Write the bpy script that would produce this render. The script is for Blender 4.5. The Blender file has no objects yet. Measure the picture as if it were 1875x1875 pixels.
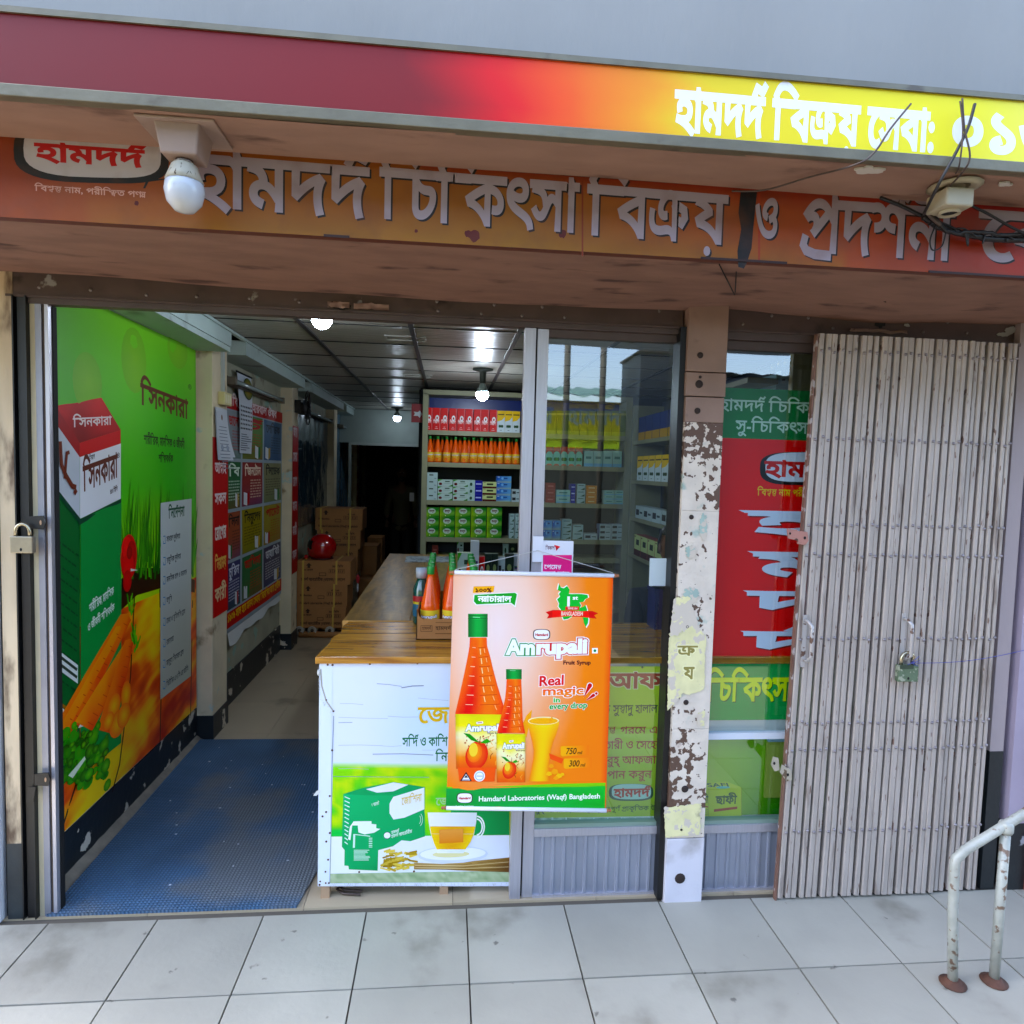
import bpy, bmesh, math, random
import numpy as np
from mathutils import Vector, Matrix
from mathutils.geometry import delaunay_2d_cdt, tessellate_polygon
random.seed(7); RND = random.Random(11)
sc = bpy.context.scene
COL = sc.collection

# ------------------------------------------------------------------ camera
YAW, PIT, ROL, FPX = 0.09646208, -0.0619396, -0.02712438, 1220.3
CAM = np.array([0.0, 0.0, 1.78])
_f = np.array([math.sin(YAW)*math.cos(PIT), math.cos(YAW)*math.cos(PIT), math.sin(PIT)])
_r = np.array([math.cos(YAW), -math.sin(YAW), 0.0])
_d = np.cross(_f, _r)
_c, _s = math.cos(ROL), math.sin(ROL)
AX = np.array([_c*_r + _s*_d, -_s*_r + _c*_d, _f])          # right, down, forward
cd = bpy.data.cameras.new('camera'); cam = bpy.data.objects.new('camera', cd); COL.objects.link(cam)
cd.sensor_fit = 'HORIZONTAL'; cd.sensor_width = 36.0; cd.lens = 36.0*FPX/1875.0
cd.clip_start = 0.05; cd.clip_end = 400
cam.matrix_world = Matrix(((AX[0][0], -AX[1][0], -AX[2][0], CAM[0]), (AX[0][1], -AX[1][1], -AX[2][1], CAM[1]),
                           (AX[0][2], -AX[1][2], -AX[2][2], CAM[2]), (0, 0, 0, 1)))
sc.camera = cam

# ------------------------------------------------------------------ light
world = bpy.data.worlds.new('World'); sc.world = world; world.use_nodes = True
nt = world.node_tree; nt.nodes.clear()
wo = nt.nodes.new('ShaderNodeOutputWorld'); bg = nt.nodes.new('ShaderNodeBackground'); sky = nt.nodes.new('ShaderNodeTexSky')
SUN_EL, SUN_AZ = math.radians(52), math.radians(-62)      # azimuth from +Y, clockwise
sky.sky_type = 'NISHITA'; sky.sun_disc = False; sky.sun_elevation = SUN_EL; sky.sun_rotation = SUN_AZ
sky.air_density = 1.0; sky.dust_density = 3.5; sky.ozone_density = 1.5
bg.inputs['Strength'].default_value = 0.15
nt.links.new(sky.outputs[0], bg.inputs[0]); nt.links.new(bg.outputs[0], wo.inputs[0])
sd = bpy.data.lights.new('sun', 'SUN'); sd.energy = 3.2; sd.angle = math.radians(0.6); sd.color = (1.0, 0.93, 0.82)
so = bpy.data.objects.new('sun', sd); COL.objects.link(so)
_sv = Vector((math.sin(SUN_AZ)*math.cos(SUN_EL), math.cos(SUN_AZ)*math.cos(SUN_EL), math.sin(SUN_EL)))
so.rotation_euler = _sv.to_track_quat('Z', 'Y').to_euler(); so.location = _sv*20
sc.view_settings.view_transform = 'Standard'; sc.view_settings.look = 'None'; sc.view_settings.gamma = 1
sc.view_settings.use_curve_mapping = False
sc.view_settings.exposure = 3.2
sc.cycles.use_denoising = True; sc.cycles.max_bounces = 8; sc.cycles.diffuse_bounces = 5
sc.cycles.transparent_max_bounces = 12; sc.cycles.glossy_bounces = 3
sc.cycles.caustics_reflective = False; sc.cycles.caustics_refractive = False
sc.cycles.sample_clamp_indirect = 6

# ------------------------------------------------------------------ measuring: photo pixel -> point on a real plane
def at(px, py, axis, val):
    v = np.array([px-937.5, py-937.5, FPX]) @ AX
    return CAM + v*((val-CAM[axis])/v[axis])

# ------------------------------------------------------------------ materials
def lin(h):
    if isinstance(h, str):
        h = h.lstrip('#'); c = [int(h[i:i+2], 16)/255 for i in (0, 2, 4)]
        return tuple((x/12.92 if x <= .04045 else ((x+.055)/1.055)**2.4) for x in c)
    return tuple(h)
MC = {}
def mat(name, col, rough=.6, metal=0.0, bump=0.0, bscale=40, var=0.0, vscale=6, col2=None, thr=None, stretch=None, spec=.5,
        emit=0, soft=.04, rough2=None, mscale=None, coat=0.0, dirt=None, dthr=.6, dscale=9, world=False, mod=0.0):
    """procedural paint: col varied by noise; where a second noise passes thr, col2 (chipped / stained)"""
    if name in MC: return MC[name]
    m = bpy.data.materials.new(name); m.use_nodes = True; t = m.node_tree; N = t.nodes; L = t.links
    b = N['Principled BSDF']; b.inputs['Roughness'].default_value = rough; b.inputs['Metallic'].default_value = metal
    b.inputs['Specular IOR Level'].default_value = spec; b.inputs['Coat Weight'].default_value = coat
    c = lin(col); b.inputs['Base Color'].default_value = (*c, 1)
    tc = N.new('ShaderNodeTexCoord'); mp = N.new('ShaderNodeMapping'); L.new(N.new('ShaderNodeNewGeometry').outputs['Position'] if world else tc.outputs['Object'], mp.inputs[0])
    if stretch: mp.inputs['Scale'].default_value = stretch
    cur = None
    def noise(scale, detail=6, off=0.0):
        n = N.new('ShaderNodeTexNoise'); n.inputs['Scale'].default_value = scale; n.inputs['Detail'].default_value = detail
        if off:
            o = N.new('ShaderNodeVectorMath'); o.inputs[1].default_value = (off, off*1.7, off*.6)
            L.new(mp.outputs[0], o.inputs[0]); L.new(o.outputs[0], n.inputs['Vector'])
        else: L.new(mp.outputs[0], n.inputs['Vector'])
        return n.outputs[0]
    def ramp(src, a, b_):
        r = N.new('ShaderNodeMapRange'); r.inputs['From Min'].default_value = a; r.inputs['From Max'].default_value = b_
        r.interpolation_type = 'SMOOTHSTEP'; L.new(src, r.inputs[0]); return r.outputs[0]
    def mix(f, A, B):
        x = N.new('ShaderNodeMix'); x.data_type = 'RGBA'; L.new(f, x.inputs[0])
        for s, v in ((6, A), (7, B)):
            if isinstance(v, tuple): x.inputs[s].default_value = (*v, 1)
            else: L.new(v, x.inputs[s])
        return x.outputs[2]
    if var:
        lo = tuple(max(0, x*(1-var)) for x in c); hi = tuple(min(1, x*(1+var)) for x in c)
        cur = mix(ramp(noise(vscale, 8), .3, .7), lo, hi)
    if dirt is not None:
        cur = mix(ramp(noise(dscale, 7, 5.3), dthr, dthr+.16), cur or c, lin(dirt))
    if thr is not None:
        n_ = noise(mscale or vscale*1.7, 10, 2.1)
        if mod:
            ma = N.new('ShaderNodeMath'); ma.operation = 'MULTIPLY_ADD'; ma.inputs[1].default_value = mod; L.new(noise(5.5, 3, 7.7), ma.inputs[0]); L.new(n_, ma.inputs[2]); n_ = ma.outputs[0]; thr = thr+mod*.5
        f = ramp(n_, thr, thr+soft)
        cur = mix(f, cur or c, lin(col2))
        if rough2 is not None:
            q = N.new('ShaderNodeMapRange'); q.inputs['To Min'].default_value = rough; q.inputs['To Max'].default_value = rough2
            L.new(f, q.inputs[0]); L.new(q.outputs[0], b.inputs['Roughness'])
    if world:
        oi = N.new('ShaderNodeObjectInfo'); hv = N.new('ShaderNodeHueSaturation'); vr = N.new('ShaderNodeMapRange'); vr.inputs['To Min'].default_value = .86; vr.inputs['To Max'].default_value = 1.06
        L.new(oi.outputs['Random'], vr.inputs[0]); L.new(vr.outputs[0], hv.inputs['Value']); L.new(cur, hv.inputs['Color']); cur = hv.outputs[0]
    if cur: L.new(cur, b.inputs['Base Color'])
    if bump:
        bp = N.new('ShaderNodeBump'); bp.inputs['Strength'].default_value = bump; bp.inputs['Distance'].default_value = .004
        L.new(noise(bscale, 5, 1.1), bp.inputs['Height']); L.new(bp.outputs[0], b.inputs['Normal'])
    if emit:
        b.inputs['Emission Color'].default_value = (*c, 1); b.inputs['Emission Strength'].default_value = emit
    MC[name] = m; return m

def vivid(c, k=1.22):
    l = .3*c[0]+.59*c[1]+.11*c[2]; return tuple(max(0.0, min(.92, l+(x-l)*k)) for x in c)
def print_mat(name, rough=.45, bump=0.0, bs=60, spec=.4, coat=0.0, grime=0.0, under='#8a7a66'):
    if name in MC: return MC[name]
    m = bpy.data.materials.new(name); m.use_nodes = True; t = m.node_tree; N = t.nodes; L = t.links; b = N['Principled BSDF']
    b.inputs['Roughness'].default_value = rough; b.inputs['Specular IOR Level'].default_value = spec; b.inputs['Coat Weight'].default_value = coat
    a = N.new('ShaderNodeVertexColor'); a.layer_name = 'Col'; src = a.outputs[0]
    if grime:
        tc = N.new('ShaderNodeTexCoord'); n = N.new('ShaderNodeTexNoise'); n.inputs['Scale'].default_value = 9; n.inputs['Detail'].default_value = 9
        L.new(tc.outputs['Object'], n.inputs['Vector']); r = N.new('ShaderNodeMapRange'); r.inputs['From Min'].default_value = .5
        r.inputs['From Max'].default_value = .75; r.inputs['To Max'].default_value = grime; L.new(n.outputs[0], r.inputs[0])
        x = N.new('ShaderNodeMix'); x.data_type = 'RGBA'; L.new(r.outputs[0], x.inputs[0]); L.new(src, x.inputs[6]); x.inputs[7].default_value = (*lin(under), 1)
        src = x.outputs[2]
    L.new(src, b.inputs['Base Color'])
    if bump:
        tc = N.new('ShaderNodeTexCoord'); n = N.new('ShaderNodeTexNoise'); n.inputs['Scale'].default_value = bs; n.inputs['Detail'].default_value = 2
        bp = N.new('ShaderNodeBump'); bp.inputs['Strength'].default_value = bump; bp.inputs['Distance'].default_value = .006
        L.new(tc.outputs['Object'], n.inputs['Vector']); L.new(n.outputs[0], bp.inputs['Height']); L.new(bp.outputs[0], b.inputs['Normal'])
    MC[name] = m; return m

def wood_mat(name, a, b_, sx, rough=.3, coat=.3):
    if name in MC: return MC[name]
    m = bpy.data.materials.new(name); m.use_nodes = True; t = m.node_tree; N = t.nodes; L = t.links; p = N['Principled BSDF']
    tc = N.new('ShaderNodeTexCoord'); mp = N.new('ShaderNodeMapping'); mp.inputs['Scale'].default_value = sx
    n = N.new('ShaderNodeTexNoise'); n.inputs['Scale'].default_value = 3; n.inputs['Detail'].default_value = 10; n.inputs['Distortion'].default_value = .6
    L.new(tc.outputs['Object'], mp.inputs[0]); L.new(mp.outputs[0], n.inputs['Vector'])
    r = N.new('ShaderNodeValToRGB'); e = r.color_ramp.elements
    e[0].position = .3; e[0].color = (*lin(a), 1); e[1].position = .68; e[1].color = (*lin(b_), 1)
    L.new(n.outputs[0], r.inputs[0])
    k = N.new('ShaderNodeTexNoise'); k.inputs['Scale'].default_value = 2.2; k.inputs['Detail'].default_value = 12; L.new(mp.outputs[0], k.inputs['Vector'])
    kr = N.new('ShaderNodeMapRange'); kr.inputs['From Min'].default_value = .66; kr.inputs['From Max'].default_value = .72; L.new(k.outputs[0], kr.inputs[0])
    x = N.new('ShaderNodeMix'); x.data_type = 'RGBA'; L.new(kr.outputs[0], x.inputs[0]); L.new(r.outputs[0], x.inputs[6]); x.inputs[7].default_value = (.03, .015, .006, 1)
    L.new(x.outputs[2], p.inputs['Base Color'])
    p.inputs['Roughness'].default_value = rough; p.inputs['Coat Weight'].default_value = coat; p.inputs['Coat Roughness'].default_value = .25
    g = N.new('ShaderNodeTexNoise'); g.inputs['Scale'].default_value = 22; g.inputs['Detail'].default_value = 4; L.new(tc.outputs['Object'], g.inputs['Vector'])
    bp = N.new('ShaderNodeBump'); bp.inputs['Strength'].default_value = .5; bp.inputs['Distance'].default_value = .004
    L.new(g.outputs[0], bp.inputs['Height']); L.new(bp.outputs[0], p.inputs['Normal']); L.new(bp.outputs[0], p.inputs['Coat Normal'])
    MC[name] = m; return m

def glass_mat(name, tint, ior=.135, rough=.015):
    m = bpy.data.materials.new(name); m.use_nodes = True; t = m.node_tree; N = t.nodes; L = t.links; N.clear()
    o = N.new('ShaderNodeOutputMaterial'); tr = N.new('ShaderNodeBsdfTransparent'); gl = N.new('ShaderNodeBsdfGlossy'); mx = N.new('ShaderNodeMixShader'); fr = N.new('ShaderNodeLayerWeight'); pw = N.new('ShaderNodeMath'); pw.operation = 'POWER'; pw.inputs[1].default_value = 4; mr = N.new('ShaderNodeMapRange'); mr.inputs['To Min'].default_value = ior; mr.inputs['To Max'].default_value = 1
    tr.inputs[0].default_value = (*tint, 1); gl.inputs['Roughness'].default_value = rough; gl.inputs[0].default_value = (.93, .97, 1, 1); fr.inputs[0].default_value = .5
    tc = N.new('ShaderNodeTexCoord'); n = N.new('ShaderNodeTexNoise'); n.inputs['Scale'].default_value = 1.6
    bp = N.new('ShaderNodeBump'); bp.inputs['Strength'].default_value = .02; bp.inputs['Distance'].default_value = .004
    L.new(tc.outputs['Object'], n.inputs['Vector']); L.new(n.outputs[0], bp.inputs['Height']); L.new(bp.outputs[0], gl.inputs['Normal'])
    L.new(fr.outputs['Facing'], pw.inputs[0]); L.new(pw.outputs[0], mr.inputs[0]); L.new(mr.outputs[0], mx.inputs[0]); L.new(tr.outputs[0], mx.inputs[1]); L.new(gl.outputs[0], mx.inputs[2]); L.new(mx.outputs[0], o.inputs[0])
    MC[name] = m; return m

# ------------------------------------------------------------------ objects
def tag(o, label=None, cat=None, group=None, kind=None):
    if label: o['label'] = label
    if cat: o['category'] = cat
    if group: o['group'] = group
    if kind: o['kind'] = kind
    return o
def empty(name, loc, label=None, cat=None, group=None, kind=None):
    o = bpy.data.objects.new(name, None); COL.objects.link(o); o.location = loc; o.empty_display_size = .05
    return tag(o, label, cat, group, kind)
def copy_tree(o, parent=None):
    c = o.copy(); COL.objects.link(c)
    if parent: c.parent = parent
    for ch in list(o.children): copy_tree(ch, c)
    return c

class MB:
    """mesh builder in world coordinates (or local, if the parent sits elsewhere)"""
    def __init__(s): s.v = []; s.f = []; s.m = []; s.sm = []
    def add(s, vs, fs, mi=0, smooth=False):
        n = len(s.v); s.v += [tuple(map(float, p)) for p in vs]
        for f in fs: s.f.append(tuple(n+i for i in f)); s.m.append(mi); s.sm.append(smooth)
        return s
    def box(s, x0, y0, z0, x1, y1, z1, mi=0, shear=0):
        # shear: x shift at the top relative to the bottom
        V = [(x, y, z) for z in (z0, z1) for y in (y0, y1) for x in (x0, x1)]
        V = [(x+(shear if z == z1 else 0), y, z) for x, y, z in V]
        return s.add(V, [(0, 2, 3, 1), (4, 5, 7, 6), (0, 1, 5, 4), (2, 6, 7, 3), (0, 4, 6, 2), (1, 3, 7, 5)], mi)
    def tube(s, pts, r, n=8, mi=0, cap=True, closed=False):
        P = [Vector(p) for p in pts]; rs = r if isinstance(r, (list, tuple)) else [r]*len(P); V = []; F = []
        up = None
        for i, p in enumerate(P):
            a = P[max(i-1, 0)]; b = P[min(i+1, len(P)-1)]; d = (b-a).normalized()
            if up is None: up = Vector((0, 0, 1)) if abs(d.z) < .9 else Vector((1, 0, 0))
            x = d.cross(up); x = x.normalized() if x.length > 1e-6 else Vector((1, 0, 0)); y = x.cross(d).normalized(); up = y
            for k in range(n):
                t = 2*math.pi*k/n; V.append(p+x*math.cos(t)*rs[i]+y*math.sin(t)*rs[i])
        for i in range(len(P)-1):
            for k in range(n): F.append((i*n+k, i*n+(k+1) % n, (i+1)*n+(k+1) % n, (i+1)*n+k))
        if cap: F += [tuple(range(n))[::-1], tuple(range((len(P)-1)*n, len(P)*n))]
        return s.add(V, F, mi, True)
    def lathe(s, prof, c=(0, 0, 0), n=16, mi=0, cap=True, axis='z', fl=0, sx=1.0):
        V = []; F = []
        for j, (r, z) in enumerate(prof):
            for k in range(n):
                t = 2*math.pi*k/n; rr = r*(1+fl*(k % 2))
                p = (rr*math.cos(t)*sx, rr*math.sin(t), z)
                if axis == 'y': p = (p[0], z, p[1])
                if axis == 'x': p = (z, p[0], p[1])
                V.append((c[0]+p[0], c[1]+p[1], c[2]+p[2]))
        for j in range(len(prof)-1):
            for k in range(n): F.append((j*n+k, j*n+(k+1) % n, (j+1)*n+(k+1) % n, (j+1)*n+k))
        if cap: F += [tuple(range(n))[::-1], tuple(range((len(prof)-1)*n, len(prof)*n))]
        return s.add(V, F, mi, True)
    def ball(s, c, r, n=10, m=6, mi=0, sc_=(1, 1, 1)):
        pr = [(max(1e-4, math.sin(math.pi*j/m)), -math.cos(math.pi*j/m)) for j in range(m+1)]
        V = []; F = []
        for (q, z) in pr:
            for k in range(n):
                t = 2*math.pi*k/n; V.append((c[0]+q*math.cos(t)*r*sc_[0], c[1]+q*math.sin(t)*r*sc_[1], c[2]+z*r*sc_[2]))
        for j in range(m):
            for k in range(n): F.append((j*n+k, j*n+(k+1) % n, (j+1)*n+(k+1) % n, (j+1)*n+k))
        return s.add(V, F, mi, True)
    def prism(s, poly, axis, a, b, mi=0):
        # poly in the two other axes, extruded along axis from a to b
        n = len(poly)
        def P(u, w, t): return {0: (t, u, w), 1: (u, t, w), 2: (u, w, t)}[axis]
        V = [P(u, w, a) for u, w in poly]+[P(u, w, b) for u, w in poly]
        T = tessellate_polygon([[Vector((u, w, 0)) for u, w in poly]])
        F = [tuple(t) for t in T]+[tuple(i+n for i in t[::-1]) for t in T]+[(i, (i+1) % n, n+(i+1) % n, n+i) for i in range(n)]
        return s.add(V, F, mi)
    def grid(s, fn, nu, nv, mi=0, smooth=True):
        V = [fn(i/nu, j/nv) for j in range(nv+1) for i in range(nu+1)]
        F = [(j*(nu+1)+i, j*(nu+1)+i+1, (j+1)*(nu+1)+i+1, (j+1)*(nu+1)+i) for j in range(nv) for i in range(nu)]
        return s.add(V, F, mi, smooth)
    def mesh(s, name, mats):
        me = bpy.data.meshes.new(name); me.from_pydata(s.v, [], s.f)
        for m in (mats if isinstance(mats, (list, tuple)) else [mats]): me.materials.append(m)
        me.polygons.foreach_set('material_index', s.m); me.polygons.foreach_set('use_smooth', s.sm)
        bm = bmesh.new(); bm.from_mesh(me); bmesh.ops.recalc_face_normals(bm, faces=bm.faces); bm.to_mesh(me); bm.free(); me.update(); return me
    def build(s, name, mats, parent=None, kind=None, bevel=0, autosm=False, world=True):
        me = s.mesh(name, mats)
        o = bpy.data.objects.new(name, me); COL.objects.link(o)
        if parent:
            o.parent = parent
            if world: o.matrix_parent_inverse = Matrix.Translation(parent.location).inverted()
        if bevel:
            b = o.modifiers.new('bevel', 'BEVEL'); b.width = bevel; b.segments = 2; b.limit_method = 'ANGLE'
        if kind: o['kind'] = kind
        return o
def place(me, name, parent, loc=None):
    o = bpy.data.objects.new(name, me); COL.objects.link(o); o.parent = parent
    if loc is not None: o.location = loc
    return o

# ------------------------------------------------------------------ lettering: glyph outlines of the built-in font, filled by winding number
_G = {}
def _contours(s):
    c = bpy.data.curves.new('t', 'FONT'); c.body = s; c.fill_mode = 'NONE'; c.resolution_u = 3
    o = bpy.data.objects.new('t', c); COL.objects.link(o); bpy.context.view_layer.update()
    me = o.to_mesh(); V = [(v.co.x, v.co.y) for v in me.vertices]; nxt = {e.vertices[0]: e.vertices[1] for e in me.edges}
    bpy.data.objects.remove(o); bpy.data.curves.remove(c)
    seen = set(); out = []
    for a in nxt:
        if a in seen: continue
        L = []; k = a
        while k not in seen and k in nxt: seen.add(k); L.append(V[k]); k = nxt[k]
        out.append(np.array(L))
    return out
def _area(A): B = np.roll(A, -1, 0); return .5*float((A[:, 0]*B[:, 1]-B[:, 0]*A[:, 1]).sum())
def _fatten(cs, w):
    if not w or not cs: return cs
    sg = 1 if _area(max(cs, key=lambda a: abs(_area(a)))) > 0 else -1; out = []
    for A in cs:
        keep = np.linalg.norm(A-np.roll(A, 1, 0), axis=1) > 1e-4; A = A[keep]
        if len(A) < 3: continue
        t1 = A-np.roll(A, 1, 0); t2 = np.roll(A, -1, 0)-A
        t1 /= np.linalg.norm(t1, axis=1)[:, None]; t2 /= np.linalg.norm(t2, axis=1)[:, None]+1e-9
        n1 = np.stack([t1[:, 1], -t1[:, 0]], 1); n2 = np.stack([t2[:, 1], -t2[:, 0]], 1)
        n = n1+n2; l = np.linalg.norm(n, axis=1); n = n/np.maximum(l, .35)[:, None]*np.minimum(2/np.maximum(l, .9), 1.6)[:, None]
        out.append(A+n*w*sg)
    return out
def _fill(cs):
    V = []; E = []
    for L in cs:
        n = len(V); V += [tuple(p) for p in L]; E += [(n+i, n+(i+1) % len(L)) for i in range(len(L))]
    v, e, f, _, _, _ = delaunay_2d_cdt([Vector(p) for p in V], E, [], 0, 1e-6)
    P = np.array([[*p] for p in v]); F = np.array([list(t) for t in f]); c = P[F].mean(1); w = np.zeros(len(F))
    for A in cs:
        B = np.roll(A, -1, 0)
        for (x0, y0), (x1, y1) in zip(A, B):
            cr = (x1-x0)*(c[:, 1]-y0)-(c[:, 0]-x0)*(y1-y0)
            w += ((y0 <= c[:, 1]) & (y1 > c[:, 1]) & (cr > 0)); w -= ((y0 > c[:, 1]) & (y1 <= c[:, 1]) & (cr < 0))
    return P, F[np.abs(w) > .5]
_BAR = None
def glyph(ch, bold=0.0):
    global _BAR
    k = (ch, round(bold, 3))
    if k in _G: return _G[k]
    if _BAR is None: _BAR = max(a[:, 0].max() for a in _contours('|'))
    if ch == ' ': _G[k] = (None, None, .30); return _G[k]
    base = _contours(ch); adv = max(a[:, 0].max() for a in _contours(ch+'|'))-_BAR
    if not base: _G[k] = (None, None, adv); return _G[k]
    P, F = _fill(_fatten(base, bold)); _G[k] = (P, F, adv); return _G[k]
def stroke_poly(pts, w):
    A = np.array(pts, float); n = len(A); T = np.zeros_like(A)
    D = A[1:]-A[:-1]; D /= np.linalg.norm(D, axis=1)[:, None]+1e-9
    V = []
    for i in range(n):
        a = D[max(i-1, 0)]; b = D[min(i, n-2)]; t = a+b; l = np.linalg.norm(t); t = t/l if l > .2 else b
        k = 1/max(.55, float(np.dot(t, b))); nn = np.array([-t[1], t[0]])*w/2*k
        e = -b*w*.2 if i == 0 else (a*w*.2 if i == n-1 else 0)
        V += [A[i]-nn+e, A[i]+nn+e]
    F = []
    for i in range(n-1): k = 2*i; F += [(k, k+1, k+3), (k, k+3, k+2)]
    return np.array(V), np.array(F)
NUK = '\u09bc'; HAS = '\u09cd'
PRE = {'ি': 'ি', 'ে': 'ে', 'ৈ': 'ৈ'}
BELOW = 'ুূৃ'
def layout(s, bold):
    """tiny Bengali shaper: reordering of pre-base vowels, reph, ra-phola, ya-phola, stacked conjuncts"""
    s = s.replace('\u09df', 'য'+NUK).replace('\u09dc', 'ড'+NUK).replace('\u09cb', '\u09cb')
    out = []; x = 0.0; i = 0; cons = lambda c: '\u0995' <= c <= '\u09b9'
    sw = .075+2*bold
    def put(ch, x, dx=0, dy=0, sx=1, sy=1, b=None):
        P, F, a = glyph(ch, bold if b is None else b)
        if P is not None: out.append((P*np.array([sx, sy])+np.array([x+dx, dy]), F))
        return a*sx
    while i < len(s):
        c = s[i]
        if cons(c):
            cl = [c]; i += 1; nuk = False
            while i < len(s):
                if s[i] == NUK: nuk = True; i += 1
                elif s[i] == HAS and i+1 < len(s) and cons(s[i+1]): cl.append(s[i+1]); i += 2
                else: break
            vs = []
            while i < len(s) and s[i] in 'ািীুূৃেৈোৌঁ': vs.append(s[i]); i += 1
            reph = len(cl) > 1 and cl[0] == 'র'
            if reph: cl = cl[1:]
            for v in vs:
                if v in 'িেৈ':
                    w0 = put(v, x)
                    if v == 'ি': out.append(stroke_poly([(x-.01, .583), (x+w0+.10, .583)], .078+2*bold))
                    x += w0
                if v in 'োৌ': x += put('ে', x)
            x0 = x
            if len(cl) == 1: x += put(cl[0], x)
            elif cl[-1] == 'র' and cl[0] == 'ক':
                w = put('এ', x, sx=.8); st = x+w*.80
                out.append(stroke_poly([(st, .40), (st+.10, .44), (st+.20, .40), (st+.22, .30), (st+.16, .22), (st+.10, .25)], sw))
                out.append(stroke_poly([(x-.01, .585), (x+w+.28, .585)], sw)); x += w+.27
            elif cl[-1] == 'র':
                w = put(cl[0], x); out.append(stroke_poly([(x+.05, .17), (x+.02, .07), (x+.08, .0), (x+.24, -.04), (x+w*.74, -.05)], sw)); x += w
            elif cl[-1] == 'য':
                w = put(cl[0], x); x += w
                out.append(stroke_poly([(x+.01, .45), (x+.13, .38), (x+.05, .26), (x-.01, .15), (x+.08, .06), (x+.26, .2)], sw*.9)); out.append(stroke_poly([(x+.26, .60), (x+.26, .0)], sw)); out.append(stroke_poly([(x-.02, .585), (x+.36, .585)], sw)); x += .34
            else:
                w = put(cl[0], x, dy=.24, sy=.62); w2 = glyph(cl[1], 0)[2]*.62; put(cl[1], x, dx=max(0, w-w2)*.6, dy=-.06, sx=.62, sy=.52); x += max(w, w2)
            w = x-x0
            if nuk: rr_ = .052+bold*.6; out.append((np.array([(x0+w*.45, -.12)]+[(x0+w*.45+rr_*math.cos(k*.5236), -.12+rr_*math.sin(k*.5236)) for k in range(12)]), np.array([(0, 1+k, 1+(k+1) % 12) for k in range(12)])))
            for v in vs:
                if v in BELOW: put(v, x, dx=-max(0, w-.55)*.5-.02)
                if v in 'াোৌ': x += put('া', x)
                if v == 'ী': x += put('ী', x)
                if v == 'ঁ': put('ঁ', x)
            if reph: out.append(stroke_poly([(x-.30, .66), (x-.22, .80), (x-.05, .74), (x+.04, .86)], sw))
        else:
            x += put(c, x); i += 1
    return out, x

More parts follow.
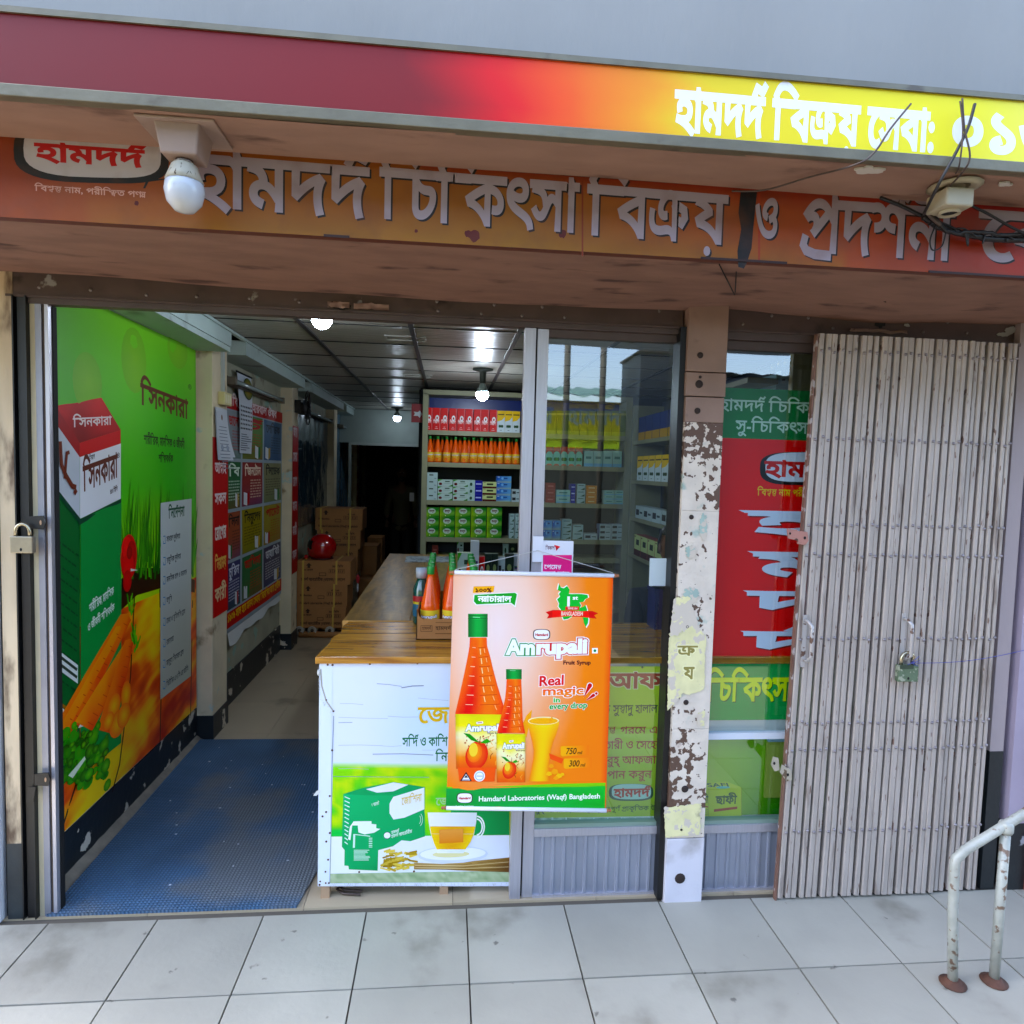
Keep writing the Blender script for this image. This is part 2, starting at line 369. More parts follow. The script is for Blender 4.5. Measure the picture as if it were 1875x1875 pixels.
# ------------------------------------------------------------------ flat print on a board (posters, labels, signs): ink sheets 0.15 mm apart
class Board:
    def __init__(s, axis, val, step=.00012, sign=None):
        s.ax = axis; s.val = val; s.V = []; s.F = []; s.C = []; s.k = 0; s.step = step
        s.sg = sign if sign is not None else (-1 if axis == 1 else 1)     # axis 1: faces -Y ; axis 0: faces +X
        s.warp = None; s.bb = np.zeros((0, 4)); s.lv = np.zeros(0)
    def P(s, px, py):
        p = at(px, py, s.ax, s.val); return (float(p[0] if s.ax == 1 else p[1]), float(p[2]))
    def _w(s, u, v, h):
        if s.warp: h += s.warp(u, v)
        return (u, s.val+s.sg*h, v) if s.ax == 1 else (s.val+s.sg*h, u, v)
    def tris(s, P, F, cols, hh=None):
        """P (n,2) plane coords, F tri indices, cols: one colour or one per vertex"""
        A_ = np.asarray(P, float); e_ = 4e-4; b_ = np.array([A_[:, 0].min()+e_, A_[:, 1].min()+e_, A_[:, 0].max()-e_, A_[:, 1].max()-e_])
        ov = (s.bb[:, 0] < b_[2]) & (s.bb[:, 2] > b_[0]) & (s.bb[:, 1] < b_[3]) & (s.bb[:, 3] > b_[1])
        lv_ = s.lv[ov].max()+1 if ov.any() else 0
        s.bb = np.vstack([s.bb, b_[None]]); s.lv = np.append(s.lv, lv_); h = lv_*s.step; n = len(s.V)
        s.V += [s._w(p[0], p[1], h+(hh[i] if hh else 0)) for i, p in enumerate(P)]
        one = not isinstance(cols, list); c1 = lin(cols) if one else None
        for f in F:
            s.F.append(tuple(n+int(i) for i in f)); s.C += [c1]*len(f) if one else [cols[int(i)] for i in f]
        return s
    def poly(s, pts, col, px=True):
        P = [s.P(*p) for p in pts] if px else list(pts)
        if isinstance(col, list): col = [lin(c) for c in col]
        us = [p[0] for p in P]; vs = [p[1] for p in P]
        if s.warp and max(max(us)-min(us), max(vs)-min(vs)) > .09:
            n = len(P); d = .045; G_ = [(u, v) for u in np.arange(min(us)+d/2, max(us), d) for v in np.arange(min(vs)+d/2, max(vs), d)]
            ve, _, fa, _, _, _ = delaunay_2d_cdt([Vector(p) for p in P+G_], [(i, (i+1) % n) for i in range(n)], [], 0, 1e-6)
            Q = np.array([[*p] for p in ve]); c = np.array([Q[list(f)].mean(0) for f in fa]); ins = np.zeros(len(c), bool)
            for i in range(n):
                (x0, y0), (x1, y1) = P[i], P[(i+1) % n]
                with np.errstate(divide='ignore', invalid='ignore'): ins ^= ((y0 > c[:, 1]) != (y1 > c[:, 1])) & (c[:, 0] < (x1-x0)*(c[:, 1]-y0)/(y1-y0+1e-12)+x0)
            F = [f for f, k in zip(fa, ins) if k]
            if isinstance(col, list):
                A = np.array(P); K = np.array(col); cc = []
                for q in Q: w = 1/((A-q)**2).sum(1).clip(1e-7)**1.2; cc.append(tuple((K*w[:, None]).sum(0)/w.sum()))
                col = cc
            return s.tris(Q.tolist(), F, col)
        T = tessellate_polygon([[Vector((a, b, 0)) for a, b in P]])
        return s.tris(P, [tuple(t) for t in T], col)
    def quad(s, p4, fn, nu=1, nv=1, px=True):
        """p4: TL, TR, BR, BL; fn(a, b) -> colour with a across, b down"""
        Q = [s.P(*p) for p in p4] if px else p4
        (ax, ay), (bx, by), (cx, cy), (dx, dy) = Q; P = []; C = []
        if s.warp: nu = max(nu, int(math.hypot(bx-ax, by-ay)/.045)+1); nv = max(nv, int(math.hypot(dx-ax, dy-ay)/.045)+1)
        for j in range(nv+1):
            for i in range(nu+1):
                a, b = i/nu, j/nv
                P.append(((ax*(1-a)+bx*a)*(1-b)+(dx*(1-a)+cx*a)*b, (ay*(1-a)+by*a)*(1-b)+(dy*(1-a)+cy*a)*b))
                C.append(lin(fn(a, b)) if callable(fn) else lin(fn))
        F = []
        for j in range(nv):
            for i in range(nu):
                k = j*(nu+1)+i; F += [(k, k+1, k+nu+2), (k, k+nu+2, k+nu+1)]
        return s.tris(P, F, C)
    def ell(s, cx, cy, rx, ry, col, px=True, n=20, a0=0, rot=0, col2=None):
        c = s.P(cx, cy) if px else (cx, cy)
        if px:
            e = s.P(cx+rx, cy); g = s.P(cx, cy-ry); rx, ry = abs(e[0]-c[0]), abs(g[1]-c[1])
        P = [c]+[(c[0]+rx*math.cos(t)*math.cos(rot)-ry*math.sin(t)*math.sin(rot), c[1]+rx*math.cos(t)*math.sin(rot)+ry*math.sin(t)*math.cos(rot)) for t in [2*math.pi*i/n for i in range(n)]]
        return s.tris(P, [(0, 1+i, 1+(i+1) % n) for i in range(n)], [lin(col2 or col)]+[lin(col)]*n if col2 else col)
    def line(s, pts, w, col, px=True):
        P = [s.P(*p) for p in pts] if px else pts
        V, F = stroke_poly(P, w); return s.tris(V, F, col)
    def text(s, t, x0, yb, x1, ytop, col, bold=.02, px=True, out=None, slant=0, col2=None, mh=.62, skew=0, vert=None, up=None, shadow=None):
        """baseline from (x0,yb) to x1; ytop: y of the headline. Horizontal in the board's own plane unless skew is given"""
        if px:
            a = s.P(x0, yb); b = s.P(x1, yb); c = s.P(x0, ytop); u0, v0 = a; W = b[0]-a[0]; H = c[1]-a[1]
        else: u0, v0, W, H = x0, yb, x1-x0, ytop-yb
        lay, adv = layout(t, bold)
        layers = []
        if shadow: layers.append((shadow[0], 0, shadow[1], shadow[2]))
        if out: layers.append((out[0], out[1], 0, 0))
        layers.append((col, 0, 0, 0))
        sx = W/max(adv, .01); sy = H/mh
        for cc, ob, dx, dy in layers:
            L2 = layout(t, bold+ob)[0] if ob else lay
            P = np.concatenate([q[0] for q in L2]); F = []; k = 0; hh = []
            for qi, q in enumerate(L2): hh += [(qi % 4)*.00004]*len(q[0])
            for q in L2: F += [tuple(int(i)+k for i in f) for f in q[1]]; k += len(q[0])
            X = P[:, 0]*sx+P[:, 1]*slant*sy+dx; Y = P[:, 1]*sy+P[:, 0]*sx*skew+dy
            Q = list(zip((u0+X).tolist(), (v0+Y).tolist()))
            if callable(cc): s.tris(Q, F, [lin(cc(min(1, max(0, x/W)), y)) for x, y in zip((P[:, 0]*sx).tolist(), (P[:, 1]/mh).tolist())], hh)
            else: s.tris(Q, F, cc, hh)
        return s
    def mesh(s, name, m):
        me = bpy.data.meshes.new(name); me.from_pydata(s.V, [], s.F); me.materials.append(m)
        a = me.color_attributes.new('Col', 'FLOAT_COLOR', 'CORNER')
        a.data.foreach_set('color', np.c_[np.array([vivid(c) for c in s.C], dtype=np.float32), np.ones(len(s.C), dtype=np.float32)].ravel()); me.update(); return me
    def build(s, name, m, parent=None):
        o = bpy.data.objects.new(name, s.mesh(name, m)); COL.objects.link(o)
        if parent: o.parent = parent; o.matrix_parent_inverse = Matrix.Translation(parent.location).inverted()
        return o
def mixc(a, b, t):
    t = max(0, min(1, t)); a = lin(a); b = lin(b); return tuple(a[i]*(1-t)+b[i]*t for i in range(3))
def grad(stops):
    def f(t):
        t = max(stops[0][0], min(stops[-1][0], t))
        for (a, ca), (b, cb) in zip(stops, stops[1:]):
            if t <= b: return mixc(ca, cb, (t-a)/(b-a+1e-9))
        return lin(stops[-1][1])
    return f
import mathutils.noise as mn
def nz(x, y, s=0): return mn.noise(Vector((x, y, s)))
def zf(ox, oy, k): return lambda x, y: (ox+x/k, oy+y/k)
# ================================================================== SETTING
YF = 2.65
M_soffit = mat('soffit_plaster', '#866353', .8, bump=.5, bscale=14, var=.12, vscale=5, stretch=(1, 3, 3), dirt='#4c3128', dthr=.56, dscale=4)
M_cream = mat('cream_plaster', '#d9c9a8', .75, bump=.4, bscale=18, var=.08, vscale=4, dirt='#8a6f4d', dthr=.6, dscale=6, thr=.66, col2='#b9c8c0', mscale=7)
M_wallblue = mat('pale_wall_paint', '#a9bbb6', .6, bump=.2, var=.06, vscale=3, dirt='#77807a', dthr=.6, dscale=4)
M_skirt = mat('skirting_paint', '#161d22', .45, bump=.4, bscale=30, thr=.6, col2='#cfc6b4', mscale=9, soft=.02)
M_tile = mat('floor_tile', '#b8a68a', .28, var=.05, vscale=2, bump=.05, dirt='#8f806a', dthr=.58, dscale=3, world=True)
M_grout = mat('grout', '#5e564b', .9)
M_pave = mat('pavement_tile', '#a5a092', .6, var=.07, vscale=2.5, bump=.3, dirt='#7f7a6c', dthr=.56, dscale=2.2, thr=.7, col2='#6f6a60', mscale=14, soft=.05, world=True)
M_alu = mat('aluminium', '#b9b6bd', .38, .55, var=.05, vscale=20, stretch=(8, 8, .4))
M_alu_dull = mat('aluminium_dull', '#8f8f98', .45, .5, var=.08, vscale=9)
M_black = mat('black_paint', '#0b0b0c', .45, var=.3, vscale=12, bump=.2, thr=.74, col2='#6a655c', mscale=30)
M_dark = mat('dark_gap', '#050506', .8)
M_steel = mat('lintel_steel_paint', '#544440', .5, .2, bump=.3, bscale=25, var=.12, vscale=8, thr=.68, col2='#8f8f8c', mscale=11, dirt='#241a17', dthr=.62, dscale=7)
M_rust = mat('rusty_steel', '#5b3a2b', .8, .1, var=.3, vscale=20, bump=.4)
M_rivet = mat('rivet_head', '#7b7370', .35, .6)
M_pillar = mat('pillar_flaking_paint', '#ded8cf', .6, bump=.8, bscale=22, var=.05, thr=.54, col2='#4b352c', mscale=13, soft=.012, dirt='#9db0a6', dthr=.6, dscale=7)
M_pillar_top = mat('pillar_upper_plate', '#8f7466', .6, .1, bump=.3, var=.1, vscale=6, dirt='#5a453b', dthr=.6, dscale=8)
M_pillar_low = mat('pillar_lower_plate', '#cfcbd2', .5, bump=.4, var=.05, thr=.72, col2='#4a372f', mscale=13, dirt='#a39c9a', dthr=.6, dscale=4)

# ground
s = MB().box(-30, -30, -.5, 30, 1.0, -.16); tag(s.build('street', mat('street', '#433c33', .9, bump=.5, bscale=8, var=.1, vscale=1)), 'brown earth street in front of the shop row', kind='structure')
pv = empty('pavement', (0, 0, 0), kind='structure')
MB().box(-8, 1.0, -.5, 8, 2.64, -.012).build('pavement_bed', M_grout, pv)
tm = None
for i in range(-6, 9):
    for j in range(4):
        x0, y0 = i*.4+.11, 1.0+j*.402
        if tm is None: tm = MB().box(.003, .003, -.011, .397, .398, 0).mesh('paving_tile', M_pave)
        place(tm, 'paving_tile', pv, (x0, y0, RND.uniform(-.001, .0008)))
MB().box(-8, .9, -.16, 8, 1.0, -.005).build('kerb', mat('kerb_concrete', '#8f8a80', .9, bump=.4, var=.1), pv)

fl = empty('floor', (0, 0, 0), kind='structure')
MB().box(-2.2, 2.641, -.3, 4, 15, -.012).build('floor_bed', M_grout, fl)
tm = MB().box(.0012, .0012, -.011, .5988, .5988, 0).mesh('floor_tile', M_tile)
for i in range(6):
    for j in range(16): place(tm, 'floor_tile', fl, (-1.745+i*.6, 2.642+j*.6, 0))

# left interior wall with pillars
wl = empty('side_wall', (-1.7, 2.8, 0), 'long cream and pale blue wall on the left of the shop, with square pillars and black skirting', 'wall')
MB().box(-1.9, 2.78, 0, -1.585, 13.2, 2.7).build('plaster', mat('bay_plaster', '#a3a18a', .75, bump=.4, bscale=14, var=.1, vscale=4, thr=.6, col2='#8fae9c', mscale=6, dirt='#6f6552', dthr=.58, dscale=5), wl)
for k, (y0, y1) in enumerate([(4.36, 4.64), (6.5, 6.74), (8.83, 9.05), (11.0, 11.2)]):
    MB().box(-1.60, y0, .0, -1.478, y1, 2.595).build('pillar', M_cream, wl, bevel=.004)
    MB().box(-1.60, y0-.006, .0, -1.471, y1+.006, .155).build('skirting', M_skirt, wl)
ys = [(2.80, 4.35), (4.65, 6.49), (6.75, 8.82), (9.06, 10.99), (11.21, 13)]
for y0, y1 in ys:
    MB().box(-1.60, y0, .0, -1.572, y1, .21 if y0 < 4 else .24).build('skirting', M_skirt, wl)
    MB().box(-1.60, y0, 2.50, -1.36, y1, 2.595).build('beam', M_wallblue, wl)
MB().box(-1.60, 2.80, 2.47, -1.37, 4.36, 2.595).build('beam', M_wallblue, wl)
# grey cement fillet between skirting and mat
g = MB(); g.grid(lambda a, b: (-1.572+b*.05+nz(a*14, b*3)*.006, 2.66+a*1.69, .028*(1-b)**1.5+nz(a*30, b*5, 2)*.004+.002), 60, 4)
g.build('cement_fillet', mat('cement', '#857b6c', .95, bump=.8, bscale=40, var=.15, vscale=12), wl)

# ceiling: panels hung between dark bars
ce = empty('ceiling', (0, 0, 2.6), kind='structure')
def ceil_panel():
    m = mat('ceiling_panel', '#98958a', .30, var=.03, spec=.6); t = m.node_tree; N = t.nodes; L = t.links
    if not N.get('wv'):
        tc = N.new('ShaderNodeTexCoord'); mp = N.new('ShaderNodeMapping'); mp.inputs['Scale'].default_value = (5, 26, 1)
        w = N.new('ShaderNodeTexNoise'); w.name = 'wv'; w.inputs['Scale'].default_value = 1.8; w.inputs['Detail'].default_value = 2
        v = N.new('ShaderNodeTexVoronoi'); v.inputs['Scale'].default_value = 1.4; v.feature = 'SMOOTH_F1'
        ad = N.new('ShaderNodeMath'); ad.operation = 'ADD'
        bp = N.new('ShaderNodeBump'); bp.inputs['Strength'].default_value = .9; bp.inputs['Distance'].default_value = .008
        L.new(tc.outputs['Object'], mp.inputs[0]); L.new(mp.outputs[0], w.inputs['Vector']); L.new(mp.outputs[0], v.inputs['Vector'])
        L.new(w.outputs[0], ad.inputs[0]); L.new(v.outputs[0], ad.inputs[1]); L.new(ad.outputs[0], bp.inputs['Height']); L.new(bp.outputs[0], N['Principled BSDF'].inputs['Normal'])
    return m
bars_x = [-.87, -.235, .40, 1.035, 1.67, 2.305]
xs = [-1.362]+bars_x; yy = [2.72]+[3.42+.575*k for k in range(18)]
M_bar = mat('ceiling_bar', '#3a3b3d', .35, .3)
pm = {}
for i, (a, b) in enumerate(zip(xs, xs[1:])):
    for c_, d_ in zip(yy, yy[1:]):
        k = (round(b-a, 3), round(d_-c_, 3))
        if k not in pm: pm[k] = MB().box(.012, .004, .003, k[0]-.012, k[1]-.004, .012).mesh('ceiling_panel', ceil_panel())
        place(pm[k], 'ceiling_panel', ce, (a, c_, RND.uniform(-.0015, .0015)))
for x in bars_x: MB().box(x-.014, 2.72, 2.594, x+.014, 13.2, 2.606).build('ceiling_bar', M_bar, ce)
for y in yy[1:]: MB().box(-1.362, y-.0035, 2.598, 2.6, y+.0035, 2.6065).build('cross_bar', M_dark, ce)
MB().box(-1.9, 2.705, 2.62, 4, 13.3, 2.8).build('roof_slab', M_dark, ce)
MB().box(-1.372, 2.72, 2.585, -1.345, 13.2, 2.60).build('edge_trim', M_wallblue, ce)
# raised rectangles moulded in a few panels
for (x, y) in ((-.42, 4.28), (-.42, 6.0), (-.5, 7.2), (-.42, 8.3)):
    m = MB()
    for (x0, y0, x1, y1) in ((0, 0, .26, .012), (0, .128, .26, .14), (0, .012, .012, .128), (.248, .012, .26, .128)): m.box(x+x0, y+y0, 2.598, x+x1, y+y1, 2.604)
    m.build('panel_frame', mat('panel_frame', '#a5a59c', .3), ce)

# far end, right side, back of the building
bw = empty('back_wall', (0, 13, 0), 'dark far wall at the end of the shop corridor, with a doorway', 'wall')
MB().box(-1.6, 9.75, 2.12, -.28, 9.9, 2.6).build('upper_wall', mat('upper_wall', '#8d9a94', .7, var=.05), bw)
MB().box(-1.42, 9.70, 2.085, -.28, 9.75, 2.12).build('door_head', mat('door_head', '#9aa4a0', .5), bw)
MB().box(-1.42, 9.70, .0, -1.385, 9.75, 2.085).build('door_jamb', mat('door_head', '#9aa4a0', .5), bw)
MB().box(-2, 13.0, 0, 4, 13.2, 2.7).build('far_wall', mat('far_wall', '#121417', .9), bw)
MB().box(-.95, 12.9, 0, -.88, 13.0, 2.1).add([], []).build('door_curtain', mat('curtain', '#3a3528', .9), bw)
MB().box(-.88, 12.9, 2.0, .3, 13.0, 2.1).build('door_rail', mat('rail_dark', '#3b331f', .8), bw)
rw = empty('partition_wall', (2.4, 6, 0), 'dark blue wall behind the shelves on the right of the shop', 'wall')
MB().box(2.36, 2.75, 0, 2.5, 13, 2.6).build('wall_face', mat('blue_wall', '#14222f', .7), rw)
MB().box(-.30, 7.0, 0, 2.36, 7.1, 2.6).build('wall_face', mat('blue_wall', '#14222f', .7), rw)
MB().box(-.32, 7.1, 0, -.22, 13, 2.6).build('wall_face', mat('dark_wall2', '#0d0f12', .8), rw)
MB().box(-3.5, 2.9, -.2, -1.9, 13, 3.2).build('outer_wall', M_cream, rw)
MB().box(2.5, 2.9, -.2, 4.5, 13, 3.2).build('outer_wall', M_cream, rw)

# ---------------------------------------------------------------- canopy, sign beam, lintel
ZS, YS = 2.455, 2.05       # underside of the sign beam, plane of the sign
cn = empty('canopy', (0, 2, 2.67), 'pink plastered concrete canopy over the shopfront, stained and cracked', 'canopy')
def back_z(x):
    xs_ = [(-2, 2.452), (-1.53, 2.455), (-.5, 2.434), (.2, 2.424), (.45, 2.428), (.9, 2.438), (1.1, 2.452), (1.45, 2.438), (1.75, 2.425), (2.1, 2.446), (2.6, 2.452), (4, 2.45)]
    for (a, za), (b, zb) in zip(xs_, xs_[1:]):
        if x <= b: t = (x-a)/(b-a); t = t*t*(3-2*t); return za*(1-t)+zb*t
    return 2.45
m = MB()
def sof(a, b):
    x = -3.2+a*7.2; z = (ZS+.002+nz(x*1.3, 2)*.004)*(1-b)+back_z(x)*b
    return (x, YS+.004+b*(YF+.05-YS), z+nz(x*2.2, b*2.5, 3)*.006*b)
m.grid(sof, 140, 12); m.build('beam_underside', M_soffit, cn)
MB().box(-3.2, YS+.004, ZS+.03, 4, 2.95, 3.6).build('beam', M_soffit, cn)
m = MB()
m.grid(lambda a, b: (-3.2+a*7.2, YS-b*.205, 2.672+nz(a*9, b*2, 5)*.004+.002*b), 120, 5)
m.build('slab_underside', mat('slab_plaster', '#997866', .8, bump=.5, bscale=12, var=.08, vscale=4, stretch=(1, 3, 3), dirt='#5e4337', dthr=.6, dscale=3), cn)
MB().box(-3.2, 1.85, 2.685, 4, YS+.01, 2.80).build('slab', M_soffit, cn)
# small flaked patches and nail stubs on the plaster
fm = mat('flaked_white', '#c7c3ba', .8, bump=.6, bscale=50)
def patch(px, py, r, axis, val, m_, nm, kx=1.6, seed=0, parent=cn):
    c = at(px, py, axis, val); pts = []
    for i in range(36):
        t = 2*math.pi*i/36; q = r*(1+.5*nz(math.cos(t)*1.5, math.sin(t)*1.5, seed*3.1)+.3*nz(math.cos(t)*6, math.sin(t)*6, seed)); pts.append((q*kx*math.cos(t), q*math.sin(t)))
    m2 = MB()
    if axis == 2: m2.prism([(c[0]+a, c[1]+b) for a, b in pts], 2, val-.0012, val+.004)
    else: m2.prism([(c[0]+a, c[2]+b) for a, b in pts], 1, val-.003, val-.0002)
    return m2.build(nm, m_, parent)
patch(1590, 312, .022, 2, 2.668, fm, 'flaked_patch', 1.7, 3); patch(1840, 338, .012, 2, 2.668, fm, 'flaked_patch', 1.7, 5)
for (a, b, c_, d_) in ((1004, 517, 1013, 527), (1615, 550, 1622, 553), (1690, 558, 1697, 557), (1317, 484, 1345, 540), (1348, 498, 1346, 535)):
    p, q = at(a, b, 2, 2.447), at(c_, d_, 2, 2.442); MB().tube([p, q], .0022, 5).build('crack', M_dark, cn)

# steel lintel channels above the opening
ln = empty('steel_lintel', (0, 2.64, 2.37), 'grey brown riveted steel lintel channel under the canopy, chipped and rusty', 'lintel')
def chan(x0, x1):
    m = MB(); m.box(x0, 2.642, 2.373, x1, 2.70, 2.462); m.box(x0, 2.636, 2.366, x1, 2.648, 2.374); return m.build('channel', M_steel, ln)
chan(-1.62, .925); chan(1.10, 2.75)
MB().box(-1.56, 2.644, 2.345, .925, 2.69, 2.366).build('lower_rail', mat('brown_rail', '#51433f', .5, .2, var=.1), ln)
MB().box(1.10, 2.644, 2.335, 2.70, 2.70, 2.366).build('lower_rail', MC['brown_rail'], ln)
m = MB()
for px, py in ((72, 526), (166, 531), (268, 540), (360, 543), (457, 546), (548, 553), (802, 569), (882, 574), (956, 578), (1034, 581), (800, 552), (905, 558), (993, 562), (1360, 593), (1413, 578), (1525, 601), (1562, 583), (1690, 608), (1735, 590), (1770, 610), (1480, 582)):
    p = at(px, py, 1, 2.641); m.ball((p[0], 2.641, p[2]), .0065, 8, 5, sc_=(1, .6, 1))
m.build('rivets', M_rivet, ln, kind='stuff')
# bent tabs where welds broke
def tab(x0, y0, x1, y1, seed):
    p, q = at(x0, y0, 1, 2.634), at(x1, y1, 1, 2.634)
    m = MB(); m.grid(lambda a, b: (p[0]+(q[0]-p[0])*a, 2.630+nz(a*4, b*2, seed)*.012, p[2]+(q[2]-p[2])*b+nz(a*5, 1, seed)*.007), 10, 3)
    return m.build('bent_tab', mat('bent_tab_paint', '#8e7266', .6, .2, thr=.6, col2='#33241e', mscale=30, bump=.4), ln)
tab(1556, 601, 1660, 612, 2); tab(600, 552, 640, 565, 5); tab(648, 555, 712, 569, 8)
patch(1612, 594, .016, 1, 2.640, M_dark, 'dent', 1.3, 4, ln); patch(625, 562, .012, 1, 2.640, M_dark, 'dent', 3, 4, ln)
patch(1850, 605, .014, 1, 2.6405, mat('grey_scrape', '#9a9c9a', .6), 'scrape', 1.6, 22, ln); patch(1836, 613, .008, 1, 2.6405, MC['grey_scrape'], 'scrape', 3, 23, ln); patch(1660, 596, .007, 1, 2.6405, MC['grey_scrape'], 'scrape', 1.4, 24, ln)

# upper facade above the big sign, pale painted
up = empty('upper_wall', (0, 2, 2.8), 'pale grey painted wall above the yellow signboard', 'wall')
MB().box(-3.2, 1.93, 2.80, 4, 2.04, 3.8).build('wall_face', mat('upper_paint', '#979690', .8, var=.05, vscale=2, bump=.3, dirt='#8f8c84', dthr=.6, dscale=3, stretch=(1, 1, .4)), up)

# left jamb: cream column, black steel channel, cream strip
lc = empty('corner_column', (-1.66, 2.65, 0), 'dirty cream plastered column at the left edge of the opening, dark at its foot', 'column')
MB().box(-1.655, 2.64, .30, -1.597, 2.9, 2.46).build('shaft', mat('column_dirty', '#cdb898', .7, bump=.5, bscale=20, var=.12, vscale=5, dirt='#5a4432', dthr=.5, dscale=5, stretch=(2, 2, .6)), lc)
MB().box(-1.655, 2.638, 0, -1.597, 2.9, .30).build('painted_foot', mat('dark_foot', '#22292c', .5, bump=.3, var=.2, thr=.68, col2='#b0a898', mscale=12), lc)
MB().box(-1.672, 2.66, 0, -1.655, 2.9, 2.46).build('gap', M_dark, lc)
ow = empty('outer_wall', (-2.2, 2.6, 0), 'white wall edge at the far left', 'wall')
MB().box(-3.2, 2.62, 0, -1.672, 2.9, 2.46).build('wall_face', mat('outer_white', '#d4d4d8', .7, var=.05, bump=.2, thr=.7, col2='#4a3b34', mscale=9), ow)
gp = empty('gate_post', (-1.57, 2.63, 0), 'black painted steel gate post on the left jamb with lock tabs', 'gate post')
m = MB(); m.box(-1.597, 2.63, 0, -1.592, 2.66, 2.37); m.box(-1.597, 2.655, 0, -1.548, 2.66, 2.37); m.box(-1.553, 2.63, 0, -1.548, 2.66, 2.37); m.box(-1.585, 2.642, 0, -1.560, 2.655, 2.37)
m.build('channel', M_black, gp)
for (px, py, r) in ((74, 957, .025), (83, 1428, .022)):
    p = at(px, py, 1, 2.62); q = at(px-14, py+14 if py > 1200 else py+4, 1, 2.622)
    m = MB(); pts = [(p[0]-.04, p[2]-.022), (p[0]+.008, p[2]-.026), (p[0]+.016, p[2]), (p[0]+.008, p[2]+.026), (p[0]-.04, p[2]+.022)]
    m.prism(pts, 1, 2.622, 2.628); o = m.build('lock_tab', M_black, gp)
    MB().prism([(p[0]+.0045*math.cos(t)*.8, p[2]+.009*math.sin(t)) for t in [i*.6283 for i in range(10)]], 1, 2.6205, 2.6217).build('tab_hole', mat('hole_rim', '#b08a6a', .7), o)
p = at(55, 1455, 1, 2.62); MB().prism([(p[0]-.014, p[2]-.03), (p[0]+.012, p[2]-.024), (p[0]+.022, p[2]+.03), (p[0]-.004, p[2]+.03)], 1, 2.618, 2.6238).build('lock_tab', M_black, gp)
# glass door edge + aluminium jamb
jf = empty('door_frame', (-1.51, 2.65, 0), 'aluminium door frame along the left side of the opening', 'door frame')
MB().box(-1.547, 2.652, 0, -1.528, 2.70, 2.345).build('timber_strip', mat('timber_cream', '#cbbd9c', .6, var=.1, bump=.3, dirt='#7a6048', dthr=.6, dscale=6, stretch=(3, 3, .5)), jf)
MB().box(-1.527, 2.648, 0, -1.505, 2.70, 2.345).build('outer_stile', M_alu_dull, jf)
MB().box(-1.504, 2.655, 0, -1.496, 2.70, 2.345).build('channel_gap', mat('jamb_brown', '#5a4a3f', .6), jf)
MB().box(-1.495, 2.650, 0, -1.482, 2.70, 2.345).build('inner_stile', M_alu, jf)
MB().box(-1.4815, 2.672, 0, -1.4785, 2.70, 2.345).build('seal', M_dark, jf)

# padlock on the left post
def padlock(px, py, y, w, h, body, shackle, label):
    p = at(px, py, 1, y); o = empty('padlock', tuple(p), label, 'padlock')
    x, _, z = p
    MB().box(x-w/2, y-.012, z-h/2, x+w/2, y+.012, z+h/2).build('lock_body', body, o, bevel=.003)
    pts = [(x-w*.31, y, z+h*.45), (x-w*.31, y, z+h*.8)]+[(x-w*.31*math.cos(t), y, z+h*.8+w*.34*math.sin(t)) for t in [math.pi*i/8 for i in range(1, 8)]]+[(x+w*.31, y, z+h*.8), (x+w*.31, y, z+h*.45)]
    MB().tube(pts, w*.085, 8).build('shackle', shackle, o)
    MB().prism([(x+.004*math.cos(t), z-h*.28+.006*math.sin(t)) for t in [i*.7854 for i in range(8)]], 1, y-.0135, y-.0121).build('keyhole', M_dark, o)
    return o
M_brass = mat('brass_dull', '#a39a86', .35, .75, var=.08, vscale=30, bump=.1)
padlock(42, 997, 2.605, .078, .062, M_brass, mat('shackle_steel', '#b3a98f', .25, .9), 'brass padlock hanging open on the black gate post at far left')

# ---------------------------------------------------------------- mullion and windows
def window(name, label, x0, x1, ztop=2.335, posts=True):
    w = empty(name, (x0, 2.66, .26), label, 'window')
    return w
w1 = window('shop_window', 'tall aluminium framed sliding window between the hanging poster and the flaking pillar', .289, .93)
MB().box(.289, 2.652, 0, .334, 2.70, 2.345).build('frame_post', M_alu, w1, bevel=.002)
MB().box(.334, 2.672, 0, .341, 2.70, 2.345).build('slot', M_dark, w1)
MB().box(.341, 2.66, 0, .386, 2.705, 2.345).build('sash_stile', M_alu, w1, bevel=.002)
MB().box(.386, 2.664, 2.315, .925, 2.70, 2.345).build('head_rail', MC['brown_rail'], w1)
MB().box(.386, 2.656, .262, .922, 2.70, .296).build('bottom_rail', M_alu, w1, bevel=.002)
MB().box(.386, 2.664, .296, .922, 2.70, .312).build('glazing_bead', mat('bead_green', '#8fa79a', .3, .3), w1)
G = glass_mat('window_glass', (.84, .945, .96))
MB().add([(.386, 2.682, .312), (.922, 2.682, .312), (.922, 2.682, 2.315), (.386, 2.682, 2.315)], [(0, 1, 2, 3)]).build('glass_pane', G, w1)
def ribbed(x0, x1, par, y=2.668, z0=.008, z1=.262, pitch=.046, ph=0):
    prof = []; x = x0
    while x < x1:
        prof += [(x, y), (x+pitch*.60, y), (x+pitch*.68, y-.007), (x+pitch*.90, y-.007)]; x += pitch
    prof = [(min(a, x1), b) for a, b in prof if a < x1]+[(x1, y)]
    m = MB(); V = [(a, b, z) for z in (z0, z1) for a, b in prof]; n = len(prof)
    m.add(V, [(i, i+1, n+i+1, n+i) for i in range(n-1)]); return m.build('kick_panel', mat('kick_panel', '#a2a5b2', .38, .45, var=.06, vscale=6, bump=.1), par)
ribbed(.386, .922, w1); MB().box(.386, 2.655, -.02, .922, 2.70, .010).build('sill', M_alu, w1)
w2 = window('shop_window', 'narrow window bay between the flaking pillar and the folded steel gate', 1.10, 2.33)
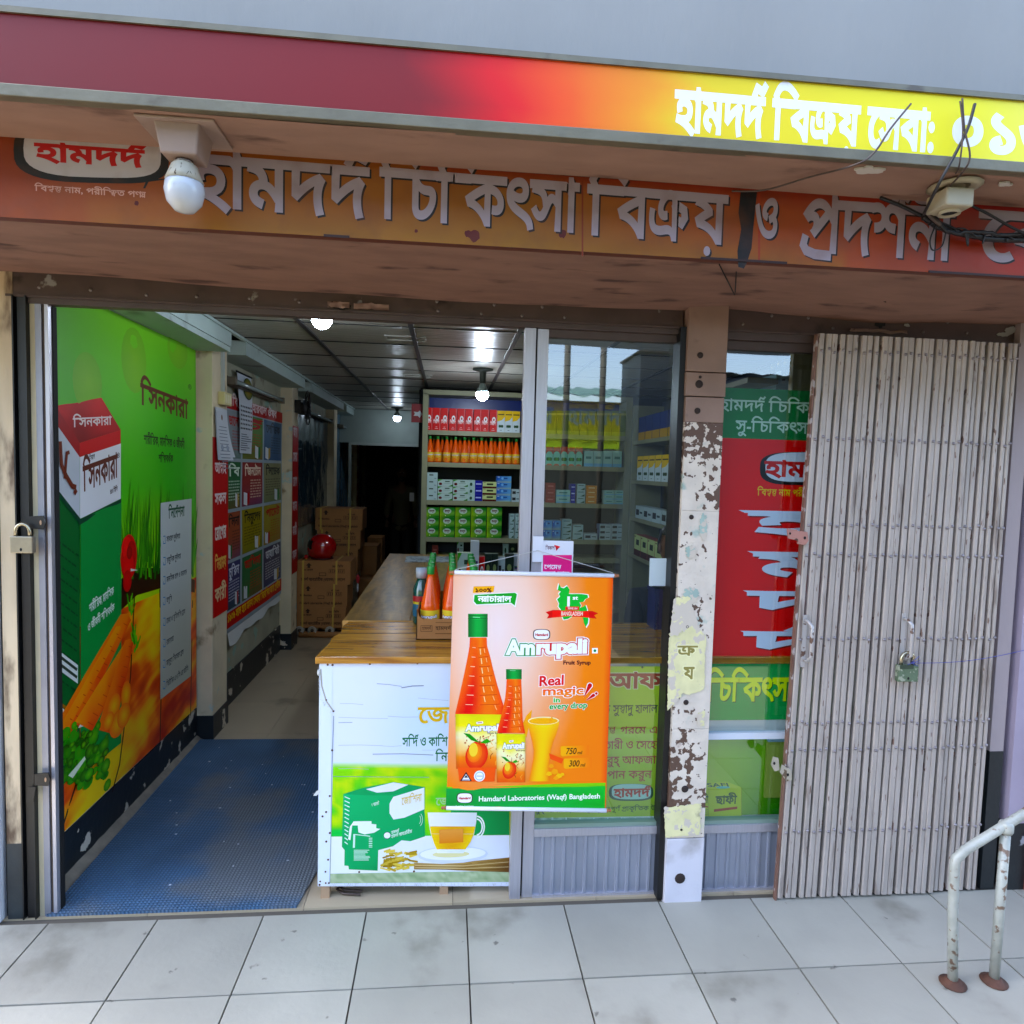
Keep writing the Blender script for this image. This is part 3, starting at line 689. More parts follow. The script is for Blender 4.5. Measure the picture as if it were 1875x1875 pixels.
MB().box(1.10, 2.664, 2.30, 2.33, 2.70, 2.335).build('head_rail', MC['brown_rail'], w2)
MB().box(1.10, 2.656, .258, 2.33, 2.70, .294).build('bottom_rail', M_alu, w2, bevel=.002)
MB().box(1.10, 2.664, .294, 2.33, 2.70, .310).build('glazing_bead', MC['bead_green'], w2)
MB().box(1.10, 2.664, .665, 2.33, 2.69, .692).build('middle_rail', mat('white_rail', '#d8dce4', .4), w2)
MB().add([(1.10, 2.682, .310), (2.33, 2.682, .310), (2.33, 2.682, 2.30), (1.10, 2.682, 2.30)], [(0, 1, 2, 3)]).build('glass_pane', G, w2)
ribbed(1.10, 2.33, w2, ph=.02); MB().box(1.10, 2.655, -.02, 2.33, 2.70, .010).build('sill', M_alu, w2)
MB().box(2.33, 2.67, 0, 2.36, 2.9, 2.345).build('end_post', M_alu_dull, w2)

# ---------------------------------------------------------------- centre pillar (steel box, flaking)
pl_ = empty('steel_pillar', (1.01, 2.65, 0), 'square steel pillar with flaking white paint, rust and bolt holes, between the windows', 'pillar')
X0, X1 = .934, 1.092
def seg(z0, z1, m_, dx=0, nm='plate'):
    return MB().box(X0-dx, 2.596-dx*.3, z0, X1+dx, 2.70, z1).build(nm, m_, pl_, bevel=.002)
zz = lambda py: float(at(1255, py, 1, 2.596)[2])
seg(zz(680)+.002, 2.46, M_pillar_top, .002); seg(zz(725)+.002, zz(680)-.002, M_pillar_top, .003)
seg(zz(772), zz(725)-.002, M_pillar_top, 0); 
def flk(nm, thr, sc_, dt, dth): return mat(nm, '#d6c8b8', .6, bump=1, bscale=45, var=.08, vscale=12, thr=thr, col2='#5c4335', mscale=sc_, soft=.015, mod=.9, dirt=dt, dthr=dth, dscale=14)
seg(zz(935), zz(772)-.001, flk('flaking_heavy', .505, 36, '#8fa49a', .60), 0, 'flaking_shaft'); seg(zz(1335), zz(935)-.0005, flk('flaking_light', .66, 46, '#9db2a8', .585), 0, 'flaking_shaft')
seg(zz(1480), zz(1335)-.0005, flk('flaking_rusty', .495, 30, '#6f3a24', .62), 0, 'flaking_shaft'); seg(zz(1535)+.002, zz(1480)-.0005, flk('flaking_foot', .64, 50, '#c9cba8', .5), 0, 'flaking_shaft'); seg(-.02, zz(1535)-.002, M_pillar_low, .001)
MB().box(.908, 2.615, 0, X0-.002, 2.70, 2.37).build('black_channel', M_black, pl_)
MB().box(X1+.003, 2.640, 0, X1+.010, 2.70, 2.37).build('black_edge', M_black, pl_)
def hole(px, py, r=.009, ring=True, m_=None):
    p = at(px, py, 1, 2.59); m = MB(); m.lathe([(r*.1, 2.5925), (r, 2.5915), (r*1.25, 2.595), (r*1.3, 2.60)], (p[0], 0, p[2]), 12, axis='y'); return m.build('bolt_hole', m_ or mat('hole_rust', '#2a1d18', .8), pl_)
for q in ((1283, 650, .010), (1283, 690, .005), (1281, 703, .013), (1278, 752, .010), (1267, 947, .008), (1257, 1287, .009), (1255, 1446, .012), (1248, 1520, .005), (1246, 1610, .018), (1259, 1148, .006)): hole(*q)
# rust patches and green-yellow poster remnants, each a thin scab on the plate
def scab(pts, col, nm, lift=.0009, m_=None):
    if len(pts) < 16:
        q = []
        for (ax_, ay_), (bx_, by_) in zip(pts, pts[1:]+pts[:1]):
            k_ = max(2, int(math.hypot(bx_-ax_, by_-ay_)/3.5)); q += [(ax_+(bx_-ax_)*i/k_+3.2*nz(ax_+i*.9, ay_*.1, 1), ay_+(by_-ay_)*i/k_+3.2*nz(ax_*.1, by_+i*.9, 2)) for i in range(k_)]
        pts = q
    P = [at(x, y, 1, 2.594) for x, y in pts]; return MB().prism([(p[0], p[2]) for p in P], 1, 2.5935-lift, 2.5945).build(nm, m_ or mat('scab_'+nm, col, .75, bump=.5, bscale=40, var=.08, vscale=14, thr=.54, col2='#cdbfae', mscale=34, soft=.02, mod=.8, dirt='#a09878', dthr=.6, dscale=12), pl_)
def ragged(cx, cy, rx, ry, seed, n=26):
    return [(cx+rx*math.cos(t)*(1+.5*nz(math.cos(t)*2.3, math.sin(t)*2.3, seed)+.6*nz(math.cos(t)*9, math.sin(t)*9, seed)), cy+ry*math.sin(t)*(1+.35*nz(math.cos(t)*2.3, math.sin(t)*2.3, seed+4)+.18*nz(math.cos(t)*7, math.sin(t)*7, seed+4))) for t in [2*math.pi*i/n for i in range(n)]]
MR = mat('scab_rust', '#3f2a22', .8, bump=.6, bscale=50, var=.25, vscale=20, thr=.60, col2='#cfc8bd', mscale=34, soft=.01)
for a in ((1266, 1090, 13, 16, 11), (1288, 965, 7, 24, 13), (1265, 1010, 9, 12, 14)): scab(ragged(*a, n=70), '#9fb3a8', 'green_patch')
scab([(1234, 1095), (1262, 1092), (1280, 1150), (1292, 1165), (1290, 1235), (1288, 1262), (1262, 1272), (1250, 1268), (1240, 1285), (1222, 1300), (1224, 1180)], '#ded5a0', 'paper_remnant', lift=.0016)
scab([(1216, 1478), (1283, 1472), (1281, 1528), (1218, 1533)], '#d5dac0', 'paper_remnant')
scab([(1278, 1305), (1291, 1302), (1289, 1330), (1276, 1325)], '#ded5a0', 'paper_remnant')
B = Board(1, 2.5915)
B.text('ক্র', 1241, 1200, 1276, 1183, '#8c8252', .03, out=('#efe9c0', .05)); B.text('য', 1252, 1243, 1270, 1222, '#8c8252', .03, out=('#efe9c0', .05))
B.build('faded_lettering', print_mat('print_worn', .7), pl_)
# ================================================================== SIGNS AND POSTERS
PM = print_mat('print_satin', .5, bump=.12, bs=9, spec=.2); PG = print_mat('print_vinyl', .38, bump=.12, bs=7, spec=.22); PD = print_mat('print_old_sign', .5, bump=.5, bs=14, grime=.4, under='#6a3a18')
PX = print_mat('print_paper', .6)
# ---- long shop sign under the canopy
sg_ = empty('shop_sign', (0, YS, 2.56), 'long weathered orange and red signboard with big grey Bengali lettering under the canopy', 'signboard')
MB().box(-2.9, YS-.002, 2.452, 3.8, YS+.03, 2.675).build('board', mat('sign_back', '#5a2a18', .7), sg_)
B = Board(1, YS-.0025)
def bgc(a, b):
    x = -2.6+a*6.2; t = nz(x*2.2, b*1.5, 1)*.5+nz(x*9, b*4, 2)*.25
    base = grad([(0, '#a72e0f'), (.18, '#973e0c'), (.24, '#9e5210'), (.33, '#9a6113'), (.45, '#916213'), (.56, '#a05711'), (.66, '#a54710'), (.75, '#ae2e0f'), (1, '#a82e10')])(a)
    c = mixc(base, '#ac8f1a', max(0, (b-.6)*1.6)*(.4+t)*(1 if .25 < a < .62 else .15))
    c = mixc(c, '#8a1304', max(0, (.3-b)*2.2)*(1 if a > .4 else .2))
    return mixc(mixc(c, '#3a1204', .26), '#5a1406', max(0, t*.9+.05))
B.quad([(-2.6, 2.672), (3.6, 2.672), (3.6, 2.452), (-2.6, 2.452)], bgc, 240, 14, px=False)
for (x0, y0, x1, y1, c) in ((1065, 330, 1068, 468, '#70300f'), (1388, 352, 1392, 478, '#8f3a1c')):
    B.quad([(x0, y0), (x1, y0+2), (x1, y1+2), (x0, y1)], c)
for (x, y, r) in ((868, 432, 10), (857, 428, 6), (1030, 428, 7), (762, 423, 3), (1020, 422, 3), (250, 372, 4)):
    B.poly([(x+r*math.cos(t)*(1+.4*nz(t, x)), y+r*1.1*math.sin(t)*(1+.4*nz(t*2, y))) for t in [i*.42 for i in range(15)]], '#4c0e05')
def logo(B, cx, cy, rx, ry, text, tx, dark='#0c0d0f', white='#d5d2d6', col='#8c1410', ring=.13, px=True, skew=0, bold=.035):
    def se(k, dx, dy, m=1.0):
        P = []
        for i in range(36):
            t = 2*math.pi*i/36; c, s_ = math.cos(t), math.sin(t); q = 3.2
            P.append((cx+dx+k*rx*abs(c)**(2/q)*(1 if c > 0 else -1), cy+dy+k*ry*m*abs(s_)**(2/q)*(1 if s_ > 0 else -1)+skew*k*rx*c))
        return P
    sg2 = 1 if px else -1
    B.poly(se(1+ring, 0, ry*ring*.5*sg2), dark, px=px); B.poly(se(1, rx*ring*.12, -ry*ring*.2*sg2), white, px=px)
    B.text(text, *tx, col, bold, px=px)
logo(B, 167, 280, 126, 46, 'হামদর্দ', (66, 293, 262, 263), skew=.06, col='#a8200f', white='#b9b4b8')
B.poly([(262, 345), (268, 330), (300, 327), (303, 329), (272, 333), (266, 345)], '#0c0d0f')
B.text('বিশ্বস্ত নাম, পরীক্ষিত পণ্য', 64, 349, 266, 339, '#c49a8c', .02)
GL, GS = '#9c9198', ('#0b090a', .0052, -.0052)
def big(t, x0, yb, x1, yt, sk=-.012): B.text(t, x0, yb, x1, yt, GL, .024, shadow=GS, skew=sk)
big('হামদর্দ', 352, 374, 672, 284); big('চিকিৎসা', 697, 397, 1057, 309); big('বিক্রয়', 1076, 427, 1328, 340)
big('ও', 1380, 438, 1424, 364, 0); big('প্রদর্শনী', 1468, 458, 1742, 366, 0); big('কেন্দ্র', 1792, 474, 2060, 386, 0)
# dark rubber-like gash between the two sign sheets
B.poly([(1356, 352), (1386, 352), (1383, 380), (1379, 420), (1376, 455), (1368, 480), (1362, 492), (1352, 489), (1350, 460), (1357, 420), (1352, 390)], '#0d0a09')
B.build('lettering', PD, sg_)
for (x0, y0, x1, y1) in ((1283, 474, 1440, 491), (1700, 497, 1875, 508), (593, 431, 640, 434)):
    p, q = at(x0, y0, 1, YS-.004), at(x1, y1, 1, YS-.004); MB().box(p[0], YS-.007, 2.4495, q[0], YS-.003, 2.4565).build('edge_slip', mat('slip_dark', '#2a0d08', .6), sg_)
B = Board(1, YS-.0085)
# ---- yellow signboard on the canopy edge
ys_ = empty('yellow_signboard', (.5, 1.84, 2.70), 'bright yellow signboard with red left end and white Bengali lettering on the canopy edge', 'signboard')
m = MB(); m.box(-3.2, 1.825, 2.674, 4, 1.856, 2.704); m.build('bottom_frame', mat('frame_olive', '#726c58', .45, .3, bump=.3, var=.12, vscale=9, dirt='#5c5344', dthr=.6), ys_, bevel=.002)
MB().box(-3.2, 1.835, 2.704, 4, 1.85, 2.875).build('panel', mat('panel_back', '#777777', .6), ys_)
MB().box(-3.2, 1.828, 2.875, 4, 1.856, 2.89).build('top_frame', MC['frame_olive'], ys_)
B = Board(1, 1.8345)
gy = grad([(-3.2, '#3b120c'), (-.1, '#7a160c'), (.1, '#d4280f'), (.32, '#ee6a18'), (.5, '#f0a01e'), (.66, '#e8cf2e'), (1.2, '#f2e648'), (2.2, '#f7f2a0'), (4, '#f7f0a0')])
B.quad([(-3.2, 2.875), (4, 2.875), (4, 2.704), (-3.2, 2.704)], lambda a, b: gy(-3.2+a*7.2+nz(a*30, b*2)*.06), 160, 4, px=False)
B.text('হামদর্দ বিক্রয় সেবা:', 1236, 237, 1712, 168, '#fbfbf4', .04, skew=-.004); B.text('০১৬১', 1738, 272, 1990, 205, '#fbfbf4', .04)
B.build('lettering', print_mat('print_bright', .5), ys_)

# ---- big green poster on the left wall
def wall_poster(label, val, depth=.004): return empty('wall_poster', (val, 3.5, 1.2), label, 'poster')
gpz = wall_poster('tall green tonic poster with carton, carrots and wooden table on the left wall', -1.57)
XP = -1.5655
MB().box(-1.573, 2.815, .222, XP-.0004, 4.325, 2.468).build('sheet', mat('vinyl_white', '#d5d5d0', .5), gpz)
B = Board(0, XP, sign=1); B.warp = lambda u, v: .002+.0015*nz(u*3, v*3)
zA = zf(0, 520, 3.233); zB = zf(0, 1080, 3.29)
V0, V1, U0, U1 = .226, 2.466, 2.818, 4.322
def gbg(a, b):
    u = U0+a*(U1-U0); n_ = nz(u*1.3, b*3, 1)
    c = grad([(0, '#86cc3a'), (.18, '#6cc430'), (.38, '#5abc28'), (.5, '#8ed034'), (.62, '#bcdc44'), (.7, '#c4da46'), (1, '#a0b034')])(b+n_*.05)
    c = mixc(c, '#128a20', max(0, .6*math.exp(-((a-.85)/.3)**2)*(1-abs(b-.28)*2.6)))
    c = mixc(c, '#2c8a28', max(0, .5-a*1.2)*.7)
    return mixc(c, '#8fcf5a', max(0, n_*.4))
B.quad([(U0, V1), (U1, V1), (U1, V0), (U0, V0)], gbg, 40, 60, px=False)
for (x, y, rx, ry) in ((245, 660, 22, 60), (325, 640, 18, 35), (160, 700, 26, 55)): B.ell(x, y, rx, ry, '#78b440', col2='#86bd4c')
# wooden table with plank joints
def wood(a, b):
    g1 = nz(a*3+b*9, b*2-a*14, 4); g2 = nz(a*6, b*26+a*12, 6); g3 = nz(a*2.2, b*3.1, 9)
    c = grad([(-.5, '#b03208'), (-.14, '#e0661a'), (.08, '#f8a628'), (.5, '#ffd050')])(g3*.9+g1*.35+g2*.2); return c
B.quad([(U0, 1.06), (U1, 1.06), (U1, V0), (U0, V0)], wood, 90, 110, px=False)
B.poly([(218, 1062), (250, 1040), (300, 1040), (356, 1062), (356, 1085), (300, 1075), (250, 1090), (218, 1120)], ['#241008', '#1c0e06', '#241a08', '#3a2008', '#5a300a', '#3a1c08', '#2c1406', '#38180a'])
for L_ in ([(246, 1080), (238, 1240), (218, 1400), (205, 1450)], [(292, 1080), (295, 1250), (292, 1365)], [(140, 1430), (112, 1520)], [(352, 1100), (348, 1310)]): B.line(L_, .012, '#2a0c04')
# grass
for i in range(170):
    x = RND.uniform(222, 352); y = RND.uniform(1010, 1062); h = RND.uniform(40, 150); l = RND.uniform(-14, 14)
    B.poly([(x-1.6, y), (x+l*.5, y-h*.6), (x+l, y-h), (x+l*.6+1.5, y-h*.55), (x+1.6, y)], mixc('#1a5a10', '#5fae2a', RND.random()))
# rose
for (dx, dy, rx, ry, c) in ((0, 0, 15, 42, '#c40f0f'), (-4, -18, 9, 20, '#e01a14'), (5, -6, 8, 24, '#a80c0c'), (-2, 14, 11, 20, '#d41410'), (1, -8, 5, 12, '#8c0a0a'), (-3, 44, 8, 20, '#b00e0c')): B.ell(234+dx, 1020+dy, rx, ry, c, col2=mixc(c, '#ff4030', .25))
B.poly([(237, 1041), (251, 1044), (237, 1046)], '#e8e4dc')
# carton
Bx = '#c3101a'
B.poly([(100.5, 743), (185, 728), (220, 787), (145, 811)], ['#c3141e', '#c8141c', '#a80f16', '#7e0a10']); B.poly([(100.5, 743), (145, 811), (145, 837), (100.5, 774)], '#9a0c14'); B.poly([(145, 811), (220, 787), (220, 812), (145, 837)], '#c4111b')
B.poly([(100.5, 774), (145, 837), (145, 950), (100.5, 893)], '#c5cbd4'); B.poly([(145, 837), (220, 812), (220, 913), (145, 950)], '#e4e6ec')
B.poly([(100.5, 893), (145, 950), (145, 1420), (100.5, 1420)], '#04602f'); B.poly([(145, 950), (220, 913), (220, 1360), (145, 1420)], '#078a45')
B.poly([(145, 950), (220, 913), (220, 920), (145, 960)], '#0a3f2c'); B.poly([(100.5, 893), (145, 950), (145, 962), (100.5, 902)], '#0a3f2c')
B.poly([(103, 1290), (132, 1312), (150, 1330), (120, 1340), (103, 1335)], '#e6e6e2'); B.line([(104, 1286), (135, 1308)], .012, '#9a6a30')
DBR = '#5a2416'
B.text('সিনকারা', 151, 899, 214, 856, DBR, .03, skew=.20); B.text('সিনকারা', 133, 782, 203, 766, '#e8dcdc', .02, skew=.10)
B.text('সিনকারা', 257, 739, 343, 703, DBR, .03, skew=-.05)
B.text('সিরাপ', 162, 843, 172, 835, '#1c1c1c', .02, skew=.2); B.text('৪৫০ মিলি', 200, 905, 214, 897, '#3a1c14', .02, skew=.2)
B.line([(108, 810), (110, 850), (118, 870), (124, 880), (130, 890), (136, 892)], .022, '#6a2c1c'); B.line([(116, 875), (120, 830), (124, 828)], .016, '#6a2c1c'); B.line([(134, 903), (137, 898)], .02, '#6a2c1c')
B.text('®', 344, 712, 350, 704, '#12240c', .01); B.text('®', 213, 838, 218, 830, '#222222', .01)
B.text('শারীরিক, মানসিক ও জীবনী', 263, 812, 337, 797, '#102a08', .025, skew=-.02); B.text('শক্তিবর্ধক', 290, 846, 316, 833, '#102a08', .025)
B.text('শারীরিক, মানসিক', 161, 1122, 206, 1108, '#dfe9e0', .02, skew=.2); B.text('ও জীবনী শক্তিবর্ধক', 158, 1157, 207, 1144, '#dfe9e0', .02, skew=.2)
for k in range(13):
    y = 985+k*22 if k < 10 else 1200+(k-10)*18
    x = 103
    while x < 140:
        w = RND.uniform(3, 9); B.quad([(x, y+(x-100)*.75), (min(x+w, 141), y+(min(x+w, 141)-100)*.75), (min(x+w, 141), y+3.5+(min(x+w, 141)-100)*.75), (x, y+3.5+(x-100)*.75)], '#02381c'); x += w+RND.uniform(1.5, 3)
B.poly([(107, 1193), (140, 1218), (140, 1252), (107, 1228)], '#dfe4e0')
for k in range(2): B.line([(109, 1204+k*14), (138, 1226+k*14)], .012, '#334034')
# carrots, apricots and greens
def carrot(x0, y0, x1, y1, w0, w1, c1='#f08a30', c2='#e0521a'):
    d = math.hypot(x1-x0, y1-y0); nx, ny = -(y1-y0)/d, (x1-x0)/d
    B.poly([(x0-nx*w0, y0-ny*w0), (x0+(x0-x1)/d*w0*.7, y0+(y0-y1)/d*w0*.7), (x0+nx*w0, y0+ny*w0), ((x0+x1)/2+nx*(w0+w1)*.52, (y0+y1)/2+ny*(w0+w1)*.52), (x1+nx*w1, y1+ny*w1), (x1-nx*w1, y1-ny*w1), ((x0+x1)/2-nx*(w0+w1)*.52, (y0+y1)/2-ny*(w0+w1)*.52)], [c2, c1, c1, c1, c1, c2, c2])
    for k in range(9):
        t = k/9+.05; w = (w0*(1-t)+w1*t)*.8; px_, py_ = x0+(x1-x0)*t, y0+(y1-y0)*t; B.line([(px_-nx*w, py_-ny*w), (px_-nx*w*.2, py_-ny*w*.2)], .004, '#c94a14')
for (x, y, l) in ((236, 1105, 22), (240, 1112, 20), (246, 1165, 26), (250, 1172, 24), (245, 1180, 22)):
    for k in range(5): B.line([(x, y+14), (x+RND.uniform(-7, 9), y-RND.uniform(4, l))], .010, mixc('#2f8a1c', '#7acb3a', RND.random()))
carrot(228, 1130, 112, 1345, 11, 20); carrot(236, 1180, 150, 1330, 10, 18, '#f39a44', '#e05a1e'); carrot(234, 1175, 190, 1340, 8, 16, '#f08030', '#d8461a'); carrot(215, 1150, 105, 1350, 6, 8, '#f6a050', '#ee7a2c')
for (x, y, rx, ry) in ((206, 1292, 12, 22), (228, 1272, 9, 25), (213, 1325, 15, 24), (224, 1310, 12, 22), (196, 1320, 10, 16)): B.ell(x, y, rx, ry, '#e8741c', col2='#f7b82c')
for i in range(190):
    x = RND.gauss(145, 24); y = RND.gauss(1385, 24)
    if not (108 < x < 198 and 1320 < y < 1440): continue
    r = RND.uniform(4, 10); t = RND.uniform(0, 3.14); B.ell(x, y, r, r*RND.uniform(.9, 1.6), mixc('#0e2408', '#3f9a2c', RND.random()), n=9, col2=mixc('#2c6a18', '#7ac04a', RND.random()))
B.poly([(120, 1420), (150, 1385), (152, 1390), (128, 1425)], '#dde8d0')
# white check list
B.poly([(292.3, 921), (349, 913), (347.4, 1238), (291.8, 1281)], ['#c7cfd0', '#c2caca', '#b4b4a4', '#b9b9aa'])
B.text('নির্দেশনা', 307, 949, 336, 932, '#14503a', .03)
for (y, t, x1) in ((992, 'সাধারণ দুর্বলতা', 328), (1031, 'স্নায়ুবিক দুর্বলতা', 329), (1066, 'মানসিক চাপ ও অবসাদ', 340), (1104, 'অপুষ্টি', 313), (1142, 'মেধা ও স্মৃতিশক্তি হ্রাস', 337), (1181, 'রক্তস্বল্পতা', 316), (1219, 'মাতৃদুগ্ধ নিঃসরণ হ্রাস', 334), (1258, 'ভিটামিন এ ও সি এর ঘাটতি', 343)):
    B.line([(297, y-10), (300.5, y-10.5), (300.5, y+3), (297, y+3.5)], .005, '#2a7fb0'); B.line([(297, y+3.5), (297, y-1)], .005, '#2a7fb0')
    B.text(t, 303, y, x1, y-9, '#26303a', .018)
B.build('print', PG, gpz)
# ---- herbal remedies poster in the second bay, red banner on the first pillar, calendar, notices
hp = wall_poster('poster of many small remedy panels with red header and footer in the second wall bay', -1.57)
XB = -1.5665
B = Board(0, XB, sign=1); B.warp = lambda u, v: .004*nz(u*4, v*2.4)+.004
uL, uR = B.P(414, 940)[0], 6.47
vH1, vH0 = B.P(414, 722)[1], B.P(414, 747)[1]; vF1, vF0 = B.P(414, 1124)[1], B.P(414, 1153)[1]
Rr = lambda a, b, c, d, col, nu=1, nv=1: B.quad([(a, d), (c, d), (c, b), (a, b)], col, nu, nv, px=False)
Rr(uL, vF0-.03, uR, vH1, '#8f9ba2', 20, 30); Rr(uL, vH0, uR, vH1, '#9c1018', 20, 1); Rr(uL, vF0, uR, vF1, '#b0241a', 20, 1)
B.text('হারবাল ঔষধ', B.P(462, 750)[0], vH0+.03, B.P(505, 750)[0], vH0+.09, '#d8c8c8', .03, px=False); B.text('বি', B.P(424, 750)[0], vH0+.03, B.P(434, 750)[0], vH0+.09, '#d8c8c8', .03, px=False)
B.text('১৯০৬ সাল হতে মানব সেবায় নিবেদিত আস্থা প্রতীক', uL+.02, vF0+.045, uR-.05, vF0+.10, '#d9b23c', .03, px=False)
cu = [uL, B.P(441.5, 900)[0], B.P(481.5, 900)[0], uR]; rows = 4
names = [['ভালো', 'র্ট', 'লেডিক'], ['বি', 'জিনটোন', 'লিভেক'], ['লিনা', 'নিমুলেন্ট', 'পামেট'], ['চুরিন', 'আলিসা', 'ডায়াবিট']]
cols = [['#9aa6ac', '#5c8a34', '#3c6488'], ['#1c6a34', '#9a2a26', '#8f8f68'], ['#a8502c', '#a08f24', '#a8983c'], ['#2c2c6a', '#1f6e34', '#3a2f4c']]
tc2 = [['#a01c20', '#a01c20', '#16202c'], ['#c8d8c8', '#d8c4b0', '#181818'], ['#181818', '#101010', '#a02818'], ['#c8ccd8', '#b02414', '#c8c8cc']]
for r in range(4):
    for c in range(3):
        a, b = cu[c]+.012, cu[c+1]-.03; t_, l_ = vH0-(vH0-vF1)*r/4-.01, vH0-(vH0-vF1)*(r+1)/4+.015
        cc = mixc(cols[r][c], '#4a4a4a', .35); Rr(a, l_, b, t_, lambda x, y, cc=cc: mixc(cc, ('#1c5a2c', '#8a3424', '#2a4474')[(r+c) % 3], max(0, (y-.55)*1.1)*(.5+.5*x)), 3, 4)
        w = b-a; h = t_-l_
        B.text(names[r][c], a+w*.12, t_-h*.30, b-w*.1, t_-h*.12, tc2[r][c], .03, px=False)
        for k in range(7):
            x = a+w*(.1 if (r+c) % 2 else .38); y = t_-h*(.42+k*.065)
            while x < b-w*.1:
                q = w*RND.uniform(.06, .16); q = min(q, b-w*.08-x); B.quad([(x, y+h*.018), (x+q, y+h*.018), (x+q, y-h*.012), (x, y-h*.012)], mixc(cc, tc2[r][c], .55), px=False); x += q+w*.03
        kx = a+w*(.72 if (r+c) % 2 else .2); ky = l_+h*.17
        B.poly([(kx-w*.12, ky-h*.12), (kx+w*.04, ky-h*.16), (kx+w*.04, ky+h*.12), (kx-w*.12, ky+h*.16)], '#c8ccd0', px=False); B.poly([(kx+w*.04, ky-h*.16), (kx+w*.14, ky-h*.1), (kx+w*.14, ky+h*.15), (kx+w*.04, ky+h*.12)], ('#a02020', '#206a30', '#b09020')[(r*2+c) % 3], px=False)
B.build('print', PM, hp)
m = MB(); u0 = uL
m.grid(lambda a, b: (XB+.003+.02*b*abs(math.sin(a*7+1))*(1-a*.3)+.006, uL+a*(uR-uL-.1), vF0-.03-b*(.09-.05*a+nz(a*6, 0)*.03)), 24, 3)
m.build('torn_margin', mat('paper_white', '#c9cbc8', .7), hp)
# red banner on pillar side
rb = wall_poster('narrow red banner with stacked Bengali words on the inner side of the first pillar', -1.47)
XR = -1.4725; B = Board(0, XR, sign=1)
a, b = 4.362, 4.642; vt, vb = B.P(392, 800)[1], B.P(395, 1130)[1]
MB().box(-1.478, a, vb, XR-.0004, b, vt).build('sheet', mat('red_sheet', '#b0101a', .5), rb)
B.quad([(a, vt), (b, vt), (b, vb), (a, vb)], lambda x, y: mixc('#a80e18', '#c41420', y), 2, 6, px=False)
for (y0, y1, t, c) in ((866, 848, 'আল্লাহ', '#e0d4d4'), (924, 905, 'সকল', '#e0d4d4'), (990, 968, 'রোগের', '#e4dcd4'), (1046, 1026, 'নিরাময়', '#e0b870'), (1105, 1082, 'কারী', '#e0c8a0')):
    B.text(t, a+.03, B.P(392, y0)[1], b-.04, B.P(392, y1)[1], c, .03, px=False)
B.build('print', PM, rb)
# switch box + conduit on the pale strip, notice sheets, calendar
sb = empty('switch_box', (-1.47, 4.5, 1.9), 'cream electrical switch box with conduit on the first pillar', 'switch box')
z1 = float(at(400, 740, 0, -1.47)[2]); z0 = float(at(400, 716, 0, -1.47)[2])
MB().box(-1.478, 4.46, min(z0, z1), -1.435, 4.60, max(z0, z1)).build('box', mat('switch_cream', '#d5c98e', .4), sb, bevel=.004)
MB().box(-1.478, 4.515, max(z0, z1), -1.462, 4.545, 2.58).build('conduit', mat('conduit', '#b5bdb8', .4), sb)
for k in range(3): MB().box(-1.436, 4.475+k*.042, min(z0, z1)+.015, -1.4325, 4.502+k*.042, max(z0, z1)-.015).build('switch', mat('switch_face', '#e2dbb4', .3), sb)
nt_ = empty('notice_sheet', (-1.46, 4.45, 1.8), 'white printed notice sheets pinned below the switch box on the first pillar', 'notice')
def hang(board_axis_x, y0, y1, zt, zb, curl, name, m_, par, nu=4, nv=10):
    m = MB(); m.grid(lambda a, b: (board_axis_x+.004+curl*b*b*(.3+a), y0+a*(y1-y0)+b*.03, zt-b*(zt-zb)), nu, nv); return m.build(name, m_, par)
z2, z3 = float(at(396, 745, 0, -1.465)[2]), float(at(398, 842, 0, -1.465)[2])
hang(-1.470, 4.37, 4.58, z2, z3, .03, 'sheet', mat('paper_sheet', '#c2c8d2', .6), nt_); hang(-1.466, 4.375, 4.585, z2-.005, z3+.02, .035, 'sheet', MC['paper_sheet'], nt_)
B = Board(0, -1.4655, sign=1); B.warp = lambda u, v: .0052+.035*(max(0, (z2-v)/(z2-z3)))**2*(.3+(u-4.37)/.22)
B.ell(4.48, z2-.06, .012, .018, '#7a5a40', px=False)
for k in range(13): B.line([(4.41+RND.uniform(0, .02), z2-.12-k*.022), (4.54+RND.uniform(0, .02), z2-.12-k*.022)], .0045, '#6f7786', px=False)
for k in (0, 1): B.ell(4.45+k*.08, z3+.08, .02, .02, '#8a93a5', px=False, n=10, col2='#a5adbc')
B.build('print', PX, nt_)
cl_ = empty('calendar', (-1.5, 4.9, 2), 'long hanging wall calendar with round picture at the top of the second bay', 'calendar')
XC = -1.55; pA, pB, pC, pD = at(434, 680, 0, XC), at(460, 688, 0, XC), at(459, 831, 0, XC), at(440, 826, 0, XC)
m = MB(); zt = float(pA[2]); zb = float(pC[2]); y0, y1 = float(pA[1]), float(pB[1])
m.grid(lambda a, b: (XC+.01*math.sin(b*3)-.0, y0+a*(y1-y0)+b*.06*(1-a*.9), zt-b*(zt-zb)), 4, 10); m.build('sheet', MC['paper_sheet'], cl_)
MB().tube([(XC, y0-.01, zt), (XC, y1+.01, zt)], .008, 6).build('hanger', M_dark, cl_)
B = Board(0, XC, sign=1); B.warp = lambda u, v: .004+.01*math.sin((zt-v)/(zt-zb)*3)
W = y1-y0; H = zt-zb; B.ell(y0+W*.68, zt-H*.17, W*.34, H*.14, '#141a10', px=False); B.ell(y0+W*.7, zt-H*.165, W*.31, H*.13, '#4a5a20', px=False, col2='#b08a24')
for r in range(6):
    for c in range(7): B.quad([(y0+W*(.14+c*.12), zt-H*(.40+r*.055)), (y0+W*(.20+c*.12), zt-H*(.40+r*.055)), (y0+W*(.20+c*.12), zt-H*(.422+r*.055)), (y0+W*(.14+c*.12), zt-H*(.422+r*.055))], '#8a2430' if c == 6 else '#2a2f3a', px=False)
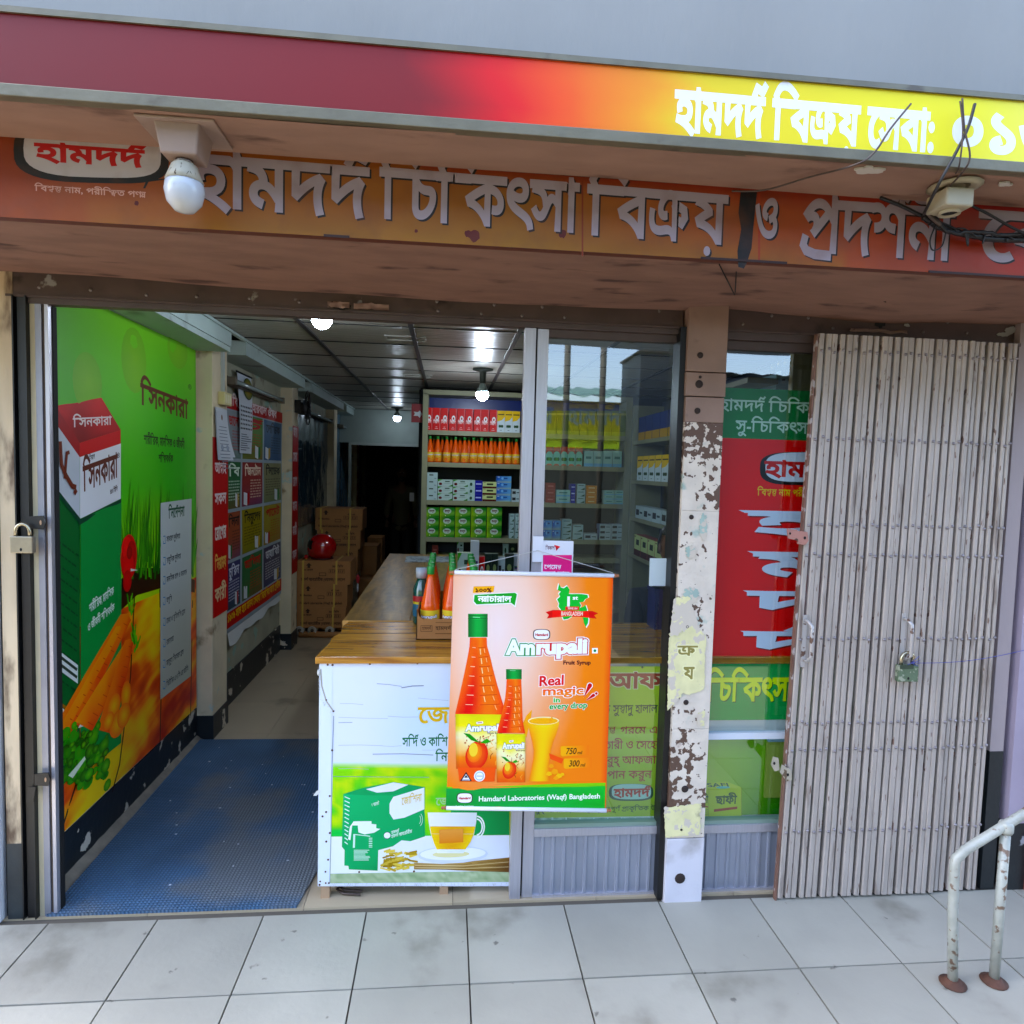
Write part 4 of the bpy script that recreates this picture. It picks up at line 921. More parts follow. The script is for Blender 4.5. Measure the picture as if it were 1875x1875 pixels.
for k in range(8): B.line([(y0+W*.2, zt-H*(.76+k*.028)), (y0+W*RND.uniform(.5, .95), zt-H*(.76+k*.028))], .006, '#59606e', px=False)
B.build('print', PX, cl_)
# other bays: plastic covered charts
def chart(label, y0, y1, px_top, px_bot, x_px, col, strip=None):
    o = wall_poster(label, -1.57); X = -1.5665; zt, zb = float(at(x_px, px_top, 0, X)[2]), float(at(x_px, px_bot, 0, X)[2])
    B = Board(0, X, sign=1); B.warp = lambda u, v: .012*nz(u*5, v*4)+.012
    B.quad([(y0, zt), (y1, zt), (y1, zb), (y0, zb)], lambda a, b: mixc(col, '#10161c', .25+nz(a*2, b*3)*.3), 20, 26, px=False)
    for k in range(34):
        c = RND.choice(['#2a3038', '#5a2c2c', '#28323f']); u = RND.uniform(y0+.1, y1-.2); v = RND.uniform(zb+.1, zt-.1); B.line([(u, v), (u+RND.uniform(.05, .2), v)], .008, c, px=False)
    B.build('print', print_mat('print_plastic', .15, bump=1.2, bs=14, spec=.8), o)
    return o
chart('dark glossy plastic covered chart in the third wall bay', 6.80, 8.78, 755, 960, 560, '#31454f')
chart('pale blue crumpled plastic chart in the fourth wall bay', 9.3, 10.95, 745, 935, 620, '#7fa0b4')
chart('dim chart beside the back doorway in the last bay', 11.3, 12.2, 760, 930, 660, '#44505a')
for (y0, y1, nm) in ((6.502, 6.742, 'narrow dark red banner on the side of the second pillar'), (11.0, 11.2, 'narrow red banner on the far pillar')):
    o = wall_poster(nm, -1.47); B = Board(0, -1.4725, sign=1); zt, zb = (2.15, .73) if y0 < 7 else (2.2, 1.0)
    B.quad([(y0, zt), (y1, zt), (y1, zb), (y0, zb)], '#9c0f1c', px=False)
    for k in range(6): B.text(['আস্থা', 'সেবা', 'রোগ', 'মান', 'কারী', 'সকল'][k], y0+.03, zt-.1-k*(zt-zb)/6, y1-.05, zt-.02-k*(zt-zb)/6, '#cfc0c0', .03, px=False)
    B.build('print', PM, o)
# tube lights and wall fan
def tube_light(y0, y1, z, label):
    o = empty('tube_light', (-1.45, (y0+y1)/2, z), label, 'tube light')
    MB().box(-1.57, y0, z-.02, -1.50, y1, z+.025).build('batten', mat('batten_dirty', '#5f5a4e', .6), o)
    MB().tube([(-1.47, y0+.06, z-.005), (-1.47, y1-.02, z-.005)], .014, 8).build('tube', mat('tube_off', '#8c9a98', .2), o)
    for y in (y0+.03, y1-.02): MB().box(-1.50, y-.02, z-.03, -1.452, y+.02, z+.02).build('end_cap', mat('cap_beige', '#6b6252', .6), o)
tube_light(4.72, 6.1, 2.345, 'unlit tube light on the beam of the second wall bay'); tube_light(7.0, 8.6, 2.34, 'unlit tube light with bright reflection in the third wall bay'); tube_light(9.4, 10.9, 2.33, 'unlit tube light at the fourth wall bay')
wf = empty('wall_fan', (-1.40, 6.62, 2.35), 'black caged wall fan on the second pillar', 'fan')
fm = MB()
for r in (.05, .09, .13): fm.tube([(-1.36, 6.62+r*math.cos(t), 2.33+r*1.25*math.sin(t)) for t in [i*math.pi/8 for i in range(17)]], .006, 5, cap=False)
for k in range(10): t = k*math.pi/5; fm.tube([(-1.345, 6.62, 2.33), (-1.36, 6.62+.13*math.cos(t), 2.33+.16*math.sin(t))], .003, 4)
fm.build('cage', M_black, wf)
MB().lathe([(.001, -1.43), (.05, -1.42), (.05, -1.36), (.001, -1.35)], (0, 6.62, 2.33), 12, axis='x').build('motor', M_black, wf); MB().box(-1.478, 6.59, 2.28, -1.42, 6.65, 2.40).build('bracket', M_black, wf)
for k in range(3):
    t = k*2.09+.5; MB().prism([(6.62, 2.33), (6.62+.11*math.cos(t-.3), 2.33+.13*math.sin(t-.3)), (6.62+.115*math.cos(t+.3), 2.33+.135*math.sin(t+.3))], 0, -1.385, -1.382).build('blade', mat('fan_blade', '#3a4450', .3), wf)

# ---- hanging fruit syrup poster in front of the counter
hk = empty('hanging_poster', (.34, 2.56, 1.38), 'hanging orange fruit syrup poster with two bottles and a glass of juice, on white rods', 'poster')
YP = 2.56; Z = zf(800, 1020, 3.906)
B = Board(1, YP, step=.00018); B.warp = lambda u, v: .0035+.0022*math.sin((u+.1)*7)*math.sin(v*4)+.0004*nz(u*6, v*6)
TL, TR, BR, BL = (830.5, 1050), (1122, 1056), (1109, 1481), (817, 1481)
def obg(a, b):
    d = math.hypot((a-.28)*1.15, (b-.22)*.85); c = grad([(0, '#f0dcd8'), (.25, '#f0cdbc'), (.45, '#eda880'), (.66, '#ee8a4c'), (1.2, '#ea7a40')])(d)
    if b > .72: c = mixc(c, '#f58a4a', (b-.72)*2)
    return mixc(c, '#d83a10', max(0, (a-.965))*18)
B.quad([TL, TR, BR, BL], obg, 24, 30)
# green footer with lime edge
B.poly([Z(70, 1640), Z(400, 1638), Z(800, 1622), Z(1206, 1612), Z(1202, 1640), Z(72, 1650)], '#7fc43a'); B.poly([Z(68, 1650), Z(400, 1648), Z(800, 1640), Z(1206, 1636), Z(1200, 1800), Z(62, 1800)], ['#12974a', '#12974a', '#15a04c', '#26b04a', '#2a9a3c', '#12803c'])
B.text('Hamdard Laboratories (Waqf) Bangladesh', *Z(296, 1742), Z(1166, 0)[0], Z(0, 1706)[1], '#f2f6f0', .018, mh=.70)
# arrows/logos
def slogo(cx, cy, rx, ry, t='Hamdard', c='#b0122a', d='#2a0c12'):
    P = lambda k: [(cx+k*rx*abs(math.cos(q))**.6*(1 if math.cos(q) > 0 else -1), cy+k*ry*abs(math.sin(q))**.6*(1 if math.sin(q) > 0 else -1)) for q in [2*math.pi*i/28 for i in range(28)]]
    B.poly([Z(*p) for p in P(1.1)], d); B.poly([Z(*p) for p in P(.97)], '#f4f2f4')
    a_, b_ = Z(cx-rx*.82, cy+ry*.28), Z(cx+rx*.82, 0); B.text(t, a_[0], a_[1], b_[0], Z(0, cy-ry*.24)[1], c, .045, mh=.72)
slogo(198, 1718, 52, 34); slogo(748, 552, 56, 35)
B.text('Trusted Name, Trusted Products', *Z(134, 1782), Z(262, 0)[0], Z(0, 1770)[1], '#d8e8d8', .01, mh=.72)
# 100% natural
B.poly([Z(262, 210), Z(412, 206), Z(404, 250), Z(256, 256)], '#f6b02a'); B.text('১০০%', *Z(272, 250), Z(390, 0)[0], Z(0, 222)[1], '#5a1a10', .04, mh=.66)
B.poly([Z(262, 266), Z(560, 250), Z(578, 262), Z(562, 358), Z(528, 334), Z(280, 344), Z(258, 320)], '#f2f6ee'); B.poly([Z(268, 270), Z(558, 254), Z(572, 266), Z(556, 346), Z(530, 326), Z(284, 338), Z(264, 316)], '#1f9a3c')
B.text('ন্যাচারাল', *Z(294, 318), Z(530, 0)[0], Z(0, 280)[1], '#f6faf4', .035)
# map of the country
mp_ = [(872, 190), (885, 215), (905, 222), (930, 205), (948, 232), (942, 262), (975, 262), (1030, 262), (1075, 268), (1080, 288), (1058, 300), (1045, 318), (1018, 322), (1030, 345), (1020, 362), (1045, 352), (1060, 340), (1072, 372), (1070, 400), (1082, 440), (1078, 470), (1062, 498), (1048, 465), (1042, 430), (1030, 395), (1010, 380), (990, 395), (960, 425), (935, 440), (905, 445), (892, 415), (885, 375), (868, 352), (872, 330), (858, 300), (880, 280), (870, 262), (885, 245), (862, 235)]
cxm, cym = 970, 335; B.poly([Z(cxm+(x-cxm)*1.06+0, cym+(y-cym)*1.05) for x, y in mp_], '#f0f6ee'); B.poly([Z(*p) for p in mp_], '#1fb04a')
B.text('1', *Z(915, 350), Z(962, 0)[0], Z(0, 282)[1], '#f8faf8', .05, mh=.7); B.text('st', *Z(968, 302), Z(1006, 0)[0], Z(0, 276)[1], '#f8faf8', .03, mh=.66)
B.poly([Z(776, 392), Z(830, 376), Z(1110, 384), Z(1152, 400), Z(1122, 415), Z(1140, 438), Z(1082, 432), Z(1080, 424), Z(826, 424), Z(824, 432), Z(784, 438), Z(800, 412)], '#cf2c1a'); B.poly([Z(824, 384), Z(960, 378), Z(1086, 390), Z(1086, 432), Z(960, 418), Z(824, 432)], '#ee4226')
B.poly([Z(918, 352), Z(1014, 352), Z(1014, 376), Z(916, 376)], '#d82038'); B.text('TIME IN', *Z(932, 371), Z(1002, 0)[0], Z(0, 358)[1], '#fbe8e8', .02, mh=.7)
B.text('BANGLADESH', *Z(886, 415), Z(1042, 0)[0], Z(0, 387)[1], '#fbe0d0', .02, mh=.7)
# brand word
def word(t, x0, yb, x1, yt, fill, ol, oc2=None, sk=0, b=.055):
    a_, c_ = Z(x0, yb), Z(x1, 0)
    if oc2: B.text(t, a_[0], a_[1], c_[0], Z(0, yt)[1], oc2, b+.085, mh=.7, skew=sk)
    B.text(t, a_[0], a_[1], c_[0], Z(0, yt)[1], ol, b+.045, mh=.7, skew=sk); B.text(t, a_[0], a_[1], c_[0], Z(0, yt)[1], fill, b, mh=.7, skew=sk)
word('Am', 500, 692, 700, 592, '#fbfbfb', '#158a3c', '#f4f6f2', 0); word('rupali', 706, 690, 1072, 592, '#fbfbfb', '#c41a2c', '#f4f6f2', .03)
word('Am', 500, 692, 700, 592, '#fbfbfb', '#158a3c', None, 0)
B.text('Fruit Syrup', *Z(900, 765), Z(1098, 0)[0], Z(0, 738)[1], '#4a0c18', .04, mh=.7)
B.quad([Z(1108, 648), Z(1148, 648), Z(1148, 686), Z(1108, 686)], '#f6f6f4'); B.ell(*Z(1128, 667), 2.6, 2.6, '#0f7a4a')
word('Real', 726, 920, 908, 850, '#d8201c', '#f8f4f2', None, .06, .03); word('magic', 752, 985, 1048, 925, lambda t, y: mixc('#e0301c', '#f08a2c', 1-y+t*.3), '#f8f4f2', None, .02, .03); word('in', 830, 1035, 880, 1000, '#3fae2c', '#f8f4f2', None, 0, .03); word('every drop', 802, 1085, 1072, 1045, '#1a9a3a', '#f8f4f2', None, .04, .03)
for (x0, y0, x1, y1, w) in ((1048, 1000, 1092, 915, 16), (1060, 1026, 1118, 985, 12)):
    d = math.hypot(x1-x0, y1-y0); nx, ny = -(y1-y0)/d, (x1-x0)/d
    for k, c in ((1.35, '#f8f4f2'), (1, '#c81818')): B.poly([Z(x0, y0)]+[Z(x1+nx*w*k*math.cos(t)+(x1-x0)/d*w*k*math.sin(t), y1+ny*w*k*math.cos(t)+(y1-y0)/d*w*k*math.sin(t)) for t in [i*math.pi/8-.3 for i in range(10)]], c)
B.ell(*Z(1138, 972), 3.4, 3.4, '#f8f4f2'); B.ell(*Z(1138, 972), 2.5, 2.5, '#c81818')
# glass of juice
B.poly([Z(612, 1190), Z(640, 1130), Z(680, 1088), Z(672, 1150), Z(655, 1220), Z(640, 1290), Z(622, 1260)], '#f5a626')
def jg(a, b): return mixc(mixc('#f08a10', '#ffc93a', math.sin(a*3.1)), '#ffe07a', max(0, .25-b)*2)
def prof_quad(pr, fn, nu=8):
    for (y0, xa, xb), (y1, xc, xd) in zip(pr, pr[1:]): B.quad([Z(xa, y0), Z(xb, y0), Z(xd, y1), Z(xc, y1)], lambda a, b: fn(a, (y0+(y1-y0)*b-pr[0][0])/(pr[-1][0]-pr[0][0])), nu, 1)
prof_quad([(1165, 650, 872), (1200, 652, 872), (1260, 664, 856), (1320, 680, 832), (1380, 690, 815), (1440, 688, 806), (1500, 676, 800), (1560, 664, 798), (1600, 656, 800)], jg)
B.ell(*Z(761, 1168), 28.5, 7.5, '#f6e3b0'); B.ell(*Z(761, 1170), 26.5, 6, '#f3b050'); B.poly([Z(800, 1160), Z(822, 1138), Z(828, 1150), Z(818, 1185), Z(800, 1190)], '#f4a83a')
for (x, y, r) in ((800, 1545, 22), (840, 1530, 28), (870, 1560, 24), (850, 1575, 20), (895, 1550, 16), (815, 1490, 20)): B.poly([Z(x-r, y+r*.3), Z(x-r*.3, y-r*.7), Z(x+r*.7, y-r*.5), Z(x+r, y+r*.4), Z(x, y+r*.8)], mixc('#f6a020', '#fbc04a', RND.random()))
B.poly([Z(800, 1400), Z(905, 1440), Z(890, 1475), Z(810, 1440)], '#e8602a')
# bottles
def bottle(cx, pr, capy0, capy1, capw, lx, rx, ly0, ly1, s):
    def og(a, b): return mixc(mixc('#d8240e', '#f4701c', .5+.5*math.sin(a*7+b*3)), '#ff9a3a', max(0, .35-abs(a-.62))*2.2*(1-b*.6))
    prof_quad(pr, og, 10)
    n_ = 7
    for k in range(n_):
        t = (k+1)/(n_+.6); y = pr[0][0]+(ly0-30*s-pr[0][0])*t
        for (ya, xa, xb), (yb, xc, xd) in zip(pr, pr[1:]):
            if ya <= y <= yb: q = (y-ya)/(yb-ya); xa, xb = xa+(xc-xa)*q, xb+(xd-xb)*q; break
        w = xb-xa; B.line([Z(xa+w*.18, y+3), Z(xa+w*.34, y+5)], .0022*s, '#ffd0a8'); B.line([Z(xa+w*.5, y+6), Z(xa+w*.92, y)], .0016*s, '#b8200c')
        if k < n_-1: B.line([Z(xa+w*.60, y+14*s), Z(xa+w*.63, y+52*s)], .0032*s, '#ffd8a0')
        B.line([Z(xa+w*.82, y+10*s), Z(xa+w*.86, y+40*s)], .0022*s, '#ffc890')
    B.quad([Z(cx-capw, capy0), Z(cx+capw, capy0), Z(cx+capw, capy1), Z(cx-capw, capy1)], lambda a, b: mixc('#0a6a32', '#28b055', math.sin(a*3.1)**2), 10, 1)
    for k in range(16): x = cx-capw+capw*2*(k+.5)/16; B.line([Z(x, capy0+(capy1-capy0)*.25), Z(x, capy1-4)], .0007, '#0a5a2c')
    for y in (.08, .2): B.line([Z(cx-capw, capy0+(capy1-capy0)*y), Z(cx+capw, capy0+(capy1-capy0)*y)], .0022*s, '#0a5a2c')
    B.line([Z(cx-capw*.5, capy0+(capy1-capy0)*.14), Z(cx+capw*.2, capy0+(capy1-capy0)*.16)], .002*s, '#a8e8b8')
    # label
    def lg(a, b): return mixc(grad([(0, '#d9d32c'), (.25, '#eee04a'), (.45, '#f6f0c8'), (.6, '#f2d090'), (.8, '#e8862c'), (1, '#e0641c')])(b+nz(a*3, b*3)*.12), '#7a4a10', max(0, abs(a-.5)-.42)*4)
    B.quad([Z(lx, ly0), Z(rx, ly0+4), Z(rx-3*s, ly1), Z(lx+5*s, ly1)], lg, 12, 14)
    w = rx-lx; h = ly1-ly0
    for i in range(int(26*s)):
        a_ = RND.uniform(.2, 1.0); b_ = RND.gauss(.5, .1); B.ell(*Z(lx+w*a_, ly0+h*b_), RND.uniform(.5, 1.7)*s, RND.uniform(.5, 2.2)*s, '#b05a18', n=7)
    for i in range(10):
        a_ = RND.uniform(.55, .95); b_ = RND.uniform(.5, .95); B.line([Z(lx+w*a_, ly0+h*b_), Z(lx+w*(a_+RND.uniform(-.1, .06)), ly0+h*(b_-.06)), Z(lx+w*(a_+.04), ly0+h*(b_-.1))], .0025*s, RND.choice(['#b8641c', '#8a3a10', '#f0b060']))
    word('Am', lx+w*.22, ly0+h*.31, lx+w*.50, ly0+h*.19, '#fbfbfb', '#1a6a4a', None, -.02, .05); word('rupali', lx+w*.50, ly0+h*.30, lx+w*.96, ly0+h*.19, '#fbfbfb', '#5a2a7a', None, .0, .05)
    B.text('Fruit Syrup', *Z(lx+w*.68, ly0+h*.36), Z(rx-4, 0)[0], Z(0, ly0+h*.33)[1], '#3a0c18', .02, mh=.7)
    B.poly([Z(lx+w*.44, ly0+h*.145), Z(lx+w*.58, ly0+h*.13), Z(lx+w*.59, ly0+h*.17), Z(lx+w*.45, ly0+h*.185)], '#f6ece8'); B.line([Z(lx+w*.47, ly0+h*.16), Z(lx+w*.56, ly0+h*.152)], .0028*s, '#a0202c')
    mx, my, r = lx+w*.45, ly0+h*.75, w*.235
    mw_ = r/3.906; B.ell(*Z(mx, my), mw_, mw_*1.28, '#d8380c', n=26, rot=-.2, col2='#f07c18'); B.ell(*Z(mx-r*.18, my-r*.2), mw_*.66, mw_*.86, '#ee7014', n=22, rot=-.2, col2='#f9ae30')
    B.ell(*Z(mx-r*.3, my-r*.5), r*.1, r*.16, '#ffd06a'); B.poly([Z(mx+r*.3, my-r*1.1), Z(mx-r*.6, my-r*1.9), Z(mx-r*1.2, my-r*2.0), Z(mx-r*.5, my-r*1.35)], '#2a8a2c'); B.poly([Z(mx+r*.3, my-r*1.1), Z(mx+r*.9, my-r*1.5), Z(mx+r*1.3, my-r*1.2), Z(mx+r*.8, my-r*1.05)], '#3f9a34')
    B.line([Z(mx+r*.25, my-r*1.1), Z(mx+r*.35, my-r*1.7)], .0022*s, '#5a3a14')
bottle(293, [(575, 236, 356), (640, 232, 360), (700, 222, 378), (800, 202, 402), (900, 180, 428), (1000, 158, 458), (1060, 144, 476), (1110, 132, 478), (1140, 130, 476)], 405, 572, 70, 132, 470, 1120, 1510, 1.0)
B.quad([Z(150, 1500), Z(420, 1500), Z(410, 1600), Z(160, 1600)], '#ea6426')
bottle(550, [(870, 498, 602), (940, 494, 606), (1000, 488, 608), (1080, 472, 610), (1160, 452, 612), (1220, 436, 622), (1255, 430, 630)], 800, 872, 56, 424, 632, 1258, 1605, .7)
# small seals
B.poly([Z(208, 1530), Z(250, 1596), Z(164, 1596)], '#1c1420'); B.poly([Z(208, 1546), Z(238, 1590), Z(178, 1590)], '#f2eef2'); B.poly([Z(208, 1552), Z(222, 1572), Z(194, 1572)], '#1c1420'); B.line([Z(182, 1584), Z(234, 1584)], .0016, '#4a2a6a'); B.ell(*Z(304, 1560), 10, 10, '#eef0f4'); B.ell(*Z(304, 1560), 8, 8, '#9ab0c4'); B.ell(*Z(304, 1560), 6.4, 6.4, '#f0f2f6'); B.line([Z(284, 1560), Z(326, 1560)], .0022, '#3a4a5a')
# capacity tags
for (x0, y0, t) in ((884, 1350, '750'), (906, 1440, '300')):
    B.poly([Z(x0, y0+4), Z(x0+10, y0), Z(x0+200, y0-8), Z(x0+200, y0+62), Z(x0+12, y0+72), Z(x0, y0+62)], ['#f8b018', '#f8b018', '#f08040', '#f08040', '#f8b018', '#f8b018'])
    B.text(t, *Z(x0+34, y0+56), Z(x0+110, 0)[0], Z(0, y0+12)[1], '#3a1208', .015, mh=.7, slant=.15); B.text('ml', *Z(x0+118, y0+56), Z(x0+152, 0)[0], Z(0, y0+34)[1], '#3a1208', .02, mh=.7, slant=.15)
B.build('print', print_mat('print_vinyl_matt', .45, bump=.1, bs=6, spec=.2), hk)
# cloth body, rods, finials, cord
tl, tr, br, bl = [at(*p, 1, YP+.002) for p in (TL, TR, BR, BL)]
m = MB(); m.add([tuple(tl), tuple(tr), tuple(br), tuple(bl)]+[(p[0], YP+.0045, p[2]) for p in (tl, tr, br, bl)], [(0, 1, 2, 3), (4, 5, 6, 7), (0, 1, 5, 4), (1, 2, 6, 5), (2, 3, 7, 6), (3, 0, 4, 7)]); m.build('sheet', mat('vinyl_white', '#d5d5d0', .5), hk)
WR = mat('white_plastic', '#dcdde6', .35); FN = mat('wood_finial', '#a8643c', .5)
for (a, b, c, d, nm) in ((832, 1048, 1124, 1054, 'top_rod'), (817, 1479, 1110, 1484, 'bottom_rod')):
    p, q = at(a, b, 1, YP-.004), at(c, d, 1, YP-.004); r = MB().tube([p, q], .0085, 10).build(nm, WR, hk)
    for e, sgn in ((p, -1), (q, 1)): MB().lathe([(.003, 0), (.008, sgn*.001), (.008, sgn*.006), (.004, sgn*.009), (.0075, sgn*.014), (.004, sgn*.02)], tuple(e), 8, axis='x').build('finial', FN, r)
p, q, t_ = at(834, 1043, 1, YP-.006), at(1122, 1049, 1, YP-.006), at(984, 1008, 1, 2.646)
MB().tube([p, t_], .0013, 5).tube([q, t_], .0013, 5).build('cord', mat('string_white', '#c9c8c4', .6), hk)
# white tape on the mullion
tp = empty('tape', (.33, 2.645, 1.5), 'white tape strip holding the cord on the aluminium mullion', 'tape')
p, q = at(976, 982, 1, 2.649), at(992, 1029, 1, 2.649); MB().box(p[0], 2.6475, q[2], q[0]+.004, 2.6535, p[2]).build('strip', WR, tp)

# ---- tea poster on the counter front
YC = 2.700
cb = empty('counter_banner', (-.1, YC, .5), 'white tarpaulin tea advertisement with green carton and glass cup nailed to the counter front', 'banner')
Z = zf(560, 1180, 3.99); B = Board(1, YC-.0035, step=.00018); B.warp = lambda u, v: .0022+.0014*nz(u*3, v*4)
def cbg(a, b): return mixc('#dfe4f4', '#cfe0f2', max(0, .5-math.hypot(a-.55, b-.3)*1.6)*2)
B.quad([(585, 1210), (935, 1214), (934, 1622), (582, 1622)], cbg, 12, 14)
def grn(a, b): n_ = nz(a*5, b*3.4, 3)+nz(a*11, b*7, 5)*.4; return grad([(-.5, '#3fbf5a'), (-.12, '#7fce4a'), (.15, '#c6dc4a'), (.4, '#8fd44a')])(n_-b*.25+.1) if b > .05 else mixc('#dfe4f4', '#a8d86a', b*18)
B.quad([Z(200, 852), Z(1500, 870), Z(1490, 1400), Z(185, 1402)], grn, 40, 24)
B.quad([Z(1060, 1100), Z(1498, 1100), Z(1498, 1390), Z(1060, 1390)], lambda a, b: mixc('#2aa05a', '#0e6a3a', a*.6), 6, 4)
B.quad([Z(185, 1402), Z(1498, 1390), Z(1496, 1650), Z(178, 1670)], lambda a, b: mixc('#e9ecdf', '#e2e6f2', a), 6, 3)
B.quad([Z(178, 1672), Z(1496, 1650), Z(1494, 1732), Z(176, 1742)], lambda a, b: mixc('#8aa07a', '#b9c4a4', .5+nz(a*30, b*4)), 50, 3)
B.quad([Z(100, 130), Z(196, 132), Z(178, 1742), Z(88, 1740)], '#dfe6f8')
B.text('জে', *Z(822, 572), Z(1045, 0)[0], Z(0, 462)[1], '#d8b23a', .02, out=('#c8dcf2', .05)); B.text('জেলিস', *Z(950, 1172), Z(1200, 0)[0], Z(0, 1120)[1], '#a8cf9a', .02)
B.text('সর্দি ও কাশি', *Z(706, 742), Z(1035, 0)[0], Z(0, 682)[1], '#0f6a40', .018); B.text('নিরাময়', *Z(948, 850), Z(1190, 0)[0], Z(0, 790)[1], '#0f6a40', .018)
GC = '#12a064'
B.poly([Z(275, 1090), Z(440, 1050), Z(870, 1040), Z(870, 1400), Z(720, 1450), Z(530, 1500), Z(525, 1650), Z(315, 1640), Z(312, 1615), Z(282, 1612), Z(284, 1500), Z(264, 1475)], ['#23b070', '#1fa86a', GC, '#0f9a5e', GC, GC, '#0c8f56', '#0f9a5e', GC, GC, GC, GC])
B.poly([Z(275, 1090), Z(440, 1040), Z(640, 1003), Z(870, 1040), Z(620, 1100), Z(440, 1100)], '#17995e'); B.poly([Z(440, 1055), Z(640, 1005), Z(750, 1022), Z(640, 1070), Z(520, 1080)], '#e6eaf4')
B.poly([Z(640, 1110), Z(866, 1042), Z(866, 1200), Z(720, 1262), Z(640, 1276), Z(612, 1230), Z(612, 1160)], '#e8ecf6')
B.text('জোশিনা', *Z(700, 1170), Z(845, 0)[0], Z(0, 1120)[1], '#d5c07a', .02, skew=.2)
B.poly([Z(310, 1420), Z(322, 1330), Z(350, 1290), Z(480, 1288), Z(480, 1308), Z(515, 1312), Z(515, 1340), Z(545, 1345), Z(500, 1372), Z(430, 1385), Z(385, 1370), Z(380, 1320), Z(340, 1320), Z(326, 1428)], '#e8f0ea')
for k in range(12): B.line([Z(285+k*0, 1110+k*30), Z(322-k*1.5, 1126+k*30)], .004, '#d8efe2')
for k in range(9): B.line([Z(352, 1500+k*9), Z(352+RND.uniform(60, 120), 1500+k*9)], .0022, '#d8efe2')
for k in range(6): B.line([Z(462, 1412+k*13), Z(485, 1412+k*13)], .003, '#d8efe2')
B.line([Z(355, 1385), Z(470, 1398)], .003, '#d8efe2'); B.line([Z(355, 1385), Z(352, 1480)], .008, '#cfeada'); B.text('৭ প্যাকেট', *Z(480, 1182), Z(535, 0)[0], Z(0, 1160)[1], '#d8efe2', .01, skew=.25)
B.ell(*Z(595, 1392), 6.6, 6.6, '#141c18'); B.ell(*Z(595, 1392), 6, 5.6, '#e8ecf4'); B.text('হামদর্দ ল্যাবরেটরীজ', *Z(625, 1412), Z(775, 0)[0], Z(0, 1390)[1], '#dcefe4', .015, skew=.25); B.text('হামদর্দ', *Z(625, 1382), Z(680, 0)[0], Z(0, 1362)[1], '#dcefe4', .02, skew=.25)
for r in (25, 38): B.line([Z(815+r*math.cos(t), 1275+r*1.5*math.sin(t)) for t in [i*.25-.8 for i in range(8)]], .002, '#cfe8da')
B.poly([Z(640, 1470), Z(700, 1428), Z(770, 1436), Z(880, 1420), Z(860, 1520), Z(700, 1520)], '#e6e9f2')
# roots, cloth, cup and saucer
for i in range(46):
    x, y = RND.uniform(545, 760), RND.uniform(1500, 1640); a = RND.uniform(-.6, .5); l = RND.uniform(40, 90); B.line([Z(x, y), Z(x+l*math.cos(a)*.9, y+l*math.sin(a)*.7)], RND.uniform(.006, .012), mixc('#8a6a1c', '#e0c870', RND.random()))
B.poly([Z(790, 1590), Z(1000, 1600), Z(1200, 1580), Z(1488, 1552), Z(1486, 1660), Z(1200, 1650), Z(1000, 1640), Z(790, 1640)], ['#b89a6a', '#c8b080', '#a88a5a', '#7a5a34', '#5a3a20', '#9a7c4c', '#b89a68', '#a88a58'])
for k in range(5): B.line([Z(800, 1600+k*9), Z(1150, 1604+k*9), Z(1486, 1566+k*18)], .0018, '#d8c49a' if k % 2 else '#6a4a28')
B.ell(*Z(1075, 1530), 64, 16, '#d4daea'); B.ell(*Z(1075, 1524), 60, 12, '#eef0f8'); B.ell(*Z(1060, 1528), 34, 6, '#e2dcae')
prof_quad([(1225, 890, 1250), (1300, 898, 1244), (1380, 912, 1230), (1440, 930, 1205), (1490, 950, 1170), (1520, 962, 1150)], lambda a, b: mixc('#f2f2ee', '#dfe4ea', a), 8)
prof_quad([(1326, 906, 1238), (1380, 916, 1226), (1440, 934, 1202), (1492, 956, 1165)], lambda a, b: mixc('#f0d060', '#e0a83a', math.sin(a*3.1)), 8)
B.quad([Z(975, 1350), Z(1150, 1340), Z(1150, 1440), Z(975, 1450)], lambda a, b: mixc('#e0a060', '#d8884a', b), 4, 3)
for k, c in ((46, '#b9d4c8'), (34, '#2a9a5a')): B.line([Z(1248+k*1.2*math.cos(t), 1330+k*1.7*math.sin(t)) for t in [i*.3-1.5 for i in range(11)]], .006, '#eef2f2')
# tears and creases
for (x0, y0, x1, y1, w) in ((520, 285, 700, 305, .002), (700, 315, 860, 300, .004), (250, 430, 420, 438, .0015), (240, 530, 600, 540, .0015), (600, 522, 820, 528, .0018), (240, 570, 340, 568, .002), (240, 735, 560, 738, .0018), (560, 740, 700, 738, .0015), (490, 800, 930, 806, .003), (820, 390, 1040, 408, .0015), (850, 770, 980, 765, .0012), (240, 905, 460, 910, .0015), (200, 962, 900, 968, .002)): B.line([Z(x0, y0), Z((x0+x1)/2, (y0+y1)/2+RND.uniform(-6, 6)), Z(x1, y1)], w, '#7c8496' if w > .0019 else '#a9b0c2')
B.line([Z(110, 180), Z(118, 300), Z(150, 410), Z(205, 488)], .006, '#a8a49c'); B.line([Z(205, 520), Z(196, 760), Z(190, 960), Z(184, 1400), Z(176, 1740)], .003, '#8f96a4')
B.quad([Z(1488, 1215), Z(1503, 1215), Z(1496, 1735), Z(1486, 1735)], '#b9b43a')
B.build('print', PM, cb)
m = MB()
a_, b_, c_, d_ = [at(*p, 1, YC-.002) for p in ((585, 1210), (935, 1214), (934, 1622), (582, 1622))]
m.add([tuple(a_), tuple(b_), tuple(c_), tuple(d_)]+[(p[0], YC-.0005, p[2]) for p in (a_, b_, c_, d_)], [(0, 1, 2, 3), (4, 5, 6, 7), (0, 1, 5, 4), (1, 2, 6, 5), (2, 3, 7, 6), (3, 0, 4, 7)]); m.build('sheet', mat('vinyl_white', '#d5d5d0', .5), cb)
m = MB()
